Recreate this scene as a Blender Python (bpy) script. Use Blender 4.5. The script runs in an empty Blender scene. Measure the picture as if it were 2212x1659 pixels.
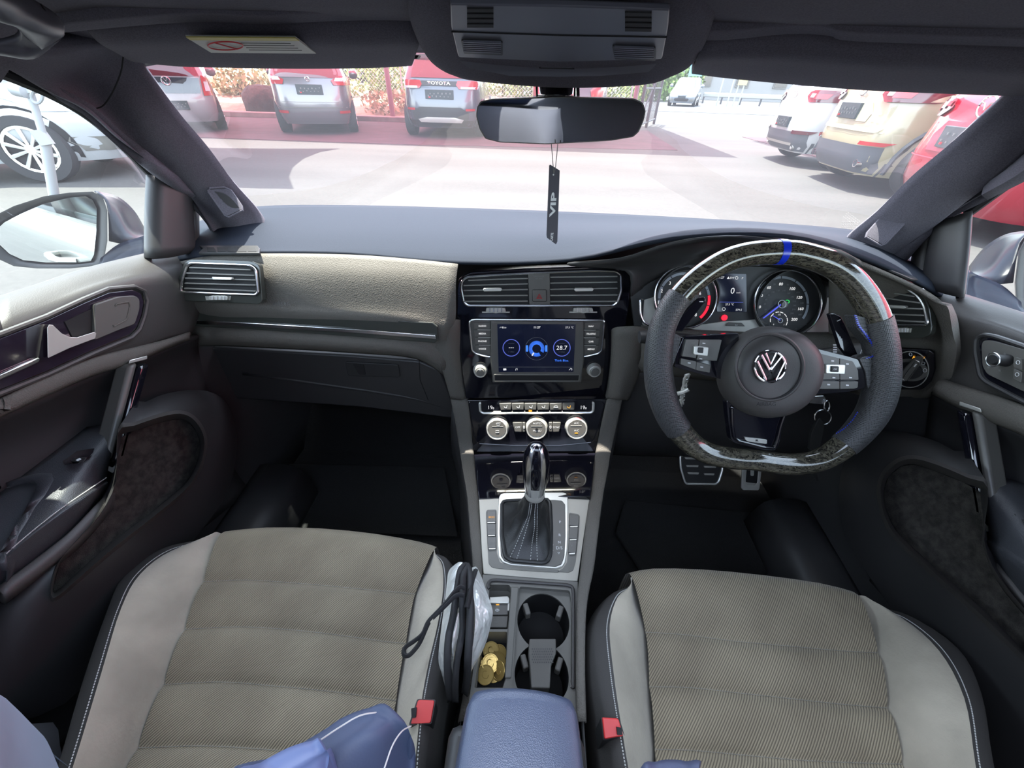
import bpy, math, random
import numpy as np
from mathutils import Vector, Matrix
random.seed(7)
sc = bpy.context.scene
COL = sc.collection
R = math.radians

# ------------------------------------------------------------------ camera
W, H, F = 2212.0, 1659.0, 830.2
YAW, PITCH, ROLL = R(2.466), R(38.16), R(1.742)
CAMP = np.array([-0.0215, 0.0, 1.17])
GZ = 0.12                                   # height of the ground outside
_f = np.array([-math.sin(YAW)*math.cos(PITCH), math.cos(YAW)*math.cos(PITCH), -math.sin(PITCH)])
_r = np.array([math.cos(YAW), math.sin(YAW), 0.0]); _u = np.cross(_r, _f)
_r, _u = _r*math.cos(ROLL)+_u*math.sin(ROLL), -_r*math.sin(ROLL)+_u*math.cos(ROLL)
cd = bpy.data.cameras.new('camera'); cam = bpy.data.objects.new('camera', cd); COL.objects.link(cam)
cd.sensor_width = 36.0; cd.lens = 36.0*F/W; cd.clip_start = 0.01; cd.clip_end = 600
cam.matrix_world = Matrix(((_r[0], _u[0], -_f[0], CAMP[0]), (_r[1], _u[1], -_f[1], CAMP[1]), (_r[2], _u[2], -_f[2], CAMP[2]), (0, 0, 0, 1)))
sc.camera = cam

# ------------------------------------------------------------------ sky, sun, exposure
SUN_TRAVEL = Vector((0.15, -0.16, -0.975)).normalized()
world = bpy.data.worlds.new('sky'); sc.world = world; world.use_nodes = True
wn = world.node_tree; wn.nodes.clear()
wo = wn.nodes.new('ShaderNodeOutputWorld'); wb = wn.nodes.new('ShaderNodeBackground'); sky = wn.nodes.new('ShaderNodeTexSky')
sky.sky_type = 'NISHITA'; sky.sun_disc = False; sky.sun_elevation = R(77); sky.sun_rotation = R(-43)
sky.air_density = 1.0; sky.dust_density = 1.2; sky.ozone_density = 1.0
hs = wn.nodes.new('ShaderNodeHueSaturation'); hs.inputs['Saturation'].default_value = 0.5      # hazy sky
wn.links.new(sky.outputs[0], hs.inputs['Color']); wn.links.new(hs.outputs[0], wb.inputs[0]); wn.links.new(wb.outputs[0], wo.inputs[0]); wb.inputs[1].default_value = 0.34
sl = bpy.data.lights.new('sun', 'SUN'); sun = bpy.data.objects.new('sun', sl); COL.objects.link(sun)
sl.energy = 4.6; sl.angle = R(0.6); sl.color = (1.0, 0.95, 0.86)
sun.rotation_euler = SUN_TRAVEL.to_track_quat('-Z', 'Y').to_euler(); sun.location = (0, 0, 20)
sc.view_settings.view_transform = 'Standard'; sc.view_settings.look = 'None'
sc.view_settings.gamma = 1.0; sc.view_settings.use_curve_mapping = False
sc.view_settings.exposure = 2.4
sc.cycles.max_bounces = 10; sc.cycles.diffuse_bounces = 5; sc.cycles.glossy_bounces = 5
sc.cycles.transparent_max_bounces = 16; sc.cycles.caustics_reflective = False; sc.cycles.caustics_refractive = False
sc.cycles.sample_clamp_indirect = 4.0; sc.cycles.use_denoising = True

# ------------------------------------------------------------------ helpers
def ray(px, py): return _f + _r*((px-W/2)/F) - _u*((py-H/2)/F)
def P(px, py, X=None, Y=None, Z=None):
    """the point seen at a pixel of the 2212x1659 photograph at a known X, Y or Z (metres)"""
    d = ray(px, py)
    t = (X-CAMP[0])/d[0] if X is not None else (Y-CAMP[1])/d[1] if Y is not None else (Z-CAMP[2])/d[2]
    return Vector(CAMP+d*t)
class PL:
    """a real plane in the cabin (point o, normal n towards the cabin) addressed by photograph pixels"""
    def __init__(s, o, n): s.o = Vector(o); s.n = Vector(n).normalized()
    def p(s, px, py, off=0.0):
        d = Vector(ray(px, py)); c = Vector(CAMP); o = s.o+s.n*off
        return c+d*((o-c).dot(s.n)/d.dot(s.n))
    def uv(s, px, py, off=0.0):
        a = s.p(px-5, py, off); b = s.p(px+5, py, off); u = (b-a).normalized()
        return u, s.n.cross(u).normalized()
def plane3(a, b, c):
    a, b, c = Vector(a), Vector(b), Vector(c); n = (b-a).cross(c-a).normalized()
    if n.dot(Vector(CAMP)-a) < 0: n = -n
    return PL(a, n)
def tag(o, label=None, cat=None, group=None, kind=None):
    if label: o['label'] = label
    if cat: o['category'] = cat
    if group: o['group'] = group
    if kind: o['kind'] = kind
    return o
def thing(name, label, cat, loc=(0, 0, 0), rz=0.0, group=None):
    o = bpy.data.objects.new(name, None); COL.objects.link(o); o.location = loc; o.rotation_euler = (0, 0, rz)
    o.empty_display_size = 0.05
    bpy_world[o.name] = Matrix.Translation(Vector(loc)) @ Matrix.Rotation(rz, 4, 'Z')
    return tag(o, label, cat, group)
bpy_world = {}
def wmat(o): return bpy_world.get(o.name, Matrix.Identity(4))
class MB:
    def __init__(s): s.v = []; s.f = []
    def add(s, vs, fs):
        k = len(s.v); s.v += [Vector(v) for v in vs]; s.f += [tuple(i+k for i in f) for f in fs]; return s
    def box(s, c, d, rot=None):
        c = Vector(c); d = Vector(d)*0.5
        vs = [Vector((x*d.x, y*d.y, z*d.z)) for x in (-1, 1) for y in (-1, 1) for z in (-1, 1)]
        if rot is not None: vs = [rot @ v for v in vs]
        return s.add([c+v for v in vs], [(0, 1, 3, 2), (4, 6, 7, 5), (0, 4, 5, 1), (2, 3, 7, 6), (0, 2, 6, 4), (1, 5, 7, 3)])
    def prism(s, front, back):
        n = len(front)
        s.add(list(front)+list(back), [tuple(range(n)), tuple(range(2*n-1, n-1, -1))] + [(i, i+n, (i+1) % n+n, (i+1) % n) for i in range(n)])
        return s
    def tube(s, pts, r, n=8, closed=False, flat=1.0, up=None, caps=True):
        pts = [Vector(p) for p in pts]; m = len(pts); rs = r if hasattr(r, '__len__') else [r]*m
        T = [((pts[(i+1) % m] if closed or i < m-1 else pts[i]) - (pts[i-1] if closed or i > 0 else pts[i])).normalized() for i in range(m)]
        a = Vector(up) if up is not None else (Vector((0, 0, 1)) if abs(T[0].z) < 0.9 else Vector((0, 1, 0)))
        N = []
        for t in T:
            a2 = (Vector(up) if up is not None else a); a2 = (a2-t*a2.dot(t))
            if a2.length < 1e-6: a2 = t.orthogonal()
            a = a2.normalized(); N.append(a)
        vs = []
        for i in range(m):
            b = T[i].cross(N[i])
            for k in range(n):
                an = 2*math.pi*k/n; vs.append(pts[i]+(N[i]*math.cos(an)*flat+b*math.sin(an))*rs[i])
        fs = [(i*n+k, i*n+(k+1) % n, ((i+1) % m)*n+(k+1) % n, ((i+1) % m)*n+k) for i in range(m if closed else m-1) for k in range(n)]
        if not closed and caps: fs += [tuple(range(n-1, -1, -1)), tuple(range((m-1)*n, m*n))]
        return s.add(vs, fs)
    def lathe(s, o, ax, prof, n=32, a0=0.0, a1=2*math.pi, sq=1.0, u=None):
        o = Vector(o); ax = Vector(ax).normalized(); u = Vector(u).normalized() if u is not None else ax.orthogonal().normalized(); w = ax.cross(u)
        full = abs(a1-a0-2*math.pi) < 1e-6; m = n if full else n+1; vs = []
        for r, h in prof:
            for k in range(m):
                an = a0+(a1-a0)*k/n; vs.append(o+ax*h+(u*math.cos(an)+w*math.sin(an)*sq)*r)
        fs = [(i*m+k, i*m+(k+1) % m, (i+1)*m+(k+1) % m, (i+1)*m+k) for i in range(len(prof)-1) for k in range(n)]
        return s.add(vs, fs)
    def grid(s, rows):
        nr, nc = len(rows), len(rows[0])
        return s.add([p for r in rows for p in r], [(i*nc+j, i*nc+j+1, (i+1)*nc+j+1, (i+1)*nc+j) for i in range(nr-1) for j in range(nc-1)])
def obj(name, mb, mat=None, parent=None, smooth=True, bevel=0.0, seg=2, sol=0.0, sub=0, label=None, kind=None, angle=40, flip=False):
    me = bpy.data.meshes.new(name)
    vs = mb.v
    if parent is not None:
        inv = wmat(parent).inverted(); vs = [inv @ v for v in vs]
    me.from_pydata([tuple(v) for v in vs], [], mb.f); me.update()
    import bmesh
    bm = bmesh.new(); bm.from_mesh(me); bmesh.ops.remove_doubles(bm, verts=bm.verts, dist=1e-6)
    bmesh.ops.recalc_face_normals(bm, faces=bm.faces)
    if flip: bmesh.ops.reverse_faces(bm, faces=bm.faces)
    if smooth:
        ca = math.cos(R(angle))
        for e in bm.edges:
            if len(e.link_faces) == 2 and e.link_faces[0].normal.dot(e.link_faces[1].normal) < ca: e.smooth = False
        for f_ in bm.faces: f_.smooth = True
    bm.to_mesh(me); bm.free()
    o = bpy.data.objects.new(name, me); COL.objects.link(o)
    if mat is not None:
        for m_ in (mat if isinstance(mat, (list, tuple)) else [mat]): me.materials.append(m_)
    if parent is not None: o.parent = parent; bpy_world[o.name] = wmat(parent)
    if sol:
        m = o.modifiers.new('thick', 'SOLIDIFY'); m.thickness = sol; m.offset = -1
    if bevel:
        m = o.modifiers.new('bevel', 'BEVEL'); m.width = bevel; m.segments = seg; m.limit_method = 'ANGLE'; m.angle_limit = R(35)
    if sub:
        m = o.modifiers.new('sub', 'SUBSURF'); m.levels = m.render_levels = sub
    return tag(o, label, None, None, kind)
def cr(pts, n, closed=False):
    """Catmull-Rom through points, n segments per span"""
    P_ = [np.array(p, float) for p in pts]; m = len(P_); out = []
    for i in range(m if closed else m-1):
        if closed: a, b, c, d = P_[i-1], P_[i], P_[(i+1) % m], P_[(i+2) % m]
        else: b, c = P_[i], P_[i+1]; a = P_[i-1] if i else 2*b-c; d = P_[i+2] if i+2 < m else 2*c-b
        for k in range(n):
            t = k/n; out.append(0.5*((2*b)+(-a+c)*t+(2*a-5*b+4*c-d)*t*t+(-a+3*b-3*c+d)*t**3))
    if not closed: out.append(P_[-1])
    return [Vector(o) if len(o) == 3 else tuple(o) for o in out]
def rnd(pts, r, seg=4):
    """round the corners of a pixel polygon; r one radius or one per corner"""
    n = len(pts); out = []; rs = r if hasattr(r, '__len__') else [r]*n
    for i in range(n):
        p = np.array(pts[i], float); a = np.array(pts[i-1], float); b = np.array(pts[(i+1) % n], float)
        la, lb = np.linalg.norm(a-p), np.linalg.norm(b-p); q = min(rs[i], la*.49, lb*.49)
        if q < 0.05: out.append(tuple(p)); continue
        s = p+(a-p)/la*q; e = p+(b-p)/lb*q
        for k in range(seg+1):
            t = k/seg; out.append(tuple((1-t)**2*s+2*t*(1-t)*p+t*t*e))
    return out
def surf(name, rows, mat, parent=None, n=4, sol=0.0, **kw):
    """smooth skin through rows of world points"""
    rs = [cr(r, n) for r in rows]; cols = [cr([r[j] for r in rs], n) for j in range(len(rs[0]))]
    g = [[cols[j][i] for j in range(len(cols))] for i in range(len(cols[0]))]
    return obj(name, MB().grid([[Vector(p) for p in r] for r in g]), mat, parent, sol=sol, angle=80, **kw)
def PY(rows): return [[P(a, b, Y=c) for a, b, c in r] for r in rows]
def PX(rows): return [[P(a, b, X=c) for a, b, c in r] for r in rows]
def PZ(rows): return [[P(a, b, Z=c) for a, b, c in r] for r in rows]
def plate(name, pts, pl, o0, o1, mat, parent=None, r=0.0, bevel=0.0, **kw):
    """solid plate: pixel outline on a plane, from offset o0 (back) to o1 (front, where the outline holds)"""
    q = rnd(pts, r) if r else pts
    f = [pl.p(a, b, o1) for a, b in q]; bk = [v-pl.n*(o1-o0) for v in f]
    return obj(name, MB().prism(f, bk), mat, parent, bevel=bevel, **kw)
def wire(name, pts, pl, off, rad, mat, parent=None, closed=True, r=0.0, flat=1.0, n=8, **kw):
    q = rnd(pts, r, 5) if r else pts
    return obj(name, MB().tube([pl.p(a, b, off) for a, b in q], rad, n, closed, flat, up=pl.n), mat, parent, **kw)
def turned(name, px, py, rpx, pl, prof, mat, parent=None, n=40, base=0.0, **kw):
    """turned piece on a plane: prof = [(fraction of radius, offset in m)], radius measured in pixels at offset base"""
    c = pl.p(px, py, base); rw = (pl.p(px+rpx, py, base)-c).length
    c0 = c-pl.n*base
    return obj(name, MB().lathe(c0, pl.n, [(a*rw, h) for a, h in prof], n), mat, parent, **kw)
TEXTS = []
def text(s, px, py, hpx, pl, off, mat, parent, rot=0.0, name='lettering', wscale=1.0, xdir=None, align='CENTER', bold=0.0, mirror=False):
    o = pl.p(px, py, off); u, v = pl.uv(px, py, off)
    hh = (pl.p(px, py-hpx/2, off)-pl.p(px, py+hpx/2, off)).length
    text3(s, o, u, v, pl.n, hh, mat, parent, rot, name, wscale, align, bold)
def text3(s, o, u, v, n, h, mat, parent, rot=0.0, name='lettering', wscale=1.0, align='CENTER', bold=0.0):
    c = bpy.data.curves.new('t', 'FONT'); c.body = s; c.align_x = align; c.align_y = 'CENTER'; c.size = h/0.70; c.offset = bold*h
    c.resolution_u = 2; c.fill_mode = 'FRONT'
    t = bpy.data.objects.new('t', c); COL.objects.link(t)
    if rot:
        q = Matrix.Rotation(rot, 3, n); u = q @ u; v = q @ v
    M = Matrix(((u.x*wscale, v.x, n.x, o.x), (u.y*wscale, v.y, n.y, o.y), (u.z*wscale, v.z, n.z, o.z), (0, 0, 0, 1)))
    TEXTS.append((t, M, mat, parent, name))
def finish_texts():
    dg = bpy.context.evaluated_depsgraph_get(); dg.update()
    for t, M, mat, parent, name in TEXTS:
        me = bpy.data.meshes.new_from_object(t.evaluated_get(dg)); me.name = name
        me.transform((wmat(parent).inverted() if parent else Matrix.Identity(4)) @ M)
        me.materials.clear(); me.materials.append(mat)
        o = bpy.data.objects.new(name, me); COL.objects.link(o)
        if parent: o.parent = parent
        c = t.data; bpy.data.objects.remove(t); bpy.data.curves.remove(c)
def cut(o, cutters):
    """carve real wells into a mesh"""
    for mb in cutters:
        c = obj('cutter', mb, None, o.parent, smooth=False); m = o.modifiers.new('b', 'BOOLEAN'); m.operation = 'DIFFERENCE'; m.object = c; m.solver = 'EXACT'
    dg = bpy.context.evaluated_depsgraph_get(); dg.update()
    me = bpy.data.meshes.new_from_object(o.evaluated_get(dg)); cs = [m.object for m in o.modifiers if m.type == 'BOOLEAN']
    o.modifiers.clear(); o.data = me
    for c in cs: bpy.data.objects.remove(c)
    return o
def ell(px, py, rx, ry, n=32): return [(px+rx*math.cos(2*math.pi*k/n), py+ry*math.sin(2*math.pi*k/n)) for k in range(n)]

# ------------------------------------------------------------------ materials
def mat(name, col, rough=0.5, metal=0.0, spec=0.5, bump=None, var=None, coat=0.0, emit=None, estr=1.0, sheen=0.0, sub=None):
    """bump = (kind, scale, strength, distance) ; var = (scale, amount)"""
    m = bpy.data.materials.new(name); m.use_nodes = True; nt = m.node_tree; b = nt.nodes['Principled BSDF']
    b.inputs['Base Color'].default_value = (*col, 1); b.inputs['Roughness'].default_value = rough; b.inputs['Metallic'].default_value = metal
    b.inputs['Specular IOR Level'].default_value = spec; b.inputs['Coat Weight'].default_value = coat; b.inputs['Coat Roughness'].default_value = 0.04
    if sheen: b.inputs['Sheen Weight'].default_value = sheen
    if emit: b.inputs['Emission Color'].default_value = (*emit, 1); b.inputs['Emission Strength'].default_value = estr
    tc = nt.nodes.new('ShaderNodeTexCoord')
    if var:
        nz = nt.nodes.new('ShaderNodeTexNoise'); nz.inputs['Scale'].default_value = var[0]; nz.inputs['Detail'].default_value = 4
        nt.links.new(tc.outputs['Object'], nz.inputs['Vector'])
        mx = nt.nodes.new('ShaderNodeMix'); mx.data_type = 'RGBA'; a = var[1]; c2 = var[2] if len(var) > 2 else None
        mx.inputs['A'].default_value = (*[c*(1-a) for c in col], 1); mx.inputs['B'].default_value = (*(c2 or [min(1, c*(1+a)) for c in col]), 1)
        cr_ = nt.nodes.new('ShaderNodeValToRGB'); cr_.color_ramp.elements[0].position = 0.35; cr_.color_ramp.elements[1].position = 0.65
        nt.links.new(nz.outputs[0], cr_.inputs[0]); nt.links.new(cr_.outputs[0], mx.inputs['Factor']); nt.links.new(mx.outputs['Result'], b.inputs['Base Color'])
    if bump:
        k, s, st, di = bump
        if k == 'voronoi': t = nt.nodes.new('ShaderNodeTexVoronoi'); out = t.outputs['Distance']
        else: t = nt.nodes.new('ShaderNodeTexNoise'); t.inputs['Detail'].default_value = 3; out = t.outputs[0]
        t.inputs['Scale'].default_value = s; nt.links.new(tc.outputs['Object'], t.inputs['Vector'])
        bp = nt.nodes.new('ShaderNodeBump'); bp.inputs['Strength'].default_value = st; bp.inputs['Distance'].default_value = di
        nt.links.new(out, bp.inputs['Height']); nt.links.new(bp.outputs[0], b.inputs['Normal'])
    return m
def glass(name, tint=(0.9, 0.95, 0.93), dust=0.0, refl=0.06):
    m = bpy.data.materials.new(name); m.use_nodes = True; nt = m.node_tree; nt.nodes.clear()
    o = nt.nodes.new('ShaderNodeOutputMaterial'); tr = nt.nodes.new('ShaderNodeBsdfTransparent'); gl = nt.nodes.new('ShaderNodeBsdfGlossy')
    tr.inputs[0].default_value = (*tint, 1); gl.inputs['Roughness'].default_value = 0.02
    fr = nt.nodes.new('ShaderNodeLayerWeight'); fr.inputs[0].default_value = 0.25
    mu = nt.nodes.new('ShaderNodeMath'); mu.operation = 'MULTIPLY_ADD'; mu.inputs[1].default_value = 0.18; mu.inputs[2].default_value = refl
    nt.links.new(fr.outputs['Fresnel'], mu.inputs[0])
    mx = nt.nodes.new('ShaderNodeMixShader'); nt.links.new(mu.outputs[0], mx.inputs[0]); nt.links.new(tr.outputs[0], mx.inputs[1]); nt.links.new(gl.outputs[0], mx.inputs[2])
    out = mx
    if dust:
        di = nt.nodes.new('ShaderNodeBsdfTranslucent'); di.inputs[0].default_value = (0.9, 0.92, 1, 1)
        m2 = nt.nodes.new('ShaderNodeMixShader'); m2.inputs[0].default_value = dust
        nt.links.new(mx.outputs[0], m2.inputs[1]); nt.links.new(di.outputs[0], m2.inputs[2]); out = m2
    nt.links.new(out.outputs[0], o.inputs[0]); return m
M = {}
M['dash'] = mat('dash_vinyl', (0.118, 0.109, 0.096), 0.62, spec=.2, bump=('voronoi', 520, 0.5, 0.0010), var=(5, 0.06))
M['dash_top'] = mat('dash_vinyl_sky_tinted', (0.020, 0.024, 0.034), 0.75, spec=.1, bump=('voronoi', 650, 0.2, 0.0006))  # same vinyl as the face, darkened against sun glare, sky blue mixed in
M['vinyl'] = mat('black_vinyl', (0.052, 0.048, 0.046), 0.5, bump=('voronoi', 700, 0.15, 0.0005))
M['vinyl_s'] = mat('soft_black_plastic', (0.032, 0.031, 0.032), 0.45, bump=('noise', 900, 0.1, 0.0003))
M['plastic'] = mat('dark_plastic', (0.022, 0.022, 0.023), 0.5)
M['slat'] = mat('vent_slat_grey', (0.20, 0.195, 0.18), 0.4)
M['grey_plastic'] = mat('grey_plastic', (0.15, 0.145, 0.13), 0.45)
M['midgrey'] = mat('mid_grey_plastic', (0.115, 0.11, 0.10), 0.4)
M['black'] = mat('black_void', (0.006, 0.006, 0.007), 0.7)
M['piano'] = mat('piano_black', (0.006, 0.006, 0.010), 0.06, coat=0.5, spec=0.6)
M['piano_grey'] = mat('dark_grey_gloss', (0.045, 0.048, 0.042), 0.12, coat=0.5)
M['chrome'] = mat('satin_chrome', (0.75, 0.75, 0.76), 0.22, 1.0)
M['silver'] = mat('brushed_silver', (0.72, 0.71, 0.66), 0.35, 0.6)
M['silver_trim'] = mat('matt_silver_trim', (0.5, 0.485, 0.44), 0.45, 0.35, var=(40, 0.05))
M['headliner'] = mat('dark_headliner_cloth', (0.105, 0.098, 0.120), 0.95, bump=('noise', 1200, 0.25, 0.0004), var=(700, 0.18))
M['headliner_s'] = mat('roof_lamp_plastic', (0.10, 0.10, 0.12), 0.4)
M['carpet'] = mat('black_carpet', (0.012, 0.012, 0.012), 1.0, bump=('noise', 500, 0.8, 0.003))
M['pocket_felt'] = mat('door_pocket_felt', (0.035, 0.031, 0.027), 1.0, bump=('noise', 700, 0.8, 0.002), var=(90, 0.5))
M['leather'] = mat('black_leather', (0.04, 0.042, 0.048), 0.45, bump=('voronoi', 900, 0.35, 0.0006))
M['console_silver'] = mat('console_silver', (0.42, 0.40, 0.35), 0.45, 0.3)
M['leather_sky'] = mat('sky_tinted_leather', (0.10, 0.135, 0.26), 0.5)  # blue of the sky light is put into this colour
M['suede_b'] = mat('sky_tinted_suede', (0.24, 0.28, 0.36), 0.95, var=(7, .12))  # suede with the skylight's blue cast mixed into its colour
M['armrest_leather'] = mat('armrest_leather', (0.05, 0.068, 0.12), 0.42, spec=1.0, bump=('voronoi', 1100, 0.35, 0.0006))  # black leather, blue added to the colour for the sky it reflects
M['boot'] = mat('boot_leather', (0.022, 0.022, 0.022), 0.42, bump=('voronoi', 600, 0.3, 0.0006))
M['suede'] = mat('light_grey_suede', (0.385, 0.345, 0.275), 0.95, var=(9, 0.2), bump=('noise', 260, 0.5, 0.0012), sheen=0.2)
M['seat_side'] = mat('dark_seat_cloth', (0.042, 0.039, 0.037), 0.8, bump=('noise', 700, 0.3, 0.0006))
M['thread'] = mat('pale_thread', (0.5, 0.5, 0.48), 0.8)
M['thread_dark'] = mat('dim_thread', (0.25, 0.24, 0.21), 0.8)
M['white'] = mat('white_print', (0.75, 0.75, 0.75), 0.6)
M['white_glow'] = mat('backlit_white', (0.3, 0.3, 0.3), 0.6, emit=(1, 1, 1), estr=0.15)
M['orange_glow'] = mat('orange_lamp', (0.3, 0.12, 0.0), 0.6, emit=(1, 0.45, 0.05), estr=0.22)
M['red_glow'] = mat('red_lamp', (0.4, 0.0, 0.02), 0.6, emit=(1, 0.02, 0.05), estr=0.22)
M['green_glow'] = mat('green_lamp', (0.0, 0.3, 0.05), 0.6, emit=(0.05, 0.8, 0.15), estr=0.15)
M['blue_glow'] = mat('blue_display', (0.02, 0.08, 0.4), 0.5, emit=(0.05, 0.22, 1.0), estr=0.22)
M['blue_dim'] = mat('blue_ring_display', (0.04, 0.06, 0.3), 0.5, emit=(0.12, 0.16, 0.62), estr=0.15)
M['screen'] = mat('display_glass', (0.004, 0.006, 0.016), 0.12, emit=(0.01, 0.014, 0.04), estr=0.06)
M['red'] = mat('buckle_red', (0.62, 0.035, 0.035), 0.4)
M['red_print'] = mat('red_print', (0.6, 0.03, 0.04), 0.5)
M['dim_print'] = mat('dim_print', (0.17, 0.165, 0.16), 0.6)
M['blue_band'] = mat('blue_marker', (0.005, 0.03, 0.55), 0.3, coat=0.5)
M['gold'] = mat('brass_coin', (0.66, 0.47, 0.16), 0.34, 0.7, bump=('noise', 300, 0.5, 0.0006))
M['foil'] = mat('silver_foil', (0.85, 0.86, 0.82), 0.35, 0.4, bump=('noise', 34, 1.0, 0.012))
M['binding'] = mat('black_fabric_binding', (0.03, 0.03, 0.032), 0.75)
M['rubber'] = mat('tyre_rubber', (0.022, 0.022, 0.024), 0.8)
M['mirror'] = mat('mirror_silver', (0.75, 0.77, 0.78), 0.015, 1.0)
M['wglass_canopy'] = mat('canopy_reflection_glass', (.085, .012, .018), .05, coat=.6, spec=.8)  # reflection of the red canopy painted into the glass colour
M['ws_glass'] = glass('windscreen_glass', (0.90, 0.94, 0.93), 0.010, 0.02)
M['side_glass'] = glass('side_window_glass', (0.84, 0.92, 0.90), 0.01, 0.04)
M['roof_glass'] = glass('sunroof_glass', (0.9, 0.93, 0.95), 0.0, 0.03)
def carbon():
    m = mat('forged_carbon', (0.02, 0.02, 0.02), 0.12, coat=1.0); nt = m.node_tree; b = nt.nodes['Principled BSDF']
    tc = nt.nodes.new('ShaderNodeTexCoord'); mp = nt.nodes.new('ShaderNodeMapping'); mp.inputs['Scale'].default_value = (1, 1, 2.4)
    v = nt.nodes.new('ShaderNodeTexVoronoi'); v.inputs['Scale'].default_value = 300; v.inputs['Randomness'].default_value = 1
    n = nt.nodes.new('ShaderNodeTexNoise'); n.inputs['Scale'].default_value = 60; ad = nt.nodes.new('ShaderNodeMix'); ad.data_type = 'VECTOR'; ad.inputs['Factor'].default_value = 0.03
    nt.links.new(tc.outputs['Object'], mp.inputs[0]); nt.links.new(mp.outputs[0], ad.inputs['A']); nt.links.new(n.outputs['Color'], ad.inputs['B']); nt.links.new(mp.outputs[0], n.inputs[0]); nt.links.new(ad.outputs['Result'], v.inputs['Vector'])
    r = nt.nodes.new('ShaderNodeValToRGB'); e = r.color_ramp.elements; e[0].position = 0.1; e[0].color = (0.016, 0.015, 0.012, 1); e[1].position = 0.9; e[1].color = (0.105, 0.095, 0.07, 1)
    s = nt.nodes.new('ShaderNodeSeparateColor'); nt.links.new(v.outputs['Color'], s.inputs[0]); nt.links.new(s.outputs[0], r.inputs[0]); nt.links.new(r.outputs[0], b.inputs['Base Color'])
    return m
M['carbon'] = carbon()
def perforated():
    m = mat('perforated_leather', (0.04, 0.04, 0.042), 0.45); nt = m.node_tree; b = nt.nodes['Principled BSDF']
    tc = nt.nodes.new('ShaderNodeTexCoord'); v = nt.nodes.new('ShaderNodeTexVoronoi'); v.inputs['Scale'].default_value = 400; v.inputs['Randomness'].default_value = 0.15
    r = nt.nodes.new('ShaderNodeValToRGB'); e = r.color_ramp.elements; e[0].position = 0.24; e[0].color = (0.006, 0.006, 0.006, 1); e[1].position = 0.34; e[1].color = (0.048, 0.048, 0.05, 1)
    bp = nt.nodes.new('ShaderNodeBump'); bp.inputs['Strength'].default_value = 0.6; bp.inputs['Distance'].default_value = 0.001
    nt.links.new(tc.outputs['Object'], v.inputs['Vector']); nt.links.new(v.outputs['Distance'], r.inputs[0]); nt.links.new(r.outputs[0], b.inputs['Base Color'])
    nt.links.new(v.outputs['Distance'], bp.inputs['Height']); nt.links.new(bp.outputs[0], b.inputs['Normal']); return m
M['perf'] = perforated()
def ribbed(name, c1, c2, ang, scale):
    m = mat(name, c1, 0.85, sheen=0.15); nt = m.node_tree; b = nt.nodes['Principled BSDF']
    tc = nt.nodes.new('ShaderNodeTexCoord'); mp = nt.nodes.new('ShaderNodeMapping'); mp.inputs['Rotation'].default_value = (0, 0, ang)
    w = nt.nodes.new('ShaderNodeTexWave'); w.wave_type = 'BANDS'; w.bands_direction = 'X'; w.inputs['Scale'].default_value = scale; w.inputs['Distortion'].default_value = 0.35; w.inputs['Detail'].default_value = 1.0; w.inputs['Detail Scale'].default_value = 2
    nt.links.new(tc.outputs['Object'], mp.inputs[0]); nt.links.new(mp.outputs[0], w.inputs[0])
    n = nt.nodes.new('ShaderNodeTexNoise'); n.inputs['Scale'].default_value = 9; nt.links.new(tc.outputs['Object'], n.inputs[0])
    r = nt.nodes.new('ShaderNodeValToRGB'); e = r.color_ramp.elements; e[0].position = 0.15; e[0].color = (*c2, 1); e[1].position = 0.6; e[1].color = (*c1, 1); nt.links.new(w.outputs['Color'], r.inputs[0])
    r2 = nt.nodes.new('ShaderNodeValToRGB'); e = r2.color_ramp.elements; e[0].position = 0.35; e[0].color = (0.82, 0.80, 0.78, 1); e[1].position = 0.65; e[1].color = (1.12, 1.12, 1.1, 1); nt.links.new(n.outputs[0], r2.inputs[0])
    mx = nt.nodes.new('ShaderNodeMix'); mx.data_type = 'RGBA'; mx.blend_type = 'MULTIPLY'; mx.inputs['Factor'].default_value = 1
    nt.links.new(r.outputs[0], mx.inputs['A']); nt.links.new(r2.outputs[0], mx.inputs['B']); nt.links.new(mx.outputs['Result'], b.inputs['Base Color'])
    bp = nt.nodes.new('ShaderNodeBump'); bp.inputs['Strength'].default_value = 0.5; bp.inputs['Distance'].default_value = 0.0012
    nt.links.new(w.outputs['Color'], bp.inputs['Height']); nt.links.new(bp.outputs[0], b.inputs['Normal']); return m
M['rib'] = ribbed('ribbed_seat_cloth', (0.30, 0.258, 0.182), (0.118, 0.098, 0.070), R(40), 115)
def paint(name, c, metal=0.3, rough=0.25): return mat(name, tuple(v*.50 for v in c), rough, metal, coat=0.8)
# ================================================================== THE CABIN SHELL
def struct(o, label=None): o['kind'] = 'structure'; (label and o.__setitem__('label', label)); return o
def fl(v, s): return Vector((v[0]*(-s), v[1], v[2]))      # s=-1 keeps the left side, s=+1 mirrors it to the right
# floor pan, firewall, rear wall
fb = MB(); fb.grid([[Vector((x, y, z)) for x in (-.75, 0, .75)] for y, z in ((-2.0, .27), (.45, .24), (.78, .25), (.98, .48), (1.0, .62))])
struct(obj('floor', fb, M['carpet'], sol=0.03), 'black carpeted car floor under the seats and pedals')
wf = MB(); wf.grid([[Vector((x, y, z)) for x in (-.74, 0, .74)] for y, z in ((1.0, .60), (1.02, .80), (.99, .895))])
struct(obj('wall_front', wf, M['black'], sol=0.02), 'black bulkhead behind the dashboard')
wr = MB(); wr.grid([[Vector((x, y, z)) for x in (-.70, 0, .70)] for y, z in ((-2.0, .27), (-2.02, .60), (-1.9, .92))])
struct(obj('wall_back', wr, M['vinyl_s'], sol=0.02), 'black tailgate lining at the back of the cabin')
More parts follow.
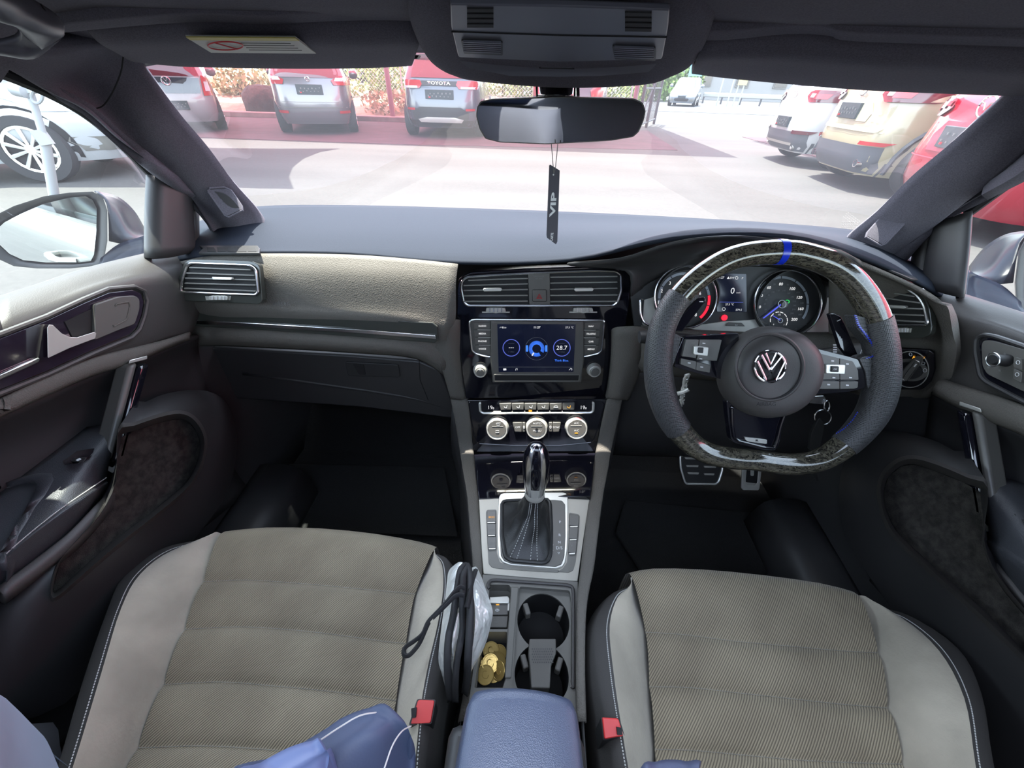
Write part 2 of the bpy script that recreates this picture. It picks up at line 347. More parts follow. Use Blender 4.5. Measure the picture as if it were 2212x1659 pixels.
# door mat seen in the driver's footwell
fm = MB().prism([P(1330, 1150, Z=.262), P(1390, 1240, Z=.262), P(1790, 1240, Z=.262), P(1760, 1120, Z=.262), P(1350, 1080, Z=.262)], [P(a, b, Z=.262)-Vector((0, 0, .01)) for a, b in ((1330, 1150), (1390, 1240), (1790, 1240), (1760, 1120), (1350, 1080))])
tag(obj('floor_mat', fm, M['carpet'], bevel=.003), "black floor mat in the driver's footwell", 'floor mat')
fm = MB().prism([P(a, b, Z=.262) for a, b in ((520, 1140), (560, 1000), (960, 1010), (990, 1160))], [P(a, b, Z=.252) for a, b in ((520, 1140), (560, 1000), (960, 1010), (990, 1160))])
tag(obj('floor_mat', fm, M['carpet'], bevel=.003), 'black floor mat in the dark footwell in front of the left seat', 'floor mat')

# ceiling: headliner with a sunroof opening, front edge over the windscreen
def roof_z(x, y):
    base = np.interp(y, [-2, -1.2, -.6, 0, .25, .42, .50, .60, .69], [1.10, 1.24, 1.275, 1.262, 1.243, 1.222, 1.214, 1.203, 1.192])
    e = max(0, abs(x)-.46)/.18
    return float(base - .055*e*e)
ys_ = [-1.95, -1.6, -1.2, -.9, -.6, -.42, -.25, -.05, .08, .16, .24, .32, .40, .46, .50]
xs_ = [-.645, -.61, -.57, -.52, -.46, -.40, -.25, -.1, .1, .25, .40, .46, .52, .57, .61, .645]
cb = MB(); idx = {}
for i, y in enumerate(ys_):
    for j, x in enumerate(xs_):
        k = 1.0 if y < .35 else 1-.08*(y-.35)/.15*0.6
        idx[i, j] = len(cb.v); cb.v.append(Vector((x*k, y, roof_z(x, y))))
for i in range(len(ys_)-1):
    for j in range(len(xs_)-1):
        if -.42 <= ys_[i] and ys_[i+1] <= .08 and abs((xs_[j]+xs_[j+1])/2) < .40: continue
        cb.f.append((idx[i, j], idx[i, j+1], idx[i+1, j+1], idx[i+1, j]))
struct(obj('ceiling', cb, M['headliner'], sol=-0.03, angle=80), 'dark cloth headliner above the windscreen')
sg = MB(); sg.box((0, -.17, 1.30), (.86, .56, .005)); struct(obj('window_6', sg, M['roof_glass']), 'tinted glass sunroof pane over the front seats')
# raised lip of the headliner in front of which the sun visors fold up (left and right)
def lipline(pts): return [P(a, b, Y=.50) for a, b in pts]
# strip of headliner between lip and windscreen, set back behind the visors
hs = [[P(a, b+2, Y=.50)+Vector((0, .0, .012)) for a, b in ((60, 80), (165, 62), (400, 48), (620, 45), (900, 45), (1200, 50), (1510, 88), (1700, 88), (1850, 92), (2212, 98), (2330, 110))],
      [P(a, b, Y=.60)+Vector((0, 0, .03)) for a, b in ((100, 100), (200, 88), (400, 88), (620, 90), (900, 95), (1200, 105), (1510, 120), (1700, 130), (1850, 135), (2160, 138), (2420, 170))],
      [P(a, b, Y=.70)+Vector((0, 0, .004)) for a, b in ((230, 108), (285, 112), (400, 117), (620, 118), (900, 122), (1200, 130), (1510, 140), (1700, 152), (1850, 165), (2165, 176), (2400, 215))]]
struct(surf('trim_1', hs, M['headliner'], sol=-.02), 'strip of dark headliner along the top of the windscreen')
lip = [[P(a, b-20, Y=.478) for a, b in ((60, 78), (165, 66), (400, 47), (560, 52), (640, 48), (760, 43), (900, 44), (1200, 60), (1510, 86), (1700, 72), (1790, 76), (1850, 88), (2212, 100), (2330, 110))],
       [P(a, b, Y=.50) for a, b in ((60, 78), (165, 66), (400, 47), (560, 52), (640, 48), (760, 43), (900, 44), (1200, 60), (1510, 86), (1700, 72), (1790, 76), (1850, 88), (2212, 100), (2330, 110))],
       [P(a, b+1, Y=.515) for a, b in ((60, 78), (165, 66), (400, 47), (560, 52), (640, 48), (760, 43), (900, 44), (1200, 60), (1510, 86), (1700, 72), (1790, 76), (1850, 88), (2212, 100), (2330, 110))]]
struct(surf('trim_2', lip, M['headliner'], sol=-.02), 'rolled front edge of the headliner behind the sun visors')
bk_ = [[Vector((x, y, z0_-.045*(abs(x)/.70)**3)) for x in (-.70, -.62, -.5, -.3, 0, .3, .5, .62, .70)] for y, z0_ in ((.40, 1.268), (.55, 1.25), (.69, 1.222))]
struct(surf('trim_15', bk_, M['headliner'], sol=.02), 'inner roof panel above the sun visors')
# sun visors: padded boards against the roof front
def visor(name_label, top, bot, extra=None):
    t = thing('sun_visor', name_label, 'sun visor', P(*top[len(top)//2], Y=.52))
    r0 = [P(a, b, Y=.525) for a, b in top]; r3 = [P(a, b, Y=.665) for a, b in bot]
    r1 = [a.lerp(b, .33)+Vector((0, 0, -.002)) for a, b in zip(r0, r3)]; r2 = [a.lerp(b, .8)+Vector((0, 0, -.003)) for a, b in zip(r0, r3)]
    rows = [[p+Vector((0, 0, .016)) for p in r0], r0, r1, r2, r3, [p+Vector((0, .006, .010)) for p in r3]]
    surf('board', rows, M['headliner'], t, sol=-.008)
    return t
tv = [(205, 70), (320, 64), (500, 62), (700, 66), (800, 66), (905, 64)]
bv = [(288, 116), (380, 126), (480, 129), (640, 131), (800, 129), (885, 124)]
v1 = visor('dark sun visor with a yellow and white warning sticker, left of the roof console', tv, bv)
tv = [(1512, 98), (1640, 96), (1760, 100), (1900, 112), (2060, 118), (2290, 138)]
bv = [(1500, 140), (1570, 150), (1700, 163), (1860, 176), (2010, 183), (2215, 190)]
v2 = visor('plain dark sun visor above the cream car, right of the roof console', tv, bv)
VP = plane3(P(400, 82, Y=.58), P(625, 84, Y=.58), P(640, 115, Y=.655)); VP.o = VP.o+VP.n*.011
plate('warning_sticker', [(402, 81), (638, 83), (683, 116), (456, 114)], VP, 0.002, 0.004, mat('sticker_white', (.5, .5, .45), .6), v1, label='white and yellow warning label')
plate('sticker_header', [(402, 81), (638, 83), (647, 89), (411, 87)], VP, 0.004, 0.005, mat('sticker_yellow', (.5, .43, .12), .6), v1)
wire('prohibition_ring', ell(487, 99, 38, 9), VP, .0052, .0006, M['red_print'], v1, n=6)
wire('prohibition_bar', [(462, 92), (512, 106)], VP, .0052, .0006, M['red_print'], v1, closed=False, n=6)
for k in range(4): wire('print_line', [(520+k*6, 93+k*5), (628+k*8, 94+k*5)], VP, .0052, .0003, M['dim_print'], v1, closed=False, n=4)
plate('visor_clip', [(882, 118), (905, 119), (900, 127), (886, 127)], PL(P(893, 122, Y=.66), (0, -1, 0)), -.01, 0.004, M['plastic'], v1, bevel=.001)
plate('visor_clip', [(1512, 140), (1540, 141), (1535, 148), (1518, 148)], PL(P(1526, 144, Y=.68), (0, -1, 0)), -.01, 0.004, M['plastic'], v2, bevel=.001)

# A-pillars, roof rails, quarter posts, both sides
for s in (-1, 1):
    rows = [[P(272, 88, Y=.62), P(190, 95, Y=.58), P(95, 105, Y=.52), P(-60, 80, Y=.45), P(-120, 75, Y=.40)],
            [P(288, 113, Y=.655), P(220, 140, Y=.64), P(150, 170, Y=.62), P(95, 190, X=-.645), P(85, 186, X=-.665)],
            [P(338, 179, Y=.69), P(270, 200, Y=.67), P(215, 225, Y=.66), P(188, 238, X=-.648), P(180, 236, X=-.668)],
            [P(398, 257, Y=.72), P(335, 285, Y=.69), P(285, 305, Y=.68), P(258, 300, X=-.652), P(248, 296, X=-.67)],
            [P(452, 321, Y=.75), P(395, 350, Y=.72), P(350, 370, Y=.71), P(325, 352, X=-.66), P(318, 346, X=-.675)],
            [P(506, 395, Y=.78), P(455, 425, Y=.755), P(420, 432, Y=.75), P(400, 412, X=-.667), P(392, 404, X=-.682)],
            [P(555, 451, Y=.805), P(515, 488, Y=.785), P(483, 505, Y=.785), P(460, 500, X=-.672), P(452, 494, X=-.69)],
            [P(575, 490, Y=.80), P(530, 530, Y=.78), P(490, 545, Y=.775), P(470, 540, X=-.672), P(462, 534, X=-.69)]]
    rows = [[fl(p, s) for p in r] for r in rows]
    o = struct(surf('trim_3' if s < 0 else 'trim_4', rows, M['headliner'], sol=.012 if s > 0 else -.012),
               ('left' if s < 0 else 'right')+' windscreen pillar covered in dark woven cloth')
    # seam where the pillar cover meets the headliner, tweeter grille
    seam = cr([fl(p, s)+Vector((0, -.004, 0)) for p in (P(272, 122, Y=.645), P(266, 158, Y=.648), P(248, 200, Y=.648), P(228, 228, Y=.648), P(205, 236, Y=.642))], 6)
    obj('seam', MB().tube(seam, .0009, 6), M['black'], o)
    g4 = [fl(P(*a, X=x), s) for a, x in (((440, 412), -.645), ((493, 409), -.618), ((524, 457), -.592), ((488, 475), -.622))]
    gp = plane3(g4[0], g4[1], g4[3]); gp.o = gp.o+gp.n*.006
    def q(u, v, off=0.0): return g4[0].lerp(g4[1], u).lerp(g4[3].lerp(g4[2], u), v)+gp.n*(off+.017)
    edge = [(.06, .12), (.2, .0), (.8, .0), (.98, .15), (1, .85), (.93, 1.0), (.1, 1.0), (.0, .9)]
    obj('grille_panel', MB().prism([q(a, b, .001) for a, b in edge], [q(a, b, -.008) for a, b in edge]), M['plastic'], o)
    obj('grille_rim', MB().tube([q(a, b, .001) for a, b in edge], .0020, 8, True), M['headliner'], o)
    rb = MB()
    for k in range(30):
        u = .05+.9*k/29; rb.tube([q(u, .06, .0022), q(u, .95, .0022)], .0007, 4)
    obj('grille_ribs', rb, M['headliner'], o, kind='stuff', smooth=False)
    # quarter post (door mirror post) and its rubber, reveal of the small fixed window
    post = [[P(332, 383, X=-.70), P(336, 384, X=-.684), P(370, 400, X=-.675), P(396, 412, X=-.672), P(400, 420, X=-.69)],
            [P(329, 460, X=-.70), P(332, 462, X=-.684), P(366, 470, X=-.675), P(402, 478, X=-.672), P(407, 482, X=-.69)],
            [P(328, 556, X=-.70), P(331, 560, X=-.684), P(364, 556, X=-.675), P(402, 546, X=-.672), P(408, 546, X=-.69)]]
    struct(surf('trim_5' if s < 0 else 'trim_6', [[fl(p, s) for p in r] for r in post], M['vinyl_s'], sol=.01 if s > 0 else -.01), 'black post between the door window and the small fixed pane, '+('left' if s < 0 else 'right')+' side')
    post2 = [[P(402, 405, X=-.70), P(406, 408, X=-.69), P(425, 432, X=-.70)], [P(404, 470, X=-.70), P(408, 470, X=-.69), P(423, 470, X=-.70)], [P(402, 546, X=-.70), P(408, 546, X=-.69), P(424, 528, X=-.70)]]
    struct(surf('trim_7' if s < 0 else 'trim_8', [[fl(p, s) for p in r] for r in post2], M['vinyl'], sol=-.006), 'dark rubber edge of the small fixed window, '+('left' if s < 0 else 'right')+' side')
    # window seal over the door glass, pale glass-run behind it, roof rail behind
    seal = [P(-260, 60, X=-.665), P(0, 154, X=-.665), P(111, 202, X=-.675), P(190, 248, X=-.68), P(258, 305, X=-.685), P(340, 388, X=-.692)]
    seal = cr([fl(p, s) for p in seal], 5)
    obj('window_seal', MB().tube(seal, .008, 8), M['black'], o)
    run = [P(200, 238, X=-.70), P(262, 300, X=-.705), P(352, 372, X=-.705)]
    obj('glass_run', MB().tube([fl(p, s) for p in run], .007, 6), M['grey_plastic'], o)
    # roof rail, rear door frame and B-pillar behind the seats (seen in the mirrors)
    rr = [[(-.62, .52, 1.165), (-.655, .50, 1.15), (-.67, .48, 1.13)], [(-.61, .2, 1.20), (-.645, .2, 1.18), (-.66, .2, 1.165)], [(-.61, -.6, 1.22), (-.645, -.6, 1.20), (-.66, -.6, 1.185)], [(-.60, -1.5, 1.19), (-.64, -1.5, 1.17), (-.655, -1.5, 1.15)], [(-.6, -1.95, 1.10), (-.64, -1.95, 1.0), (-.66, -1.95, .9)]]
    struct(surf('trim_9' if s < 0 else 'trim_10', [[fl(Vector(p), s) for p in r] for r in rr], M['headliner'], sol=-.02), ('left' if s < 0 else 'right')+' roof rail along the door opening')
    bp = [[(-.655, -.25, 1.19), (-.655, -.37, 1.19)], [(-.70, -.22, .95), (-.70, -.38, .95)], [(-.70, -.20, .3), (-.70, -.42, .3)]]
    struct(surf('trim_11' if s < 0 else 'trim_12', [[fl(Vector(p), s) for p in r] for r in bp], M['vinyl_s'], sol=-.03), ('left' if s < 0 else 'right')+' pillar behind the front door')

# glass
wsr = [[(-.62, .66, 1.185), (-.3, .71, 1.20), (0, .725, 1.205), (.3, .71, 1.20), (.62, .66, 1.185)], [(-.64, .80, 1.03), (-.3, .92, 1.06), (0, .95, 1.07), (.3, .92, 1.06), (.64, .80, 1.03)],
       [(-.66, .92, .90), (-.3, 1.08, .90), (0, 1.12, .90), (.3, 1.08, .90), (.66, .92, .90)]]
wsr = [[Vector(p) for p in r] for r in wsr]
ws = struct(surf('window_1', wsr, M['ws_glass'], n=6), 'windscreen glass')
for s in (-1, 1):
    sgm = MB(); gg = [[(-.675, .56, 1.165), (-.68, .2, 1.19), (-.68, -.24, 1.19)], [(-.715, .80, 1.02), (-.72, .3, 1.04), (-.72, -.24, 1.04)], [(-.735, .70, .88), (-.74, .2, .88), (-.74, -.24, .88)]]
    struct(surf('window_2' if s < 0 else 'window_3', [[fl(Vector(p), s) for p in r] for r in gg], M['side_glass']), ('left' if s < 0 else 'right')+' front door window glass')
    gg = [[(-.68, -.38, 1.18), (-.68, -1.3, 1.18)], [(-.735, -.38, .90), (-.735, -1.4, .92)]]
    struct(surf('window_4' if s < 0 else 'window_5', [[fl(Vector(p), s) for p in r] for r in gg], M['side_glass']), ('left' if s < 0 else 'right')+' rear door window glass')
    qg = [P(404, 412, X=-.70), P(428, 432, X=-.70), P(470, 500, X=-.70), P(440, 530, X=-.70), P(404, 560, X=-.70)]
    qm = MB(); qm.add([fl(p, s) for p in qg], [(0, 1, 2, 3, 4)]); struct(obj('window_7' if s < 0 else 'window_8', qm, M['side_glass']), 'small fixed triangular pane, '+('left' if s < 0 else 'right')+' side')
    # reveal behind the small pane
    rv = [[P(405, 540, X=-.72), P(420, 534, X=-.72), P(450, 512, X=-.72), P(462, 497, X=-.72)], [P(405, 552, X=-.69), P(430, 545, X=-.69), P(470, 520, X=-.69), P(486, 498, X=-.69)]]
    struct(surf('trim_13' if s < 0 else 'trim_14', [[fl(p, s) for p in r] for r in rv], M['grey_plastic'], sol=-.004), 'grey ledge below the small fixed pane, '+('left' if s < 0 else 'right')+' side')
# maker's etched mark at the lower right of the windscreen
etch = PL(P(1838, 487, Y=.87), (0, -.75, .66))
em = MB()
for k in range(4):
    y = 480+k*5
    for j in range(7): em.tube([etch.p(1818+j*5+(k % 2)*1.5, y, 0), etch.p(1821+j*5+(k % 2)*1.5, y, 0)], .0005, 4)
obj('etched_mark', em, M['dim_print'], ws, smooth=False, kind='stuff')
# grab handle over the left door
gh = thing('grab_handle', 'grey curved grab handle on the headliner at the upper left corner', 'grab handle', P(100, 60, X=-.50))
r = [[P(-60, -60, Y=.36), P(40, -10, Y=.40), P(75, 12, Y=.415), P(112, 35, Y=.425), P(127, 55, Y=.43)],
     [P(-60, -20, Y=.33), P(30, 12, Y=.375), P(70, 36, Y=.39), P(105, 58, Y=.405), P(124, 66, Y=.42)],
     [P(-60, 8, Y=.35), P(0, 32, Y=.36), P(35, 44, Y=.375), P(70, 60, Y=.39), P(108, 78, Y=.42)],
     [P(-60, 10, Y=.37), P(0, 34, Y=.38), P(36, 46, Y=.395), P(60, 70, Y=.41), P(85, 95, Y=.425)]]
surf('grip', r, M['headliner_s'], gh, sol=-.004)
r = [[P(36, 48, Y=.40), P(62, 72, Y=.415), P(110, 78, Y=.43), P(127, 62, Y=.435)], [P(30, 75, Y=.41), P(45, 92, Y=.42), P(90, 95, Y=.43), P(122, 70, Y=.437)], [P(-60, 95, Y=.40), P(10, 106, Y=.41), P(60, 114, Y=.43), P(95, 92, Y=.437)], [P(-60, 99, Y=.42), P(10, 110, Y=.43), P(62, 116, Y=.44), P(97, 94, Y=.445)]]
surf('mount', r, M['headliner_s'], gh, sol=-.004)
obj('seam', MB().tube(cr([P(88, 8, Y=.413), P(99, 28, Y=.412), P(92, 42, Y=.397), P(68, 58, Y=.388)], 5), .0006, 5), M['black'], gh)

# ================================================================== DOORS (both sides from the same dimensions)
def door(s):
    n = 'door_1' if s < 0 else 'door_2'
    d = bpy.data.objects.new(n, None); COL.objects.link(d); d.location = (s*.70, .2, .3); bpy_world[n] = Matrix.Translation(Vector((s*.70, .2, .3)))
    struct(d, ('left' if s < 0 else 'right')+' front door lined in black vinyl')
    m = lambda p: fl(p, s)
    def sf(name, rows, mt, **k):
        if s > 0 and name in ('upper_trim', 'belt_pad', 'door_card'): rows = [r[:-1] for r in rows]
        return surf(name, [[m(p) for p in r] for r in rows], mt, d, **k)
    so = .006 if s > 0 else -.006
    xs = lambda pts, x: [P(a, b, X=x) for a, b in pts]
    def ext(r, y2=-.30):   # continue a row to the back of the door
        a = r[0]; b = r[1]; t = (y2-a.y)/(a.y-b.y); return [a+(a-b)*t*.99, a+(a-b)]+r
    top = [xs([(0, 650), (100, 617), (203, 583), (330, 551), (402, 536), (440, 528)], -.715), xs([(0, 656), (100, 622), (203, 588), (330, 557), (402, 541), (440, 533)], -.70),
           xs([(0, 690), (100, 655), (203, 618), (300, 590), (385, 575), (440, 560)], -.678), xs([(0, 728), (100, 690), (203, 642), (300, 618), (366, 622), (440, 610)], -.668),
           xs([(0, 835), (100, 795), (203, 748), (300, 722), (352, 700), (420, 690)], -.665), xs([(0, 858), (100, 811), (203, 770), (304, 745), (354, 730), (410, 715)], -.668)]
    sf('upper_trim', [ext(r) for r in top], M['vinyl'], sol=so)
    belt = [xs([(0, 859), (101, 810), (203, 769), (304, 745), (358, 732), (410, 715)], -.668), xs([(0, 864), (101, 816), (203, 775), (304, 751), (357, 735), (410, 718)], -.655), xs([(0, 897), (101, 850), (203, 806), (284, 782), (360, 748), (410, 730)], -.652), xs([(0, 903), (101, 856), (203, 812), (284, 787), (361, 754), (410, 735)], -.672)]
    sf('belt_pad', [ext(r) for r in belt], M['dash'], sol=so, label='grained padded strip')
    low = [xs([(0, 900), (101, 853), (203, 809), (284, 784), (361, 751), (430, 725)], -.672), xs([(0, 960), (101, 920), (203, 860), (284, 830), (361, 790), (430, 760)], -.70),
           xs([(0, 1050), (101, 990), (203, 940), (284, 905), (361, 870), (450, 850)], -.70), xs([(0, 1110), (101, 1050), (203, 990), (284, 960), (361, 930), (470, 900)], -.70),
           xs([(20, 1330), (120, 1280), (253, 1170), (339, 1110), (400, 1070), (500, 1000)], -.70), xs([(60, 1560), (140, 1500), (273, 1330), (360, 1220), (430, 1150), (540, 1060)], -.70)]
    sf('door_card', [ext(r) for r in low], M['vinyl_s'], sol=so)
    # armrest: flat top, stitched roll and lower leather
    az = .727
    a0 = [P(a, b, X=-.70) for a, b in ((20, 1060), (75, 1020), (135, 979), (209, 946))]; a0 = [Vector((-.70, p.y, az+.004)) for p in a0]
    a1 = [Vector((-.655, p.y, az+.006)) for p in a0]
    a2 = [P(0, 1206, X=-.613), P(50, 1161, X=-.611), P(134, 1094, X=-.612), P(231, 1028, X=-.632)]
    a3 = [P(0, 1225, X=-.606), P(60, 1172, X=-.606), P(140, 1110, X=-.606), P(234, 1044, X=-.628)]
    a4 = [P(0, 1268, X=-.618), P(80, 1210, X=-.618), P(150, 1150, X=-.620), P(228, 1066, X=-.645)]
    a5 = [P(0, 1282, X=-.66), P(80, 1225, X=-.66), P(155, 1160, X=-.66), P(232, 1075, X=-.68)]
    sf('armrest', [ext(r) for r in (a0, a1, a2, a3, a4, a5)], M['leather'], sol=so)
    st = [P(0, 1209, X=-.6105), P(50, 1164, X=-.6085), P(134, 1097, X=-.6085), P(231, 1031, X=-.629)]; st = cr([m(p) for p in st], 30)
    sm = MB()
    for k in range(0, len(st)-1): sm.tube([st[k], st[k].lerp(st[k+1], .62)], .0008, 4)
    obj('stitching', sm, M['thread'], d, smooth=False, kind='stuff')
    sf('armrest_piping', [[P(0, 1272, X=-.612), P(80, 1212, X=-.612), P(150, 1152, X=-.614), P(214, 1085, X=-.625), P(224, 1066, X=-.64)], [P(0, 1290, X=-.606), P(80, 1230, X=-.606), P(158, 1168, X=-.608), P(222, 1096, X=-.62), P(233, 1068, X=-.64)], [P(0, 1300, X=-.63), P(80, 1240, X=-.63), P(162, 1178, X=-.63), P(230, 1100, X=-.65), P(245, 1060, X=-.66)]], M['vinyl'], sol=so)
    # pull handle
    h0, h1 = [P(300, 782, X=-.66), P(242, 1003, X=-.66)], None
    pl_h = PL(m(Vector((-.66, .4, .7))), (-s, -.25, 0))
    pa, pb = P(297, 787, X=-.66), P(243, 1000, X=-.66)
    def bar(dx0, dx1, x0, name, mt, lab):
        q = [P(297+dx0, 790, X=x0), P(297+dx1, 783, X=x0), P(243+dx1, 990, X=x0), P(243+dx0, 1003, X=x0)]
        mb = MB().prism([m(p) for p in q], [m(p)+Vector((s*.028, .004, 0)) for p in q]); return obj(name, mb, mt, d, bevel=.007, seg=3, label=lab)
    bar(-16, 3, -.640, 'pull_handle', M['midgrey'], 'grey satin door pull')
    bar(4, 31, -.640, 'handle_facing', M['piano'], 'gloss black side of the door pull')
    q = [(278, 786), (318, 776), (318, 768), (280, 778)]
    obj('handle_cap', MB().prism([m(P(a, b, X=-.640)) for a, b in q], [m(P(a, b, X=-.66)) for a, b in q]), M['silver'], d, bevel=.001)
    q = [(226, 1003), (243, 1010), (273, 985), (273, 994), (243, 1022), (226, 1013)]
    obj('handle_cap', MB().prism([m(P(a, b, X=-.641)) for a, b in q], [m(P(a, b, X=-.66)) for a, b in q]), M['silver'], d, bevel=.001)
    # map pocket: rim and felt
    rim = [(255, 925), (290, 912), (345, 893), (390, 886), (420, 898), (441, 925), (448, 955), (442, 995), (428, 1030), (405, 1062), (340, 1118), (253, 1187), (180, 1250), (125, 1296), (109, 1294), (108, 1265), (122, 1217), (150, 1180), (215, 1110), (250, 1040)]
    rc = [(255, 950), (292, 930), (350, 912), (385, 905), (408, 912), (426, 935), (432, 960), (428, 990), (415, 1022), (395, 1050), (330, 1104), (243, 1170), (172, 1232), (128, 1272), (116, 1280), (116, 1265), (128, 1222), (156, 1184), (218, 1112), (250, 1040)]
    o_ = cr([m(P(a, b, X=-.612)) for a, b in rim], 3, True); i_ = cr([m(P(a, b, X=-.64)) for a, b in rc], 3, True); c_ = cr([m(P(a, b, X=-.600)) for a, b in [((r1[0]*.6+r2[0]*.4), (r1[1]*.6+r2[1]*.4)) for r1, r2 in zip(rim, rc)]], 3, True)
    mb = MB(); N_ = len(o_); mb.add([Vector(p) for p in o_]+[Vector(p) for p in c_]+[Vector(p) for p in i_], [(k, (k+1) % N_, N_+(k+1) % N_, N_+k) for k in range(N_)]+[(N_+k, N_+(k+1) % N_, 2*N_+(k+1) % N_, 2*N_+k) for k in range(N_)])
    obj('pocket_rim', mb, M['vinyl'], d, angle=80)
    fm_ = MB().add([m(P(a, b, X=-.64)) for a, b in rc], [tuple(range(len(rc)))]); obj('pocket_lining', fm_, M['pocket_felt'], d, label='brownish felt lining of the door pocket')
    # lower door pan around the pocket
    outer = [(500, 880), (470, 900), (470, 850), (440, 860), (470, 900), (500, 950), (505, 990), (498, 1040), (480, 1090), (450, 1150), (380, 1220), (300, 1320), (200, 1460), (120, 1560), (-80, 1560), (-120, 1400), (-60, 1330), (0, 1290), (80, 1225), (160, 1160)]
    pan_o = [(285, 880), (315, 868), (360, 850), (430, 842), (480, 860), (505, 905), (512, 950), (508, 1000), (496, 1050), (470, 1100), (400, 1190), (330, 1290), (240, 1400), (140, 1520), (-40, 1560), (-60, 1400), (0, 1292), (60, 1240), (150, 1165), (232, 1045)]
    a_ = cr([m(P(a, b, X=-.612)) for a, b in rim], 3, True); b_ = cr([m(P(a, b, X=-.665)) for a, b in pan_o], 3, True)
    mid = cr([m(P((r1[0]*.5+r2[0]*.5), (r1[1]*.5+r2[1]*.5), X=-.625)) for r1, r2 in zip(rim, pan_o)], 3, True)
    mb = MB().add([Vector(p) for p in a_]+[Vector(p) for p in mid]+[Vector(p) for p in b_], [(k, (k+1) % N_, N_+(k+1) % N_, N_+k) for k in range(N_)]+[(N_+k, N_+(k+1) % N_, 2*N_+(k+1) % N_, 2*N_+k) for k in range(N_)])
    obj('lower_pan', mb, M['vinyl_s'], d, angle=80)
    # window switch in a recess
    SP_ = PL((s*.66, .3, az+.006), (0, 0, 1))
    sw = [(135, 997), (168, 973), (204, 968), (200, 982), (170, 1001), (140, 1004)]
    def SPx(a, b, off): p = P(a, b, Z=az+.006+off); return m(p)
    obj('switch_surround', MB().prism([SPx(a, b, .001) for a, b in sw], [SPx(a, b, -.004) for a, b in sw]), M['piano'], d, bevel=.001)
    q = [(152, 997), (160, 988), (188, 988), (180, 999)]; so_ = obj('window_switch', MB().prism([SPx(a, b, .007) for a, b in q], [SPx(a, b, .001) for a, b in q]), M['plastic'], d, bevel=.001)
    q = [(163, 994), (172, 989), (176, 992), (168, 996)]; obj('switch_symbol', MB().prism([SPx(a, b, .0075) for a, b in q], [SPx(a, b, .007) for a, b in q]), M['white'], so_)
    # sill plate and inner sill
    sill = [[(-.70, .62, .36), (-.66, .62, .37), (-.60, .62, .35), (-.58, .62, .25)], [(-.70, 0, .34), (-.66, 0, .35), (-.60, 0, .33), (-.58, 0, .25)], [(-.70, -1.2, .34), (-.66, -1.2, .35), (-.60, -1.2, .33), (-.58, -1.2, .25)]]
    sf('door_sill', [[Vector(p) for p in r] for r in sill], M['vinyl_s'], sol=so)
    kp = [[(-.705, .30, .24), (-.705, .62, .24), (-.70, .80, .24), (-.66, 1.02, .24)], [(-.705, .30, .60), (-.705, .60, .60), (-.70, .80, .60), (-.66, 1.02, .60)], [(-.705, .40, .85), (-.705, .64, .85), (-.70, .80, .86), (-.66, 1.0, .88)]]
    ip = [[(-.712, -1.6, .24), (-.712, -.4, .24), (-.712, .9, .24)], [(-.712, -1.6, .6), (-.712, -.4, .6), (-.712, .9, .6)], [(-.712, -1.6, .88), (-.712, -.4, .88), (-.712, .62, .88)]]
    sf('inner_shell', [[Vector(p) for p in r] for r in ip], M['plastic'], sol=so)
    sf('kick_panel', [[Vector(p) for p in r] for r in kp], M['vinyl_s'], sol=so)
    fr_ = MB()
    for w_, z_, x_ in ((.014, 0, -.690), (.016, .004, -.715), (.012, .012, -.735)): fr_.tube([m(Vector((x_, y_, zz+z_))) for y_, zz in ((-1.4, 1.17), (-.6, 1.195), (0, 1.20), (.22, 1.20), (.34, 1.205))], w_, 6)
    obj('sun_stop_rail', fr_, M['black'], d)  # added rail that keeps the sun off the door sill
    # outer skin, continuing to the rear wing (seen in the door mirror)
    sk = [[(-.76, .85, .86), (-.765, .2, .88), (-.765, -.6, .89), (-.75, -1.6, .90), (-.70, -2.1, .90)], [(-.80, .85, .80), (-.815, .2, .82), (-.815, -.6, .83), (-.80, -1.6, .84), (-.72, -2.15, .84)],
          [(-.81, .85, .6), (-.82, .2, .6), (-.82, -.6, .6), (-.81, -1.6, .6), (-.74, -2.2, .6)], [(-.79, .85, .32), (-.80, .2, .32), (-.80, -.6, .32), (-.79, -1.6, .32), (-.74, -2.2, .32)]]
    sf('outer_skin', [[Vector(p) for p in r] for r in sk], M['white_paint'], sol=.004 if s < 0 else -.004, label='white painted outer door panel')
    oh = MB().tube([m(Vector(p)) for p in ((-.822, -.14, .77), (-.85, -.11, .775), (-.855, -.03, .775), (-.85, .04, .775), (-.82, .06, .77))], .011, 8)
    obj('outer_handle', oh, M['white_paint'], d)
    return d, m
M['white_paint'] = paint('white_car_paint', (.30, .32, .30), 0.0, .3)
D1, mL = door(-1)
D2, mR = door(1)
# left door: dark gloss inlay, latch
IL = plane3(P(0, 780, X=-.668), P(300, 665, X=-.668), P(150, 715, X=-.668)); IL = PL(Vector((-.6565, .4, .85)), (1, .0, .04))
def inlay(d, pts, pl, mt=M['piano']): return plate('inlay', pts, pl, -.004, .003, mt, d, bevel=.001, label='gloss black inlay')
M['inlay'] = mat('plum_gloss_inlay', (.022, .015, .026), .12, coat=.6)
ipts = [(-60, 752), (0, 731), (100, 692), (180, 655), (235, 632), (285, 626), (305, 634), (311, 652), (306, 680), (296, 706), (280, 722), (200, 756), (105, 800), (0, 842), (-60, 866)]
wire('inlay_rim', [(-60, 742), (0, 722), (100, 684), (180, 647), (235, 624), (290, 619), (311, 628), (318, 650), (312, 682), (301, 712), (284, 729), (200, 764), (105, 808), (0, 850), (-60, 874)], IL, .001, .0035, M['vinyl'], D1, closed=False)
inlay(D1, ipts, IL, M['inlay'])
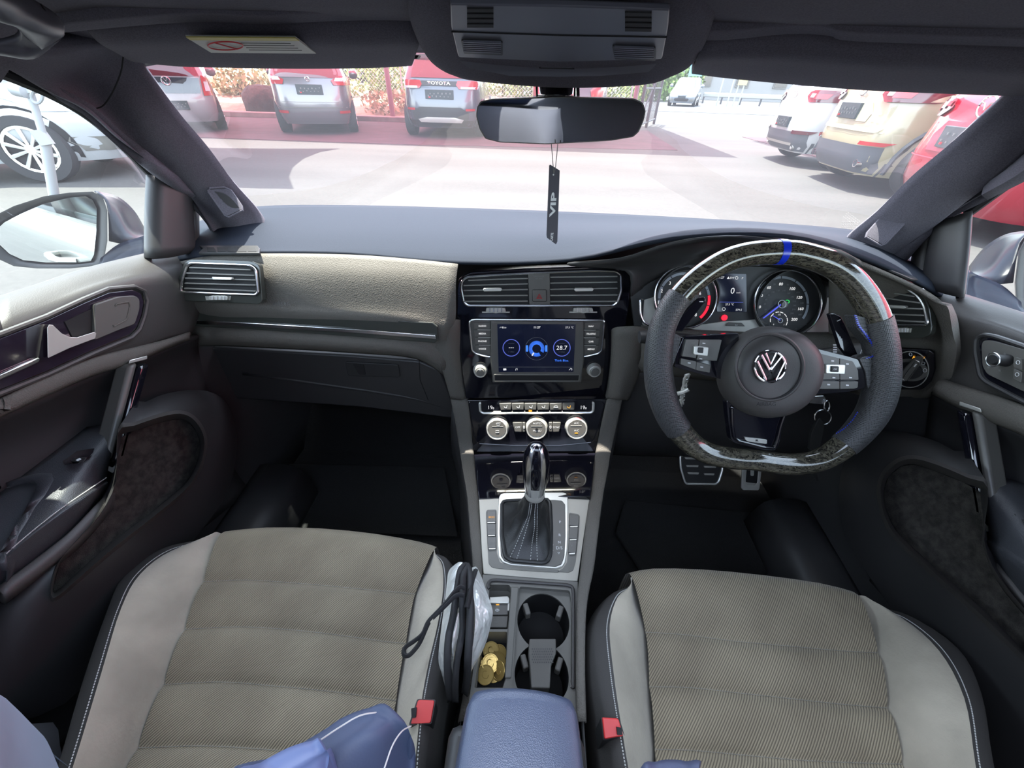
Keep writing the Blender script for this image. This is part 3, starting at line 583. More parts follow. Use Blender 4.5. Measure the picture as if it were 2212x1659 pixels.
plate('latch_plate', [(205, 658), (255, 641), (292, 638), (302, 646), (302, 668), (292, 700), (250, 716), (205, 735)], IL, .003, .009, M['midgrey'], D1, r=6, bevel=.0015)
wire('latch_plate_ridge', [(250, 657), (278, 652), (281, 660), (274, 690), (245, 706)], IL, .0092, .0012, M['dash'], D1, closed=False, r=4)
plate('latch_recess', [(140, 695), (175, 678), (205, 664), (206, 733), (160, 735)], IL, .003, .0045, M['black'], D1)
lv = obj('door_lever', MB().prism([IL.p(a, b, .018) for a, b in [(103, 772), (102, 708), (106, 701), (114, 702), (133, 720), (150, 728), (166, 729), (204, 717), (208, 720), (206, 731), (150, 752), (105, 773)]], [IL.p(a, b, .006) for a, b in [(103, 772), (102, 708), (106, 701), (114, 702), (133, 720), (150, 728), (166, 729), (204, 717), (208, 720), (206, 731), (150, 752), (105, 773)]]), M['silver'], D1, bevel=.003, seg=3, label='satin silver door lever')
plate('chrome_strip', [(-60, 834), (0, 808), (86, 771), (88, 778), (85, 783), (0, 822), (-60, 848)], IL, .003, .008, M['chrome'], D1, bevel=.0015)
# right door: inlay with mirror adjuster and lock buttons
IR = PL(Vector((.6575, .4, .85)), (-1, .0, .04))
rim = [(2290, 780), (2212, 748), (2150, 727), (2125, 723), (2109, 732), (2108, 760), (2118, 812), (2130, 825), (2212, 868), (2290, 905)]
plate('inlay', rim, IR, -.004, .002, M['piano'], D2, r=8, label='gloss black inlay')
wire('inlay_rim', rim, IR, .002, .0035, M['vinyl_s'], D2, closed=False, r=10)
plate('control_plate', [(2290, 775), (2212, 755), (2140, 735), (2124, 736), (2120, 745), (2122, 790), (2132, 808), (2212, 846), (2290, 880)], IR, .002, .006, M['midgrey'], D2, r=6, bevel=.001)
kn = turned('mirror_knob', 2152, 777, 15, IR, [(0, .026), (.8, .026), (1, .022), (1, .008), (1.15, .006), (1.15, .002)], M['plastic'], D2, base=.02)
wire('knob_ring', ell(2145, 777, 15, 15), IR, .0255, .0008, M['chrome'], D2)
plate('lock_button', [(2190, 770), (2207, 776), (2208, 800), (2189, 792)], IR, .005, .010, M['midgrey'], D2, r=3, bevel=.001)
plate('lock_button', [(2189, 796), (2208, 804), (2205, 827), (2188, 818)], IR, .005, .010, M['midgrey'], D2, r=3, bevel=.001)
wire('lock_symbol', ell(2199, 783, 4, 4, 12), IR, .0105, .0004, M['white'], D2, n=5); wire('lock_symbol', ell(2197, 809, 4, 4, 12), IR, .0105, .0004, M['white'], D2, n=5)
for a, b in ((2150, 762), (2168, 762), (2176, 768), (2132, 791), (2157, 798)): plate('print_mark', [(a, b), (a+5, b+1), (a+5, b+5), (a, b+4)], IR, .006, .0066, M['dim_print'], D2)
# ================================================================== DASHBOARD
DB = thing('dashboard', 'full-width grained grey dashboard under the windscreen', 'dashboard', (0, .75, .6))
def MX(p): return Vector((-p.x, p.y, p.z))
top = [[(360, 500, .80), (455, 478, .83), (552, 452, .87), (760, 449, .94), (1000, 455, .97), (1250, 464, .97), (1500, 477, .95), (1700, 490, .90), (1862, 507, .85), (1960, 545, .83), (2080, 580, .78)],
       [(360, 520, .765), (455, 497, .79), (560, 478, .82), (760, 470, .87), (1000, 474, .90), (1250, 484, .90), (1500, 490, .87), (1700, 500, .84), (1862, 525, .80), (1960, 565, .78), (2080, 600, .74)],
       [(366, 540, .72), (455, 526, .73), (570, 515, .745), (760, 508, .77), (1000, 512, .79), (1250, 512, .77), (1500, 499, .745), (1700, 503, .74), (1862, 536, .745), (1970, 582, .73), (2070, 622, .71)],
       [(372, 556, .68), (455, 546, .69), (570, 540, .70), (760, 540, .71), (1000, 552, .715), (1240, 548, .705), (1480, 507, .66), (1690, 508, .65), (1860, 548, .67), (1980, 600, .68), (2050, 640, .68)],
       [(364, 572, .668), (455, 556, .675), (570, 550, .68), (760, 553, .69), (990, 572, .69), (1230, 566, .685), (1450, 521, .635), (1690, 515, .62), (1856, 560, .645), (1975, 612, .66), (2036, 650, .665)]]
surf('top_pad', PY(top), M['dash_top'], DB, sol=-.006)
# demister slot and side vents on top of the dash
DT = plane3(P(400, 540, Y=.715), P(570, 535, Y=.725), P(480, 555, Y=.682)); DT.o = DT.o+Vector((0, 0, .008))
plate('demister_frame', [(430, 530), (556, 530), (561, 536), (560, 546), (428, 546), (438, 536)], DT, .001, .0062, M['plastic'], DB, bevel=.001)
for k in range(5): plate('demister_slot', [(446+k*22, 534), (462+k*22, 534), (466+k*22, 543), (448+k*22, 543)], DT, .003, .0068, M['black'], DB)
DT2 = plane3(P(1840, 545, Y=.72), P(1960, 592, Y=.72), P(1900, 560, Y=.74)); DT2.o = DT2.o+Vector((0, 0, .012))
plate('demister_frame', [(1828, 540), (1842, 541), (1900, 556), (1964, 588), (1984, 604), (1970, 602), (1900, 572), (1836, 548)], DT2, .001, .005, M['plastic'], DB, bevel=.001)
for k in range(5): plate('demister_slot', [(1846+k*24, 545+k*8.5), (1864+k*24, 551+k*9), (1867+k*24, 556+k*9), (1850+k*24, 550+k*8.5)], DT2, .003, .006, M['black'], DB)
# passenger pad
pad = [[(364, 572, .668), (455, 556, .675), (570, 550, .68), (760, 553, .69), (900, 563, .69), (990, 572, .69)],
       [(352, 612, .66), (455, 590, .655), (570, 590, .66), (760, 596, .665), (900, 605, .668), (985, 615, .67)],
       [(346, 655, .655), (455, 640, .64), (570, 650, .645), (760, 662, .65), (900, 672, .652), (984, 690, .655)],
       [(345, 676, .655), (455, 664, .635), (570, 671, .638), (760, 684, .642), (900, 697, .645), (968, 716, .65)],
       [(347, 700, .66), (455, 700, .645), (570, 705, .645), (760, 715, .65), (900, 728, .655), (965, 760, .655)],
       [(352, 735, .66), (455, 728, .632), (570, 732, .632), (760, 743, .635), (900, 756, .64), (962, 790, .65)],
       [(360, 748, .68), (455, 742, .645), (570, 746, .645), (760, 757, .65), (900, 770, .655), (966, 810, .665)]]
surf('passenger_pad', PY(pad), M['dash'], DB, sol=-.006)
surf('end_cap', PY([[(364, 572, .668), (356, 592, .70), (345, 600, .76)], [(352, 612, .66), (343, 620, .70), (330, 625, .76)], [(346, 655, .655), (338, 660, .70), (325, 665, .76)], [(347, 700, .66), (340, 700, .70), (330, 700, .76)], [(352, 735, .66), (346, 738, .70), (335, 740, .76)], [(362, 750, .68), (352, 760, .72), (345, 760, .76)]]), M['vinyl'], DB, sol=-.004)
# glossy trim strip with chrome line
TP = plane3(P(376, 690, Y=.634), P(940, 722, Y=.640), P(650, 680, Y=.640))
plate('trim_strip', [(379, 667), (390, 664), (560, 672), (760, 686), (935, 697), (945, 706), (946, 734), (938, 741), (760, 727), (560, 713), (384, 703), (376, 694)], TP, -.004, .004, M['piano_grey'], DB, bevel=.0015, label='gloss grey trim strip')
plate('chrome_line', [(382, 690), (560, 699), (760, 711), (940, 725), (942, 733), (760, 719), (560, 707), (382, 698)], TP, .004, .008, M['chrome'], DB, bevel=.001, label='chrome line')
text('AIRBAG', 608, 657, 8, plane3(P(580, 657, Y=.6435), P(640, 660, Y=.6440), P(608, 640, Y=.652)), .012, M['vinyl'], DB)
# glovebox
GP = plane3(P(400, 760, Y=.665), P(950, 790, Y=.665), P(700, 900, Y=.655))
gb = [(362, 745), (560, 757), (760, 768), (905, 780), (950, 800), (972, 850), (990, 900), (985, 905), (780, 880), (500, 860), (430, 850), (376, 800)]
plate('glovebox', gb, GP, -.02, 0, M['vinyl_s'], DB, bevel=.004)
wire('glovebox_seam', [(905, 770), (907, 820), (925, 865)], GP, .0005, .0008, M['black'], DB, closed=False)
plate('glovebox_handle', [(745, 782), (860, 788), (864, 815), (752, 812)], GP, -.001, .004, M['plastic'], DB, r=5, bevel=.001)
plate('handle_hollow', [(762, 786), (785, 787), (790, 810), (775, 809)], GP, .004, .005, M['black'], DB, r=3)
under = [[Vector((x, .66, z)) for x, z in ((-.66, .64), (-.3, .60), (-.17, .56))], [Vector((x, .80, z-.03)) for x, z in ((-.66, .60), (-.3, .57), (-.17, .54))], [Vector((x, .98, z)) for x, z in ((-.66, .5), (-.3, .5), (-.17, .5))]]
surf('underside', under, M['vinyl_s'], DB, sol=-.006)
# side vents
def vent(pl, frame, slats, tab, wheel, plate_px, parent=DB, ns=7):
    if plate_px: plate('vent_plate', plate_px, pl, -.01, .001, M['piano_grey'], parent, r=7, bevel=.001)
    fr = plate('vent_well', frame, pl, .0008, .0016, M['black'], parent, r=9)
    wire('vent_frame', frame, pl, .004, .0022, M['chrome'], parent, r=10, label='chrome vent frame')
    for (x0, y0, x1, y1) in slats:
        plate('vent_slat', [(x0, y0-1.6), (x1, y1-1.6), (x1, y1+1.6), (x0, y0+1.6)], pl, .001, .006, M['slat'], parent, bevel=.0008)
    if tab: plate('vent_tab', tab, pl, .005, .011, M['silver'], parent, r=1.5, bevel=.0008)
    if wheel:
        x, y, w, h = wheel
        plate('thumbwheel_slot', [(x-w/2-7, y-h/2), (x+w/2+7, y-h/2), (x+w/2+5, y+h/2), (x-w/2-5, y+h/2)], pl, .001, .002, M['silver_trim'], parent)
        tw = plate('thumbwheel', [(x-w/2, y-h/2+1), (x-w/3, y-h/2-1), (x+w/3, y-h/2-1), (x+w/2, y-h/2+1), (x+w/2-1, y+h/2), (x-w/2+1, y+h/2)], pl, .001, .006, M['silver_trim'], parent, bevel=.001)
        for k in range(4):
            a = x-w*.3+k*w*.2; plate('thumbwheel_rib', [(a-.8, y-h/2), (a+.8, y-h/2), (a+.8, y+h/2-1), (a-.8, y+h/2-1)], pl, .006, .0072, M['white'], tw)
VL = plane3(P(393, 627, X=-.68), P(410, 573, X=-.68), P(554, 635, Y=.632))
VL = PL(P(470, 600, Y=.636), (.0, -.93, .37))
vent(VL, [(391, 629), (394, 605), (404, 574), (412, 568), (540, 573), (553, 583), (558, 630), (553, 637), (470, 634), (398, 631)],
     [(408, 578, 541, 583), (402, 590, 549, 595), (399, 601, 551, 605), (398, 612, 552, 616), (397, 623, 552, 629)], [(457, 598), (499, 599), (502, 602), (498, 605), (459, 604)], (471, 644, 42, 9),
     [(381, 648), (385, 600), (398, 567), (408, 560), (545, 564), (560, 572), (567, 650), (560, 657), (470, 653), (390, 650)])
VR = plane3(P(1890, 615, Y=.675), P(1890, 705, Y=.640), P(1998, 690, Y=.585))
vent(VR, [(1870, 612), (1900, 616), (1960, 625), (1983, 640), (1996, 660), (2003, 695), (2000, 702), (1930, 702), (1880, 698)],
     [(1886, 626, 1975, 641), (1890, 641, 1988, 655), (1900, 664, 1993, 668), (1905, 678, 1996, 682), (1905, 691, 1998, 696)], [(1905, 658), (1954, 661), (1957, 664), (1953, 667), (1905, 664)], (1945, 714, 34, 9),
     [(1868, 606), (1900, 609), (1970, 622), (1995, 637), (2008, 665), (2013, 705), (2010, 722), (1990, 731), (1930, 730), (1880, 726)])
# right end of the dash around the outer vent and the light switch
rp = [[(1790, 540, .66), (1856, 562, .655), (1975, 614, .665), (2036, 652, .67), (2050, 680, .72)],
      [(1790, 570, .67), (1870, 590, .665), (1992, 634, .665), (2046, 675, .665), (2060, 700, .72)],
      [(1790, 650, .68), (1870, 680, .672), (2010, 690, .66), (2056, 730, .655), (2066, 740, .72)],
      [(1790, 720, .68), (1870, 740, .665), (2010, 745, .645), (2058, 770, .645), (2066, 775, .72)],
      [(1800, 780, .67), (1880, 800, .655), (2005, 800, .64), (2045, 820, .645), (2058, 812, .72)],
      [(1810, 830, .67), (1890, 842, .65), (1975, 848, .645), (2015, 842, .655), (2040, 840, .72)],
      [(1820, 850, .70), (1900, 858, .67), (1970, 862, .665), (2010, 852, .68), (2030, 850, .72)]]
rp = [[(a, b, c-d_) for (a, b, c), d_ in zip(r, (0, .005, .05, .10, .10))] for r in rp]
surf('driver_pad', PY(rp), M['dash'], DB, sol=-.006)
LP = plane3(P(1880, 752, Y=.632), P(1880, 840, Y=.617), P(2010, 800, Y=.568))
plate('switch_panel', [(1860, 752), (1870, 749), (2008, 757), (2018, 764), (2020, 800), (2010, 830), (1990, 842), (1900, 842), (1862, 836)], LP, -.004, .002, M['piano'], DB, r=4, bevel=.001)
rot = turned('light_switch', 1966, 798, 40, LP, [(0, .003), (.98, .003), (1, .001)], M['midgrey'], DB)
turned('switch_ring', 1966, 798, 28, LP, [(0, .006), (1, .006), (1.05, .003)], M['plastic'], rot)
wire('ring_edge', ell(1966, 798, 40, 39), LP, .003, .0008, M['silver_trim'], rot)
plate('switch_grip', [(1938, 811), (1974, 776), (1987, 779), (1989, 786), (1961, 823), (1950, 825), (1937, 817)], LP, .006, .020, M['midgrey'], rot, r=3, bevel=.002)
wire('grip_edge', [(1950, 818), (1978, 778), (1986, 781), (1985, 789), (1960, 822), (1952, 821)], LP, .0205, .0009, M['chrome'], rot, r=3)
plate('grip_mark', [(1978, 786), (1981, 787), (1976, 793), (1973, 792)], LP, .0204, .021, M['white'], rot)
text('0', 1967, 766, 8, LP, .0035, M['white'], rot); text('Auto', 1984, 772, 6, LP, .0035, M['orange_glow'], rot)
wire('lamp_symbol', ell(1994, 785, 4, 3, 10), LP, .0035, .0004, M['white'], rot, n=5); wire('lamp_symbol', ell(1998, 800, 4, 4, 10), LP, .0035, .0004, M['white'], rot, n=5)
for k in range(3): plate('lamp_ray', [(1988, 796+k*3), (1992, 796+k*3), (1992, 797.2+k*3), (1988, 797.2+k*3)], LP, .003, .0035, M['white'], rot)

# ------------------------------------------------------------------ centre stack
CS = PL(P(1165, 720, Y=.685), (.10, -.975, .19))
bz = [(1007, 861), (1000, 820), (990, 740), (986, 690), (987, 627), (991, 604), (1000, 596), (1016, 588), (1133, 580), (1264, 576), (1330, 578), (1350, 583), (1362, 596), (1360, 650), (1352, 705), (1331, 713), (1326, 760), (1320, 811), (1313, 859)]
CK = thing('centre_stack', 'gloss black centre stack with air vents, touchscreen and heater knobs', 'control panel', CS.p(1165, 860, -.05))
plate('fascia', bz, CS, -.03, 0, M['piano'], CK, bevel=.002, seg=3, label='gloss black fascia')
fr = [(996, 622), (998, 607), (1010, 598), (1050, 595), (1144, 590), (1285, 584.5), (1330, 585.5), (1341, 593), (1342, 627), (1334, 652), (1324, 660), (1012, 660), (1002, 653)]
plate('vent_well', fr, CS, .0004, .001, M['black'], CK, r=4)
wire('vent_frame', fr, CS, .003, .0026, M['chrome'], CK, r=5, label='chrome vent frame')
cx = lambda a: 960+a/4.609; cy_ = lambda b: 540+b/4.609
for (l, r_) in ((303, 284), (355, 338), (405, 394), (458, 453), (514, 511)):
    x0 = 235 if l < 320 else 190
    plate('vent_slat', [(cx(x0), cy_(l-7)), (cx(832), cy_(r_-7)), (cx(832), cy_(r_+7)), (cx(x0), cy_(l+7))], CS, .001, .006, M['slat'], CK, bevel=.0008)
for (l, r_) in ((272, 264), (331, 320), (393, 382), (454, 448), (515, 513)):
    plate('vent_slat', [(cx(1055), cy_(l-7)), (cx(1725), cy_(r_-7)), (cx(1725), cy_(r_+7)), (cx(1055), cy_(l+7))], CS, .001, .006, M['slat'], CK, bevel=.0008)
for x in (478, 1390): plate('vent_tab', [(cx(x-97), cy_(398)), (cx(x-85), cy_(380)), (cx(x+85), cy_(378)), (cx(x+97), cy_(392)), (cx(x+85), cy_(412)), (cx(x-85), cy_(414))], CS, .005, .012, M['silver'], CK, bevel=.001)
plate('hazard_panel', [(cx(835), cy_(236)), (cx(1048), cy_(234)), (cx(1054), cy_(541)), (cx(845), cy_(543))], CS, .001, .006, M['midgrey'], CK, bevel=.001)
text('PASSENGER', cx(940), cy_(263), 3.2, CS, .0064, M['dim_print'], CK); text('AIR BAG', cx(942), cy_(285), 3.2, CS, .0064, M['dim_print'], CK)
hb = plate('hazard_button', [(cx(878), cy_(397)), (cx(1014), cy_(397)), (cx(1017), cy_(512)), (cx(880), cy_(512))], CS, .006, .009, M['midgrey'], CK, r=3, bevel=.001)
wire('button_groove', [(cx(878), cy_(397)), (cx(1014), cy_(397)), (cx(1017), cy_(512)), (cx(880), cy_(512))], CS, .0065, .0008, M['black'], CK, r=3)
wire('hazard_triangle', [(cx(945), cy_(438)), (cx(972), cy_(484)), (cx(918), cy_(484))], CS, .0095, .0007, M['red_print'], hb, n=6)
wire('hazard_triangle', [(cx(945), cy_(455)), (cx(958), cy_(477)), (cx(932), cy_(477))], CS, .0095, .0005, M['red_print'], hb, n=6)
for (x, y) in ((512, 600), (1383, 600)):
    X_, Y_ = cx(x), cy_(y)
    plate('thumbwheel_slot', [(X_-30, Y_+3), (X_+30, Y_+3), (X_+30, Y_+5.5), (X_-30, Y_+5.5)], CS, 0, .0015, M['silver_trim'], CK)
    tw = plate('thumbwheel', [(X_-22, Y_+3), (X_-20, Y_-4), (X_-12, Y_-5), (X_+12, Y_-5), (X_+20, Y_-4), (X_+22, Y_+3), (X_, Y_+7)], CS, 0, .006, M['silver_trim'], CK, bevel=.001)
    for k in range(4): plate('thumbwheel_rib', [(X_-14+k*8.5, Y_-4), (X_-12+k*8.5, Y_-4), (X_-12+k*8.5, Y_+4), (X_-14+k*8.5, Y_+4)], CS, .006, .0072, M['chrome'], tw)
# radio unit
rd = thing('radio', 'colour touchscreen radio with menu keys and two knobs in the gloss black fascia', 'radio', CS.p(1160, 830, 0))
C = lambda pts: [(cx(a), cy_(b)) for a, b in pts]
plate('key_field', C([(250, 705), (300, 692), (1560, 700), (1590, 722), (1565, 995), (1535, 1028), (1395, 1058), (1365, 1318), (480, 1318), (452, 1058), (310, 1028), (276, 1000)]), CS, 0, .002, M['midgrey'], rd, bevel=.001)
wire('chrome_surround', C([(435, 1062), (310, 1030), (277, 1000), (247, 725), (262, 700), (300, 692), (1560, 700), (1588, 708), (1593, 730), (1565, 1000), (1530, 1030), (1400, 1060)]), CS, .003, .0022, M['chrome'], rd, closed=False, r=4)
plate('screen_bezel', C([(462, 714), (1388, 716), (1392, 1056), (1362, 1312), (484, 1312), (458, 1056)]), CS, .002, .008, M['midgrey'], rd, r=3, bevel=.002, label='grey screen surround')
scn = plate('display', C([(526, 738), (1308, 740), (1284, 1216), (540, 1216)]), CS, .006, .0085, M['screen'], rd, label='dark blue display')
plate('disc_slot', C([(505, 1250), (1338, 1250), (1332, 1298), (505, 1298)]), CS, .008, .0085, M['black'], rd)
wire('slot_rim', C([(495, 1240), (1345, 1240), (1338, 1306), (497, 1306)]), CS, .0085, .0009, M['grey_plastic'], rd, r=2)
for i, (a, b) in enumerate((('RADIO', 'NAV'), ('MEDIA', 'TRAFFIC'), ('PHONE', 'CAR'), ('VOICE', 'MENU'))):
    y = 758+i*76; d = i*6
    pp = C([(285+d, y-34), (455, y-34), (458, y+32), (292+d, y+32)] if i < 3 else [(300, y-34), (456, y-34), (456, y+60), (330, y+20)])
    kb = plate('menu_key', pp, CS, .002, .005, M['midgrey'], rd, bevel=.0008); text(a, cx(378), cy_(y), 3.6, CS, .0054, M['white_glow'], kb, bold=.02)
    if i < 3: plate('key_line', C([(330+d, y+35), (462, y+35), (462, y+40), (332+d, y+40)]), CS, .004, .0056, M['silver'], kb)
    pp = C([(1390, y-34), (1556-d, y-34), (1550-d, y+32), (1390, y+32)] if i < 3 else [(1390, y-34), (1540, y-34), (1515, y+25), (1390, y+58)])
    kb = plate('menu_key', pp, CS, .002, .005, M['midgrey'], rd, bevel=.0008); text(b, cx(1460), cy_(y+3), 3.6, CS, .0054, M['white_glow'], kb, bold=.02)
    if i < 3: plate('key_line', C([(1382, y+38), (1508, y+38), (1508, y+43), (1382, y+43)]), CS, .004, .0056, M['silver'], kb)
for (x, y) in ((358, 1192), (1485, 1188)):
    kn = turned('radio_knob', cx(x), cy_(y), 14.5, CS, [(0, .015), (.55, .015), (.62, .012), (.78, .013), (.9, .012), (1, .004), (1.08, .001)], M['silver_trim'], rd)
    turned('knob_cap', cx(x), cy_(y), 9, CS, [(0, .0165), (.9, .0165), (1, .015)], M['midgrey'], kn)
wire('power_symbol', ell(cx(356), cy_(1192), 2.2, 2.2, 12), CS, .017, .0004, M['white'], rd, n=5)
# what the display shows
so = .0090
def ring(px, py, r, wd, m_, par=scn, off=so, nm='display_ring', pl=CS, n=36): return wire(nm, ell(px, py, r, r, n), pl, off, wd, m_, par, n=5, flat=.3)
ring(cx(666), cy_(974), 18, .0009, M['blue_dim']); ring(cx(1169), cy_(974), 18, .0009, M['blue_dim']); ring(cx(918), cy_(983), 24.5, .0004, M['dim_print'])
seg = MB()
for k in range(46):
    an = math.radians(-118+k*(326/45)) ; 
    if -100 < math.degrees(an) < -90: pass
    ca, sa = math.cos(an), -math.sin(an)
    a = CS.p(cx(918)+9.5*math.sin(an+math.pi), cy_(983)+9.5*math.cos(an+math.pi), so); b = CS.p(cx(918)+17*math.sin(an+math.pi), cy_(983)+17*math.cos(an+math.pi), so)
    seg.tube([a, b], .0005, 4)
obj('display_segments', seg, M['blue_glow'], scn, smooth=False, kind='stuff')
plate('display_pointer', C([(885, 1020), (896, 1028), (876, 1056), (868, 1048)]), CS, .0088, .0096, M['white_glow'], scn)
for x in (822, 1014): plate('display_bar', C([(x-10, 950), (x+10, 950), (x+10, 1012), (x-10, 1012)]), CS, .0088, .0093, M['blue_glow'], scn)
text('---', cx(666), cy_(970), 8, CS, so, M['white_glow'], scn, wscale=1.0); text('28.7', cx(1168), cy_(976), 9, CS, so, M['white_glow'], scn)
text('Think Blue.', cx(1168), cy_(1101), 4.4, CS, so, M['blue_glow'], scn); text('Eco', cx(596), cy_(772), 4, CS, so, M['white_glow'], scn)
wire('car_symbol', C([(553, 778), (556, 768), (572, 768), (575, 778)]), CS, so, .0003, M['white_glow'], scn, closed=False, n=4)
text('11:27', cx(921), cy_(771), 4.6, CS, so, M['white_glow'], scn, bold=.02); text('27.5 °C', cx(1245), cy_(772), 3.9, CS, so, M['white_glow'], scn)
for x in (666, 1168):
    text('consumer', cx(x), cy_(930), 2.2, CS, so, M['dim_print'], scn); text('l / 100km', cx(x), cy_(1016), 2.2, CS, so, M['dim_print'], scn)
plate('display_line', C([(542, 1165), (1286, 1165), (1286, 1168), (542, 1168)]), CS, .0085, so, M['dim_print'], scn)
plate('display_icon', C([(585, 1182), (615, 1180), (617, 1198), (587, 1200)]), CS, .0085, so, M['white_glow'], scn)
wire('display_icon', C([(708, 1200), (712, 1182), (726, 1180), (724, 1197)]), CS, so, .0004, M['white_glow'], scn, closed=False, n=4)
wire('display_icon', C([(1240, 1196), (1252, 1186), (1256, 1178), (1270, 1182), (1268, 1198)]), CS, so, .0005, M['white_glow'], scn, closed=False, n=4)
# climate panel
CL = plane3(P(1007, 864, Y=.643), P(1313, 864, Y=.646), P(1155, 977, Y=.600))
D = lambda pts: [(980+a/3.95, 840+b/3.95) for a, b in pts]
plate('climate_panel', [(1007, 864), (1313, 862), (1289, 976), (1022, 977)], CL, -.02, 0, M['piano'], CK, bevel=.002, label='gloss black climate panel')
wire('panel_rib', [(1012, 868), (1024, 940), (1032, 958), (1110, 962), (1210, 962), (1280, 955), (1290, 930), (1306, 870)], CL, -.0004, .0016, M['piano'], CK, closed=False, r=6)
wire('silver_bracket', D([(222, 120), (226, 190), (250, 207), (1168, 203), (1190, 190), (1193, 118)]), CL, .003, .0028, M['silver'], CK, closed=False, r=3)
for k in range(6):
    x0, x1 = 388+k*108, 388+(k+1)*108-4
    kb = plate('climate_key', D([(x0, 125), (x1, 123), (x1-3, 178), (x0+(14 if k == 0 else 2), 180)]), CL, 0, .006, M['midgrey'], CK, bevel=.001)
    xm = (x0+x1)/2
    if k == 4: wire('key_symbol', D([(xm-20, 160), (xm-12, 148), (xm+10, 146), (xm+20, 158)]), CL, .0064, .0005, M['white'], kb, n=4)
    else: wire('key_symbol', D([(xm-10, 152), (xm-2, 163), (xm+12, 164), (xm+16, 142)]), CL, .0064, .0006, M['orange_glow'] if k == 5 else M['white'], kb, closed=False, n=4)
plate('key_lamp', D([(640, 185), (668, 185), (668, 195), (640, 195)]), CL, .001, .0045, M['orange_glow'], CK)
for x in (316, 1105): text('19', 980+(x-6)/3.95, 840+160/3.95, 7.5, CL, .001, M['white_glow'], CK); text('.0', 980+(x+20)/3.95, 840+166/3.95, 4.5, CL, .001, M['white_glow'], CK)
for (x, y, r, up_, dn) in ((375, 330, 23.5, None, None), (708, 327, 23, 'AUTO', 'MENU'), (1045, 324, 23.5, 'A/C', 'A/C')):
    px, py = 980+x/3.95, 840+y/3.95
    kn = turned('climate_knob', px, py, r, CL, [(0, .014), (.80, .014), (.84, .0155), (.93, .0155), (.97, .012), (1, .004), (1.06, .001)], M['silver'], CK, n=48)
    turned('knob_face', px, py-3, r*.82, CL, [(0, .0158), (.98, .0158), (1, .014)], M['midgrey'], kn)
    o_ = .0164
    plate('knob_line', [(px-12, py-2.6), (px+12, py-2.6), (px+12, py-1.6), (px-12, py-1.6)], CL, .0158, o_, M['silver'], kn)
    if up_:
        text(up_, px+1, py-8 if up_ == 'AUTO' else py-8, 4.2, CL, o_, M['white'], kn); text(dn, px+1, py+8, 4.2, CL, o_, M['white'], kn)
    else:
        wire('knob_symbol', [(px-3, py-9), (px+6, py-10), (px+5, py-5), (px-2, py-5)], CL, o_, .0004, M['white'], kn, n=4); wire('knob_symbol', [(px-4, py+7), (px+3, py+7), (px+3, py+11), (px-4, py+11)], CL, o_, .0004, M['white'], kn, n=4)
    wire('temperature_arc', [(px+(r*.72)*math.sin(a), py-3-(r*.72)*math.cos(a)) for a in np.linspace(-.1, .75, 8)], CL, o_, .0006, M['red_print'] if up_ != 'AUTO' else M['orange_glow'], kn, closed=False, n=4)
    if up_ == 'AUTO': turned('sensor_dot', px, py-2, 3, CL, [(0, .017), (1, .017), (1, .015)], M['black'], kn, n=12)
    if up_ == 'A/C': plate('knob_lamp', [(px-3, py+13), (px+4, py+13), (px+4, py+14.6), (px-3, py+14.6)], CL, .0158, o_, M['orange_glow'], kn)
for q, t_ in (([(503, 290), (582, 288), (582, 368), (520, 366)], 'OFF'), ([(586, 288), (612, 290), (605, 330), (612, 366), (586, 368)], None), ([(812, 288), (840, 286), (842, 366), (812, 366)], None), ([(846, 286), (914, 288), (900, 366), (846, 368)], 'SYNC')):
    kb = plate('climate_key', D(q), CL, 0, .005, M['midgrey'], CK, bevel=.001); cxx = sum(a for a, b in q)/len(q)
    if t_: text(t_, 980+cxx/3.95, 840+328/3.95, 4, CL, .0054, M['white'], kb)
    else: wire('fan_symbol', ell(980+cxx/3.95, 840+327/3.95, 1.6, 2.6, 8), CL, .0054, .0006, M['white'], kb, n=4)
# stack flanks
fl_l = PY([[(925, 690, .652), (962, 690, .650), (988, 690, .668), (995, 692, .69)], [(948, 770, .652), (975, 770, .648), (994, 770, .665), (1000, 772, .69)], [(966, 830, .648), (985, 830, .643), (1001, 830, .655), (1008, 832, .68)], [(975, 861, .646), (993, 862, .641), (1008, 862, .65), (1014, 864, .67)]])
surf('left_flank', fl_l, M['dash'], CK, sol=-.003)
fl_r = PY([[(1324, 712, .69), (1334, 706, .662), (1375, 704, .65), (1400, 712, .655)], [(1322, 770, .685), (1330, 770, .660), (1362, 772, .648), (1384, 790, .66)], [(1315, 830, .675), (1322, 830, .652), (1345, 832, .644), (1362, 850, .66)], [(1309, 861, .665), (1316, 861, .648), (1338, 862, .641), (1354, 864, .66)]])
surf('right_flank', fl_r, M['dash'], CK, sol=-.003)

# ------------------------------------------------------------------ instrument binnacle behind the wheel
IB = thing('instrument_cluster', 'instrument cluster with rev counter, small display and speedometer under a hooded cowl', 'instrument cluster', P(1590, 700, Y=.72))
CP = PL(P(1600, 655, Y=.715), (.0, -.93, .36))
hood = [[(1230, 566, .685), (1340, 556, .66), (1450, 522, .635), (1570, 508, .62), (1690, 516, .62), (1790, 530, .635), (1856, 560, .645)],
        [(1235, 572, .685), (1350, 562, .662), (1455, 532, .64), (1570, 518, .628), (1690, 528, .63), (1790, 545, .64), (1862, 575, .65)],
        [(1350, 585, .69), (1385, 578, .70), (1460, 556, .71), (1570, 545, .72), (1690, 550, .72), (1800, 575, .71), (1868, 600, .67)],
        [(1362, 640, .69), (1390, 620, .73), (1460, 590, .74), (1570, 575, .74), (1690, 578, .74), (1800, 610, .73), (1862, 640, .68)]]
surf('cowl', PY(hood), M['vinyl_s'], IB, sol=-.003)
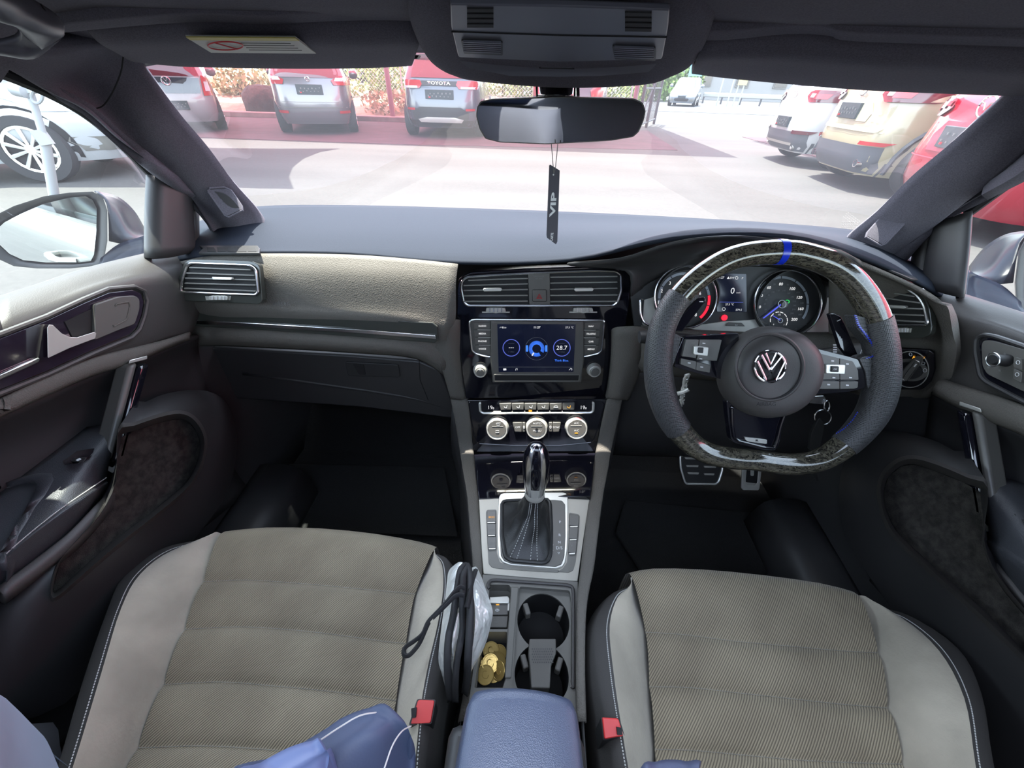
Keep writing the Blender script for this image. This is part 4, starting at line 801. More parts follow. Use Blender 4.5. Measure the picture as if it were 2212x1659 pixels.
plate('cluster_back', [(1372, 560), (1450, 530), (1600, 520), (1750, 530), (1850, 575), (1862, 660), (1855, 722), (1372, 712), (1362, 640)], CP, -.01, -.002, M['plastic'], IB)
plate('cluster_surround', [(1388, 700), (1392, 648), (1418, 640), (1430, 690), (1470, 708), (1560, 695), (1640, 690), (1700, 716), (1770, 690), (1782, 645), (1800, 640), (1806, 660), (1812, 700), (1815, 716), (1600, 722), (1400, 712)], CP, -.002, .001, M['silver_trim'], IB, label='pale silver surround below the dials')
wire('surround_edge', [(1382, 645), (1383, 680), (1390, 697), (1410, 706), (1500, 714), (1700, 724), (1820, 724)], CP, .004, .0022, M['chrome'], IB, closed=False, r=8)
def dial(px, py, r, nm):
    d = turned(nm, px, py, r, CP, [(0, .001), (.97, .001), (.98, .012), (1.02, .012), (1.04, 0)], M['plastic'], IB, n=56)
    ringo = obj('chrome_rim', MB().tube([CP.p(px+r*math.cos(a), py+r*math.sin(a), .012) for a in np.linspace(0, 2*math.pi, 57)[:-1]], .0015, 8, True, up=CP.n), M['chrome'], d)
    return d
def on(px, py, off=.0015): return CP.p(px, py, off)
def arc(px, py, r, a0, a1, w, m_, par, off=.0022, n=10):
    A = [math.radians(a0+(a1-a0)*k/n) for k in range(n+1)]
    o = [on(px+(r+w)*math.sin(a), py-(r+w)*math.cos(a), off) for a in A]; i = [on(px+(r-w)*math.sin(a), py-(r-w)*math.cos(a), off) for a in A]
    return obj('scale_segment', MB().grid([o, i]), m_, par)
sp = dial(1702, 655, 72, 'speedometer')
M['scale'] = mat('scale_grey', (.35, .38, .42), .5)
ctr = (1689.5, 657)
sx = lambda a: 1580+a/6.9125; sy = lambda b: 560+b/6.9125
for k, (a0, a1) in enumerate(((-74, -59), (-57, -36), (-34, -2), (0, 31), (33, 62), (64, 91), (93, 126), )): arc(1689, 655, 56, a0, a1, 2.6, M['scale'], sp)
for s_, x, y, h in (('20', 410, 715, 6), ('40', 440, 545, 6), ('60', 560, 425, 6), ('80', 740, 372, 6), ('100', 908, 442, 6), ('120', 1012, 572, 6), ('160', 1032, 743, 6), ('200', 940, 900, 6),
                    ('30', 400, 622, 3.6), ('50', 484, 470, 3.6), ('70', 642, 378, 3.6), ('90', 842, 383, 3.6), ('110', 992, 497, 3.6), ('140', 1052, 655, 3.6), ('180', 1020, 828, 3.6),
                    ('20', 508, 752, 3.4), ('40', 497, 670, 3.4), ('60', 515, 602, 3.4), ('80', 558, 538, 3.4), ('100', 620, 492, 3.4), ('120', 698, 468, 3.4), ('140', 782, 470, 3.4), ('160', 855, 507, 3.4), ('180', 908, 562, 3.4), ('210', 936, 630, 3.4), ('240', 940, 693, 3.4), ('270', 930, 752, 3.4), ('300', 905, 810, 3.4)):
    text(s_, sx(x), sy(y), h, CP, .003, M['white_glow'] if h > 5 else M['dim_print'], sp, bold=.02 if h > 5 else 0, name='dial_number')
text('km/h', sx(532), sy(790), 2.4, CP, .003, M['dim_print'], sp, name='dial_number')
M['needle'] = mat('blue_needle', (.02, .04, .7), .4, emit=(.1, .12, .8), estr=.14)
plate('needle', [(sx(760), sy(650)), (sx(776), sy(664)), (sx(486), sy(884)), (sx(470), sy(880))], CP, .006, .0075, M['needle'], sp)
turned('needle_hub', ctr[0], ctr[1], 8.5, CP, [(0, .009), (.8, .009), (1, .007), (1, .003)], M['midgrey'], sp, n=24); wire('hub_ring', ell(*ctr, 8.3, 8.3, 24), CP, .009, .0008, M['white'], sp)
wire('brake_lamp', ell(sx(833), sy(634), 4.4, 3.4, 14), CP, .003, .0009, M['green_glow'], sp, n=5)
arc(sx(708), sy(915), 19, -70, -50, .5, M['white_glow'], sp)
fg = turned('fuel_gauge', sx(708), sy(915), 19, CP, [(0, .0018), (1, .0018), (1, .001)], M['plastic'], sp)
for a0 in (-100, -60, -22, 8, 40, 72, 100): arc(sx(708), sy(915), 18.5, a0, a0+24, .8, M['white_glow'], fg, .003, 4)
text('1/2', sx(715), sy(828), 3.2, CP, .003, M['white_glow'], fg, name='dial_number'); text('0', sx(630), sy(975), 3, CP, .003, M['white_glow'], fg, name='dial_number'); text('1', sx(785), sy(978), 3, CP, .003, M['white_glow'], fg, name='dial_number')
wire('hub_ring', ell(sx(730), sy(915), 5, 5, 16), CP, .006, .0006, M['white'], fg); plate('needle', [(sx(735), sy(905)), (sx(728), sy(915)), (sx(618), sy(845)), (sx(622), sy(838))], CP, .005, .006, M['needle'], fg)
rv_ = dial(1481, 642, 67, 'rev_counter')
for a0, a1, m_ in ((-112, -92, 'scale'), (-90, -62, 'scale'), (-60, -32, 'scale'), (-30, 6, 'scale'), (8, 30, 'scale'), (32, 52, 'scale'), (54, 68, 'scale'), (69, 82, 'scale'), (83, 105, 'red_glow'), (107, 140, 'red_glow')): arc(1478, 645, 54, a0, a1, 2.8, M[m_], rv_)
tx = lambda a: 1380+a/6.9125; ty = lambda b: 480+b/6.9125
for s_, x, y in (('1', 293, 1200), ('2', 342, 1028), ('3', 465, 912), ('4', 640, 850), ('6', 915, 1065), ('8', 850, 1385)): text(s_, tx(x), ty(y), 7, CP, .003, M['white_glow'], rv_, name='dial_number')
cdp = plate('cluster_display', [(1548, 590), (1612, 592), (1613, 674), (1549, 673)], CP, -.001, .003, M['screen'], IB, r=2)
text('11:27', tx(1225), ty(828), 4.5, CP, .0035, M['white_glow'], cdp); text('▲SW', tx(1370), ty(832), 4.5, CP, .0035, M['white_glow'], cdp); wire('stop_start_ring', ell(tx(1460), ty(832), 3, 3, 12), CP, .0035, .0004, M['white_glow'], cdp, n=4); text('P', tx(1547), ty(838), 4.5, CP, .0035, M['white_glow'], cdp)
text('0', tx(1400), ty(1028), 13, CP, .0035, M['white_glow'], cdp); text('km/h', tx(1487), ty(1053), 3, CP, .0035, M['white_glow'], cdp)
plate('display_line', [(tx(1180), ty(1188)), (tx(1558), ty(1194)), (tx(1558), ty(1200)), (tx(1180), ty(1195))], CP, .003, .0036, M['blue_dim'], cdp)
text('27.5 °C', tx(1355), ty(1228), 4, CP, .0035, M['white_glow'], cdp); text('579.5', tx(1492), ty(1310), 4.2, CP, .0035, M['white_glow'], cdp); wire('cruise_symbol', ell(tx(1268), ty(1297), 3.4, 3.2, 12), CP, .0035, .0004, M['white_glow'], cdp, n=4)
turned('warning_lamp', tx(1277), ty(1425), 6.5, CP, [(0, .001), (1, .001), (1, -.001)], M['red_glow'], IB, n=20)
bt = plate('trip_button', [(tx(1300), ty(1550)), (tx(1345), ty(1495)), (tx(1540), ty(1505)), (tx(1590), ty(1555))], CP, .001, .005, M['midgrey'], IB, bevel=.001); text('0.0', tx(1455), ty(1537), 3, CP, .0055, M['white'], bt)
# lower lip in front of the cluster, column shroud, stalks
lip2 = PY([[(1384, 706, .70), (1500, 716, .69), (1650, 722, .69), (1800, 722, .69), (1870, 732, .69)], [(1384, 716, .66), (1500, 724, .655), (1650, 732, .655), (1800, 735, .655), (1880, 745, .655)], [(1384, 770, .65), (1500, 775, .645), (1650, 785, .645), (1800, 790, .645), (1885, 800, .65)], [(1372, 800, .665), (1500, 815, .66), (1650, 830, .66), (1800, 840, .66), (1890, 850, .66)]])
surf('lower_lip', lip2, M['dash'], DB, sol=-.004)
knee = PY([[(1345, 790, .68), (1500, 805, .67), (1700, 830, .67), (1890, 850, .67)], [(1330, 880, .67), (1500, 890, .66), (1700, 900, .66), (1900, 905, .67)], [(1310, 960, .66), (1500, 970, .66), (1700, 970, .66), (1930, 950, .68)], [(1310, 980, .74), (1500, 985, .76), (1700, 985, .76), (1940, 960, .76)]])
surf('knee_panel', knee, M['vinyl_s'], DB, sol=-.004)
CO = thing('steering_column', 'black steering column shroud behind the wheel with two stalks', 'steering column', P(1650, 860, Y=.60))
obj('shroud', MB().tube([P(1655, 800, Y=.535), P(1650, 815, Y=.60), P(1650, 820, Y=.66)], [.055, .07, .075], 24, flat=.8), M['vinyl_s'], CO)
st = obj('wiper_stalk', MB().tube([P(1740, 768, Y=.58), P(1800, 762, Y=.575), P(1855, 758, Y=.57), P(1880, 758, Y=.57)], [.010, .012, .0165, .014], 14, flat=.75), M['plastic'], CO)
SPL = PL(P(1870, 756, Y=.555), (0, -.93, .36))
for k in range(5): plate('stalk_print', [(1800, 744+k*5), (1808, 744+k*5), (1808, 746.5+k*5), (1800, 746.5+k*5)], PL(P(1800, 756, Y=.562), (0, -.93, .36)), 0, .0005, M['white'], st)
obj('stalk_print', MB().tube([SPL.p(1858, 764), SPL.p(1868, 742)], .0006, 4), M['white'], st); obj('stalk_print', MB().tube([SPL.p(*p) for p in ell(1872, 754, 4, 3, 10)], .0004, 4, True), M['white'], st)
st2 = obj('indicator_stalk', MB().tube([P(1560, 740, Y=.59), P(1460, 730, Y=.58), P(1400, 728, Y=.575), P(1381, 728, Y=.575)], [.010, .011, .014, .012], 14, flat=.8), M['plastic'], CO)

# ================================================================== STEERING WHEEL
WPt = Vector((.342, .491, .845)); 
WPL = PL(WPt, (.0, -.90, .436))
SW = thing('steering_wheel', 'flat-bottomed steering wheel in marbled carbon and perforated leather with a blue top marker', 'steering wheel', WPt)
wx = lambda a: 1360+a/2.963; wy = lambda b: 500+b/2.963
rimc = [(900, 133), (740, 150), (590, 200), (430, 305), (300, 440), (215, 600), (186, 760), (184, 900), (205, 1040), (262, 1190), (340, 1300), (420, 1375), (520, 1425), (660, 1452), (800, 1462), (930, 1482), (1060, 1490), (1180, 1474), (1270, 1438), (1370, 1370), (1470, 1275), (1555, 1160), (1605, 1020), (1618, 850), (1602, 680), (1552, 500), (1440, 330), (1290, 210), (1100, 147), (1000, 134)]
cpath = cr([WPL.p(wx(a), wy(b)) for a, b in rimc], 6, True); cpath = [Vector(p) for p in cpath]
NR = len(cpath)
def rim_r(i):   # a little fatter at the hand grips
    k = i/6.0
    g = math.exp(-((k-8.0)/2.6)**2)+math.exp(-((k-22.0)/2.8)**2)
    return .0168+.0035*g
def rim_part(name, i0, i1, mt, extra=0.0, label=None):
    ids = [(i0+j) % NR for j in range(((i1-i0) % NR)+1)]
    return obj(name, MB().tube([cpath[i] for i in ids], [rim_r(i)+extra for i in ids], 20, up=WPL.n), mt, SW, label=label)
rim_part('rim', int(24.7*6), int(3.9*6)+NR, M['carbon'], label='gloss marbled carbon upper rim')
rim_part('rim', int(9.6*6), int(19.2*6), M['carbon'], label='gloss marbled carbon bottom rim')
rim_part('hand_grip', int(3.85*6), int(9.7*6), M['perf'], .0012, 'perforated leather left grip'); rim_part('hand_grip', int(19.1*6), int(24.8*6), M['perf'], .0012, 'perforated leather right grip')
mk = int(29.3*6); rim_part('centre_marker', mk, mk+3, M['blue_band'], .0006, 'blue marker band')
# leather thumb wings that reach inside the rim
def wing(pts, nm='grip_wing'):
    q = rnd([(wx(a), wy(b)) for a, b in pts], 5); return plate(nm, q, WPL, -.012, .006, M['perf'], SW, bevel=.006, seg=3)
wing([(222, 435), (300, 424), (446, 402), (440, 425), (340, 500), (290, 560), (272, 640), (330, 672), (330, 690), (290, 830), (262, 900), (190, 900), (180, 600)])
wing([(1435, 532), (1520, 555), (1655, 597), (1670, 800), (1560, 960), (1525, 1010), (1510, 900), (1470, 815), (1500, 800), (1560, 790), (1540, 720), (1455, 620)])
# blue stitching on the right grip
b1 = cr([WPL.p(wx(a), wy(b), .008) for a, b in ((1438, 535), (1460, 600), (1505, 660), (1550, 730), (1560, 790), (1500, 815))], 10); sm = MB()
for k in range(len(b1)-1):
    if k % 2 == 0: sm.tube([Vector(b1[k]), Vector(b1[k+1])+Vector((.003, 0, 0))], .0008, 4)
obj('stitching', sm, M['blue_band'], SW, kind='stuff', smooth=False, label='blue stitching')
b1 = cr([WPL.p(wx(a), wy(b), .006) for a, b in ((1455, 1160), (1420, 1215), (1370, 1265), (1318, 1298))], 9); sm = MB()
for k in range(0, len(b1)-1, 2): sm.tube([Vector(b1[k]), Vector(b1[k+1])+Vector((0, 0, .003))], .0008, 4)
obj('stitching', sm, M['blue_band'], SW, kind='stuff', smooth=False, label='blue stitching')
# spokes
Wp = lambda pts: [(wx(a), wy(b)) for a, b in pts]
plate('spoke', Wp([(345, 672), (700, 652), (700, 960), (560, 940), (400, 900), (285, 868), (300, 780)]), WPL, -.012, .004, M['piano'], SW, r=4, bevel=.003, seg=3)
plate('spoke', Wp([(1050, 700), (1150, 738), (1400, 800), (1475, 822), (1500, 860), (1518, 960), (1510, 1000), (1400, 1028), (1180, 1045), (1050, 1050)]), WPL, -.012, .004, M['piano'], SW, r=4, bevel=.003, seg=3)
plate('spoke', Wp([(620, 1080), (1005, 1120), (985, 1230), (955, 1370), (935, 1402), (860, 1400), (670, 1355), (650, 1330), (632, 1200)]), WPL, -.012, .002, M['piano'], SW, r=5, bevel=.004, seg=3)
wire('spoke_edge', Wp([(655, 1125), (660, 1250), (672, 1318), (700, 1340), (860, 1380), (925, 1385), (945, 1340), (965, 1250), (998, 1155)]), WPL, .004, .0022, M['chrome_dark'] if 'chrome_dark' in M else M['piano'], SW, closed=False, r=3)
bd = plate('badge', Wp([(737, 1317), (880, 1334), (880, 1358), (870, 1360), (760, 1345), (742, 1335)]), WPL, .002, .0045, M['silver'], SW, r=1.5, bevel=.0006)
text('R', wx(815), wy(1338), 3.6, WPL, .005, M['black'], bd, bold=.06, wscale=1.9)
# button clusters
def btn(pts, o1=.009, mt=M['midgrey'], nm='wheel_button', r=2): return plate(nm, Wp(pts), WPL, .003, o1, mt, SW, r=r, bevel=.001)
btn([(362, 690), (446, 692), (428, 812), (336, 800)]); btn([(450, 692), (592, 694), (560, 830), (432, 822)]); btn([(330, 812), (428, 832), (424, 886), (326, 850)]); btn([(430, 834), (520, 856), (514, 905), (426, 888)])
pd = btn([(415, 732), (508, 742), (502, 800), (410, 788)], .013, M['silver'], 'rocker', 3); btn([(442, 742), (476, 744), (472, 780), (438, 776)], .015, M['plastic'], 'rocker_centre', 2)
for s_, x, y in (('RES', 408, 714), ('SET', 376, 790)): text(s_, wx(x), wy(y), 3.2, WPL, .0095, M['dim_print'], SW)
for x, y in ((382, 842), (462, 868), (476, 716), (456, 815)): plate('print_mark', Wp([(x-9, y-4), (x+9, y-2), (x+9, y+4), (x-9, y+2)]), WPL, .009, .0094, M['white'], SW)
btn([(1165, 768), (1342, 812), (1345, 948), (1190, 948)]); btn([(1346, 812), (1430, 832), (1462, 890), (1466, 950), (1348, 950)]); btn([(1168, 955), (1345, 960), (1345, 1010), (1155, 1010)]); btn([(1348, 960), (1465, 960), (1462, 1000), (1440, 1008), (1348, 1010)])
btn([(1258, 850), (1384, 854), (1380, 915), (1256, 910)], .013, M['silver'], 'rocker', 3); btn([(1294, 862), (1342, 864), (1340, 902), (1292, 900)], .015, M['plastic'], 'rocker_centre', 2)
text('OK', wx(1317), wy(882), 3.6, WPL, .0155, M['white'], SW)
for x, y in ((1308, 935), (1275, 980), (1395, 984), (1415, 935), (1300, 828), (1395, 848)): plate('print_mark', Wp([(x-9, y-5), (x+9, y-3), (x+9, y+5), (x-9, y+5)]), WPL, .009, .0094, M['white'], SW)
# airbag hub
hb_ = turned('airbag_cover', wx(872), wy(900), 101, WPL, [(0, .038), (.30, .040), (.45, .041), (.60, .0412), (.72, .0405), (.80, .0385), (.90, .032), (.97, .020), (1.0, .006), (1.0, -.01)], M['vinyl_hub'] if 'vinyl_hub' in M else M['vinyl'], SW, n=64, label='round grained airbag cover')
hc = (wx(898), wy(865)); HO = .0415
wire('cover_ridge', ell(wx(895), wy(868), 73, 72, 56), WPL, .0400, .0024, M['vinyl'], hb_)
wire('cover_groove', ell(wx(895), wy(868), 69.5, 68.5, 56), WPL, .0412, .0010, M['black'], hb_)
text('AIRBAG', wx(875), wy(1106), 8, WPL, .0412, M['black'], hb_)
lg = turned('emblem', *hc, 35, WPL, [(0, HO), (.85, HO), (.88, HO+.004), (1, HO+.003), (1.06, HO-.001)], M['plastic'], SW, n=48, base=HO, label='round chrome emblem')
M['chrome_b'] = mat('bright_chrome', (.85, .85, .86), .08, 1.0)
wire('emblem_ring', ell(*hc, 33.5, 33.5, 48), WPL, HO+.004, .0017, M['chrome_b'], lg)
ex = lambda a, b: (wx(a), wy(b))
for stroke in ([(842, 790), (893, 885), (903, 862)], [(972, 800), (905, 885)], [(868, 778), (900, 850), (938, 775)], [(815, 830), (872, 950), (900, 890), (935, 952), (995, 830)]):
    wire('emblem_stroke', [ex(*p) for p in stroke], WPL, HO+.004, .0019, M['chrome_b'], lg, closed=False)
# paddles
plate('shift_paddle', Wp([(1280, 528), (1300, 522), (1350, 545), (1380, 600), (1465, 800), (1400, 800), (1350, 740)]), WPL, -.025, -.018, M['piano'], SW, r=2, bevel=.002, label='gloss black right shift paddle')
plate('shift_paddle', Wp([(440, 425), (478, 418), (490, 430), (488, 452), (470, 470), (400, 560), (340, 640), (275, 640), (270, 615), (340, 530), (420, 450)]), WPL, -.008, .0, M['piano'], SW, r=2, bevel=.002, label='gloss black left shift paddle')
plate('paddle_mark', Wp([(448, 446), (472, 446), (472, 452), (448, 452)]), WPL, 0, .001, M['white'], SW)
plate('paddle_mark', Wp([(1328, 572), (1350, 562), (1351, 566), (1330, 576)]), WPL, -.018, -.0175, M['white'], SW)
# ignition key, ring and fob strap; rosary-like cord on the left stalk
K = thing('car_key', 'car key in the ignition with a metal split ring and black leather fob', 'key', P(1760, 870, Y=.60))
KP = PL(P(1755, 865, Y=.58), (0, -.9, .3))
plate('key_body', [(wx(1105), wy(1075)), (wx(1130), wy(1055)), (wx(1245), wy(1050)), (wx(1262), wy(1075)), (wx(1255), wy(1110)), (wx(1110), wy(1095))], KP, -.008, .004, M['chrome'], K, r=2, bevel=.002)
wire('split_ring', ell(wx(1236), wy(1188), 18, 16, 28), KP, .004, .0014, M['chrome'], K); wire('link', ell(wx(1262), wy(1115), 6, 11, 16), KP, .006, .0016, M['chrome'], K)
plate('fob', [(wx(a), wy(b)) for a, b in ((1215, 1190), (1245, 1230), (1240, 1290), (1215, 1400), (1150, 1400), (1165, 1290))], KP, .004, .010, M['boot'], K, r=3, bevel=.002)
fb_ = plate('fob', [(wx(a), wy(b)) for a, b in ((1165, 1545), (1195, 1535), (1215, 1605), (1195, 1590))], KP, .0, .004, M['boot'], K, bevel=.001)
N = thing('cord', 'twisted silver cord hanging behind the left side of the steering wheel', 'cord', P(1472, 870, Y=.57))
cp_ = [P(wx(a), wy(b), Y=.57) for a, b in ((372, 918), (360, 950), (355, 985), (345, 1020), (340, 1060), (335, 1110))]; cp_ = cr(cp_, 8)
for ph in (0, math.pi): obj('strand', MB().tube([Vector(p)+Vector((math.cos(i*.9+ph)*.003, 0, math.sin(i*.9+ph)*.003)) for i, p in enumerate(cp_)], .0028, 7), M['silver'], N)
obj('cross_piece', MB().tube([P(wx(302), wy(1040), Y=.565), P(wx(340), wy(1030), Y=.565), P(wx(378), wy(1010), Y=.565)], .004, 8), M['silver'], N)
# ================================================================== CENTRE CONSOLE
HZ = .545; HP = PL((0, .4, HZ), (0, 0, 1))
CC = thing('centre_console', 'centre console between the seats with gear selector plate, cup holders and coin tray', 'console', (0, .3, .25))
# side rails
def rail(name, pts, s):
    rows = []
    for (o, i, y, Yd) in pts:
        a = P(o, y, Y=Yd); b = P(i, y, Y=Yd); t = .003; n = Vector((0, -.4, .9)) if Yd > .5 else Vector((0, 0, 1))
        rows.append([a+Vector((0, .01, -.05)), a-n*.006, a+n*t, a.lerp(b, .5)+n*(t+.002), b+n*t, b-n*.008])
    return surf(name, rows, M['dash'], CC, sol=-.002, n=3)
def yz(y):  # depth of the console profile by image row on the centre line
    if y > 1080: return P(1150, y, Z=.548).y
    return float(np.interp(y, [862, 977, 1075, 1240, 1330, 1480, 1560], [.645, .596, .458, .305, .235, .125, .085]))
L = [(975, 1010, 864), (985, 1016, 915), (994, 1022, 974), (1002, 1028, 1025), (1010, 1034, 1075), (1016, 1038, 1150), (1022, 1043, 1225), (1018, 1040, 1330), (1004, 1030, 1480), (990, 1015, 1560)]
rail('side_rail', [(o, i, y, yz(y)) for o, i, y in L], -1)
Rr = [(1343, 1311, 864), (1332, 1300, 915), (1319, 1288, 974), (1310, 1280, 1025), (1301, 1274, 1075), (1291, 1264, 1150), (1282, 1255, 1225), (1269, 1247, 1290), (1264, 1246, 1350), (1263, 1245, 1440), (1264, 1245, 1500), (1266, 1247, 1560)]
rail('side_rail', [(o, i, y, yz(y)) for o, i, y in Rr], 1)
# side walls down to the floor
for s_, pts in ((-1, L), (1, Rr)):
    rows = []
    for (o, i, y) in pts:
        a = P(o, y, Y=yz(y)); rows.append([a+Vector((-s_*.004, 0, -.002)), Vector((a.x+s_*.01, a.y, a.z*.5+.13)), Vector((s_*.14 if y < 1000 else a.x+s_*.02, a.y, .25))])
    a = rows[-1]; rows.append([p+Vector((0, -.45, 0)) for p in a])
    surf('side_wall', rows, M['vinyl_s'], CC, sol=-.002, n=2)
# sloping gloss storage cover and silver gear surround
cv = [(1022, 980), (1288, 978), (1275, 1071), (1034, 1078)]
SCP = plane3(P(1022, 981, Y=.597), P(1288, 979, Y=.599), P(1155, 1075, Z=HZ+.001))
plate('storage_cover', cv, SCP, -.012, .0, M['piano'], CC, bevel=.0015, label='gloss black storage cover')
Q = lambda pts: [(980+a/3.95, 840+b/3.95) for a, b in pts]
plate('gear_surround', Q([(215, 942), (382, 934), (960, 922), (1163, 913), (1058, 1642), (255, 1578), (240, 1400)]), HP, -.012, .001, M['console_silver'], CC, bevel=.001, label='matt silver surround')
fr = Q([(386, 925), (400, 897), (425, 888), (930, 882), (962, 892), (975, 920), (974, 1200), (968, 1380), (950, 1480), (925, 1515), (875, 1532), (480, 1500), (420, 1478), (385, 1430), (374, 1300), (378, 1050)])
plate('silver_plate', fr, HP, .001, .004, M['silver'], CC, r=2, bevel=.001)
ip = Q([(398, 1000), (425, 965), (470, 952), (860, 946), (925, 952), (952, 985), (955, 1250), (945, 1430), (920, 1495), (870, 1515), (490, 1486), (430, 1465), (402, 1420), (394, 1250)])
plate('selector_plate', ip, HP, .003, .0055, M['midgrey'], CC, r=2, bevel=.001)
for s_, x, y, h in (('P', 908, 1137, 5.5), ('R', 905, 1248, 5.5), ('N', 902, 1309, 5.5), ('D/S', 901, 1358, 6.5), ('+', 845, 1333, 5), ('−', 845, 1378, 5), ('▽', 897, 1402, 4)): text(s_, 980+x/3.95, 840+y/3.95, h, HP, .006, M['white'], CC)
plate('button_strip', Q([(275, 1052), (285, 1032), (365, 1030), (368, 1400), (395, 1480), (480, 1512), (700, 1530), (900, 1545), (900, 1565), (700, 1556), (420, 1535), (330, 1524), (298, 1490), (282, 1200)]), HP, .001, .002, M['grey_plastic'], CC, r=3)
plate('button_strip', Q([(985, 1056), (1062, 1068), (1077, 1085), (1068, 1250), (1040, 1480), (1020, 1545), (985, 1565), (880, 1560), (930, 1535), (968, 1480), (980, 1300)]), HP, .001, .002, M['grey_plastic'], CC, r=3)
def cb_(pts, lab=None, xy=None, m_='dim_print'):
    b = plate('console_button', Q(pts), HP, .002, .006, M['midgrey'], CC, r=1.5, bevel=.001)
    x0, x1, y1 = pts[3][0], pts[2][0], pts[2][1]
    plate('button_line', Q([(x0+8, y1+2), (x1-8, y1), (x1-8, y1+7), (x0+8, y1+9)]), HP, .002, .0055, M['silver'], b)
    if lab: text(lab, 980+xy[0]/3.95, 840+xy[1]/3.95, 4, HP, .0064, M[m_], b)
cb_([(284, 1040), (362, 1040), (362, 1135), (280, 1137)], 'ECO', (324, 1095), 'orange_glow'); cb_([(282, 1148), (360, 1148), (360, 1246), (286, 1248)], 'OFF', (322, 1208)); cb_([(286, 1262), (362, 1260), (364, 1358), (292, 1360)], 'OFF', (324, 1316))
cb_([(990, 1062), (1072, 1082), (1066, 1170), (986, 1162)]); cb_([(986, 1175), (1064, 1182), (1056, 1282), (982, 1275)]); cb_([(982, 1290), (1054, 1296), (1044, 1400), (978, 1392)], 'P', (1008, 1340), 'dim_print')
# gear selector
GL = thing('gear_selector', 'gear selector with chrome and gloss black knob above a stitched leather boot', 'gear lever', P(1150, 1150, Z=HZ))
kt, kb_ = P(1160, 958, Y=.405), P(1155, 1068, Y=.392)
ax = (kt-kb_).normalized(); ln = (kt-kb_).length
hw = (P(1189, 1000, Y=.40)-P(1129, 1000, Y=.40)).length/2
prof = [(.0, 1.0), (.35, .99), (.62, .94), (.85, .84), (.98, .70), (1.0, .58), (.97, .42), (.88, .25), (.78, .12), (.72, .04), (.72, 0)]
prof = [(a, h) for a, h in [tuple(v) for v in cr([np.array(p) for p in prof], 4)]]
full = MB(); U = Vector((1, 0, 0))
def kstrip(a0, a1, sc_, n): return MB().lathe(kb_, ax, [(max(0, r)*hw*sc_, h*ln) for r, h in prof], n, a0, a1, sq=.92, u=U)
kk = obj('knob', kstrip(0, 2*math.pi, .985, 40), M['piano'], GL, label='gloss black knob')
kang = []
w0 = ax.cross(U)   # find where the camera side is
cs_ = 1 if w0.y < 0 else -1
an0 = math.pi/2*cs_
for off, wd in ((-.78, .42), (.36, .42)): obj('knob_strip', kstrip(an0+off, an0+off+wd, 1.01, 8), M['chrome'], GL, sol=.001, label='chrome strip on the knob')
pf2 = [(r, h) for r, h in prof if h < .27]; obj('knob_heel', MB().lathe(kb_, ax, [(r*hw*1.015, h*ln) for r, h in pf2], 12, an0-.36, an0+.36, sq=.92, u=U), M['silver'], GL)
obj('collar', MB().lathe(kb_-ax*.006, ax, [(hw*.7, 0), (hw*.76, .003), (hw*.76, .010), (hw*.72, .014)], 32, sq=.92, u=U), M['silver_trim'], GL)
# boot: loft from the collar to the plate, with folds
base = rnd(Q([(412, 975), (440, 962), (800, 948), (822, 975), (832, 1200), (825, 1420), (800, 1478), (760, 1492), (490, 1470), (440, 1440), (408, 1250)]), 6)
bw = [HP.p(a, b, .004) for a, b in base]
NB = 64
def resample(loop, n):
    L_ = [Vector(p) for p in loop]; d = [0]
    for i in range(len(L_)): d.append(d[-1]+(L_[(i+1) % len(L_)]-L_[i]).length)
    out = []; 
    for k in range(n):
        t = d[-1]*k/n; i = max(j for j in range(len(L_)) if d[j] <= t+1e-9); f_ = (t-d[i])/max(1e-9, d[i+1]-d[i]); out.append(L_[i].lerp(L_[(i+1) % len(L_)], f_))
    return out
bw = resample(bw, NB); cen = sum(bw, Vector())/NB
angs = [math.atan2((p-cen).y, (p-cen).x) for p in bw]
rows = []
ctop = kb_-ax*.004
for k in range(13):
    t = k/12; row = []
    zc = ctop.lerp(cen, t)
    for p, a in zip(bw, angs):
        r0 = hw*.78; tp = ctop+Vector((math.cos(a)*r0, math.sin(a)*r0*.9, 0))
        e = t**2.6*.8+t*.2; q_ = tp.lerp(Vector((p.x, p.y, ctop.z)), e*.97); z = ctop.z+(cen.z+.001-ctop.z)*(t**.85)
        fold = math.sin(a*5+t*5)*.0035*math.sin(math.pi*t)+math.sin(a*9-t*8)*.0016*math.sin(math.pi*t)
        d_ = (q_-Vector((zc.x, zc.y, q_.z))).normalized(); row.append(Vector((q_.x+d_.x*fold, q_.y+d_.y*fold, z+math.sin(t*9+a*2)*.002*math.sin(math.pi*t))))
    row.append(row[0]); rows.append(row)
boot = obj('boot', MB().grid(rows), M['boot'], GL, angle=80, label='black leather gear boot')
for a_off in (-.42, -.24, .12, .30):
    ai = min(range(NB), key=lambda i: abs(((angs[i]+math.pi/2-a_off+math.pi) % (2*math.pi))-math.pi)); st = cr([r[ai]*1 for r in rows], 5); sm = MB(); bo = (Vector(CAMP)-cen).normalized()*.0012
    for k in range(0, len(st)-1, 2): sm.tube([Vector(st[k])+bo, Vector(st[k+1])+bo], .0006, 4)
    obj('stitching', sm, M['thread'], boot, kind='stuff', smooth=False)
obj('boot_rim', MB().tube([p+Vector((0, 0, .002)) for p in bw], .0035, 8, True), M['boot'], GL)
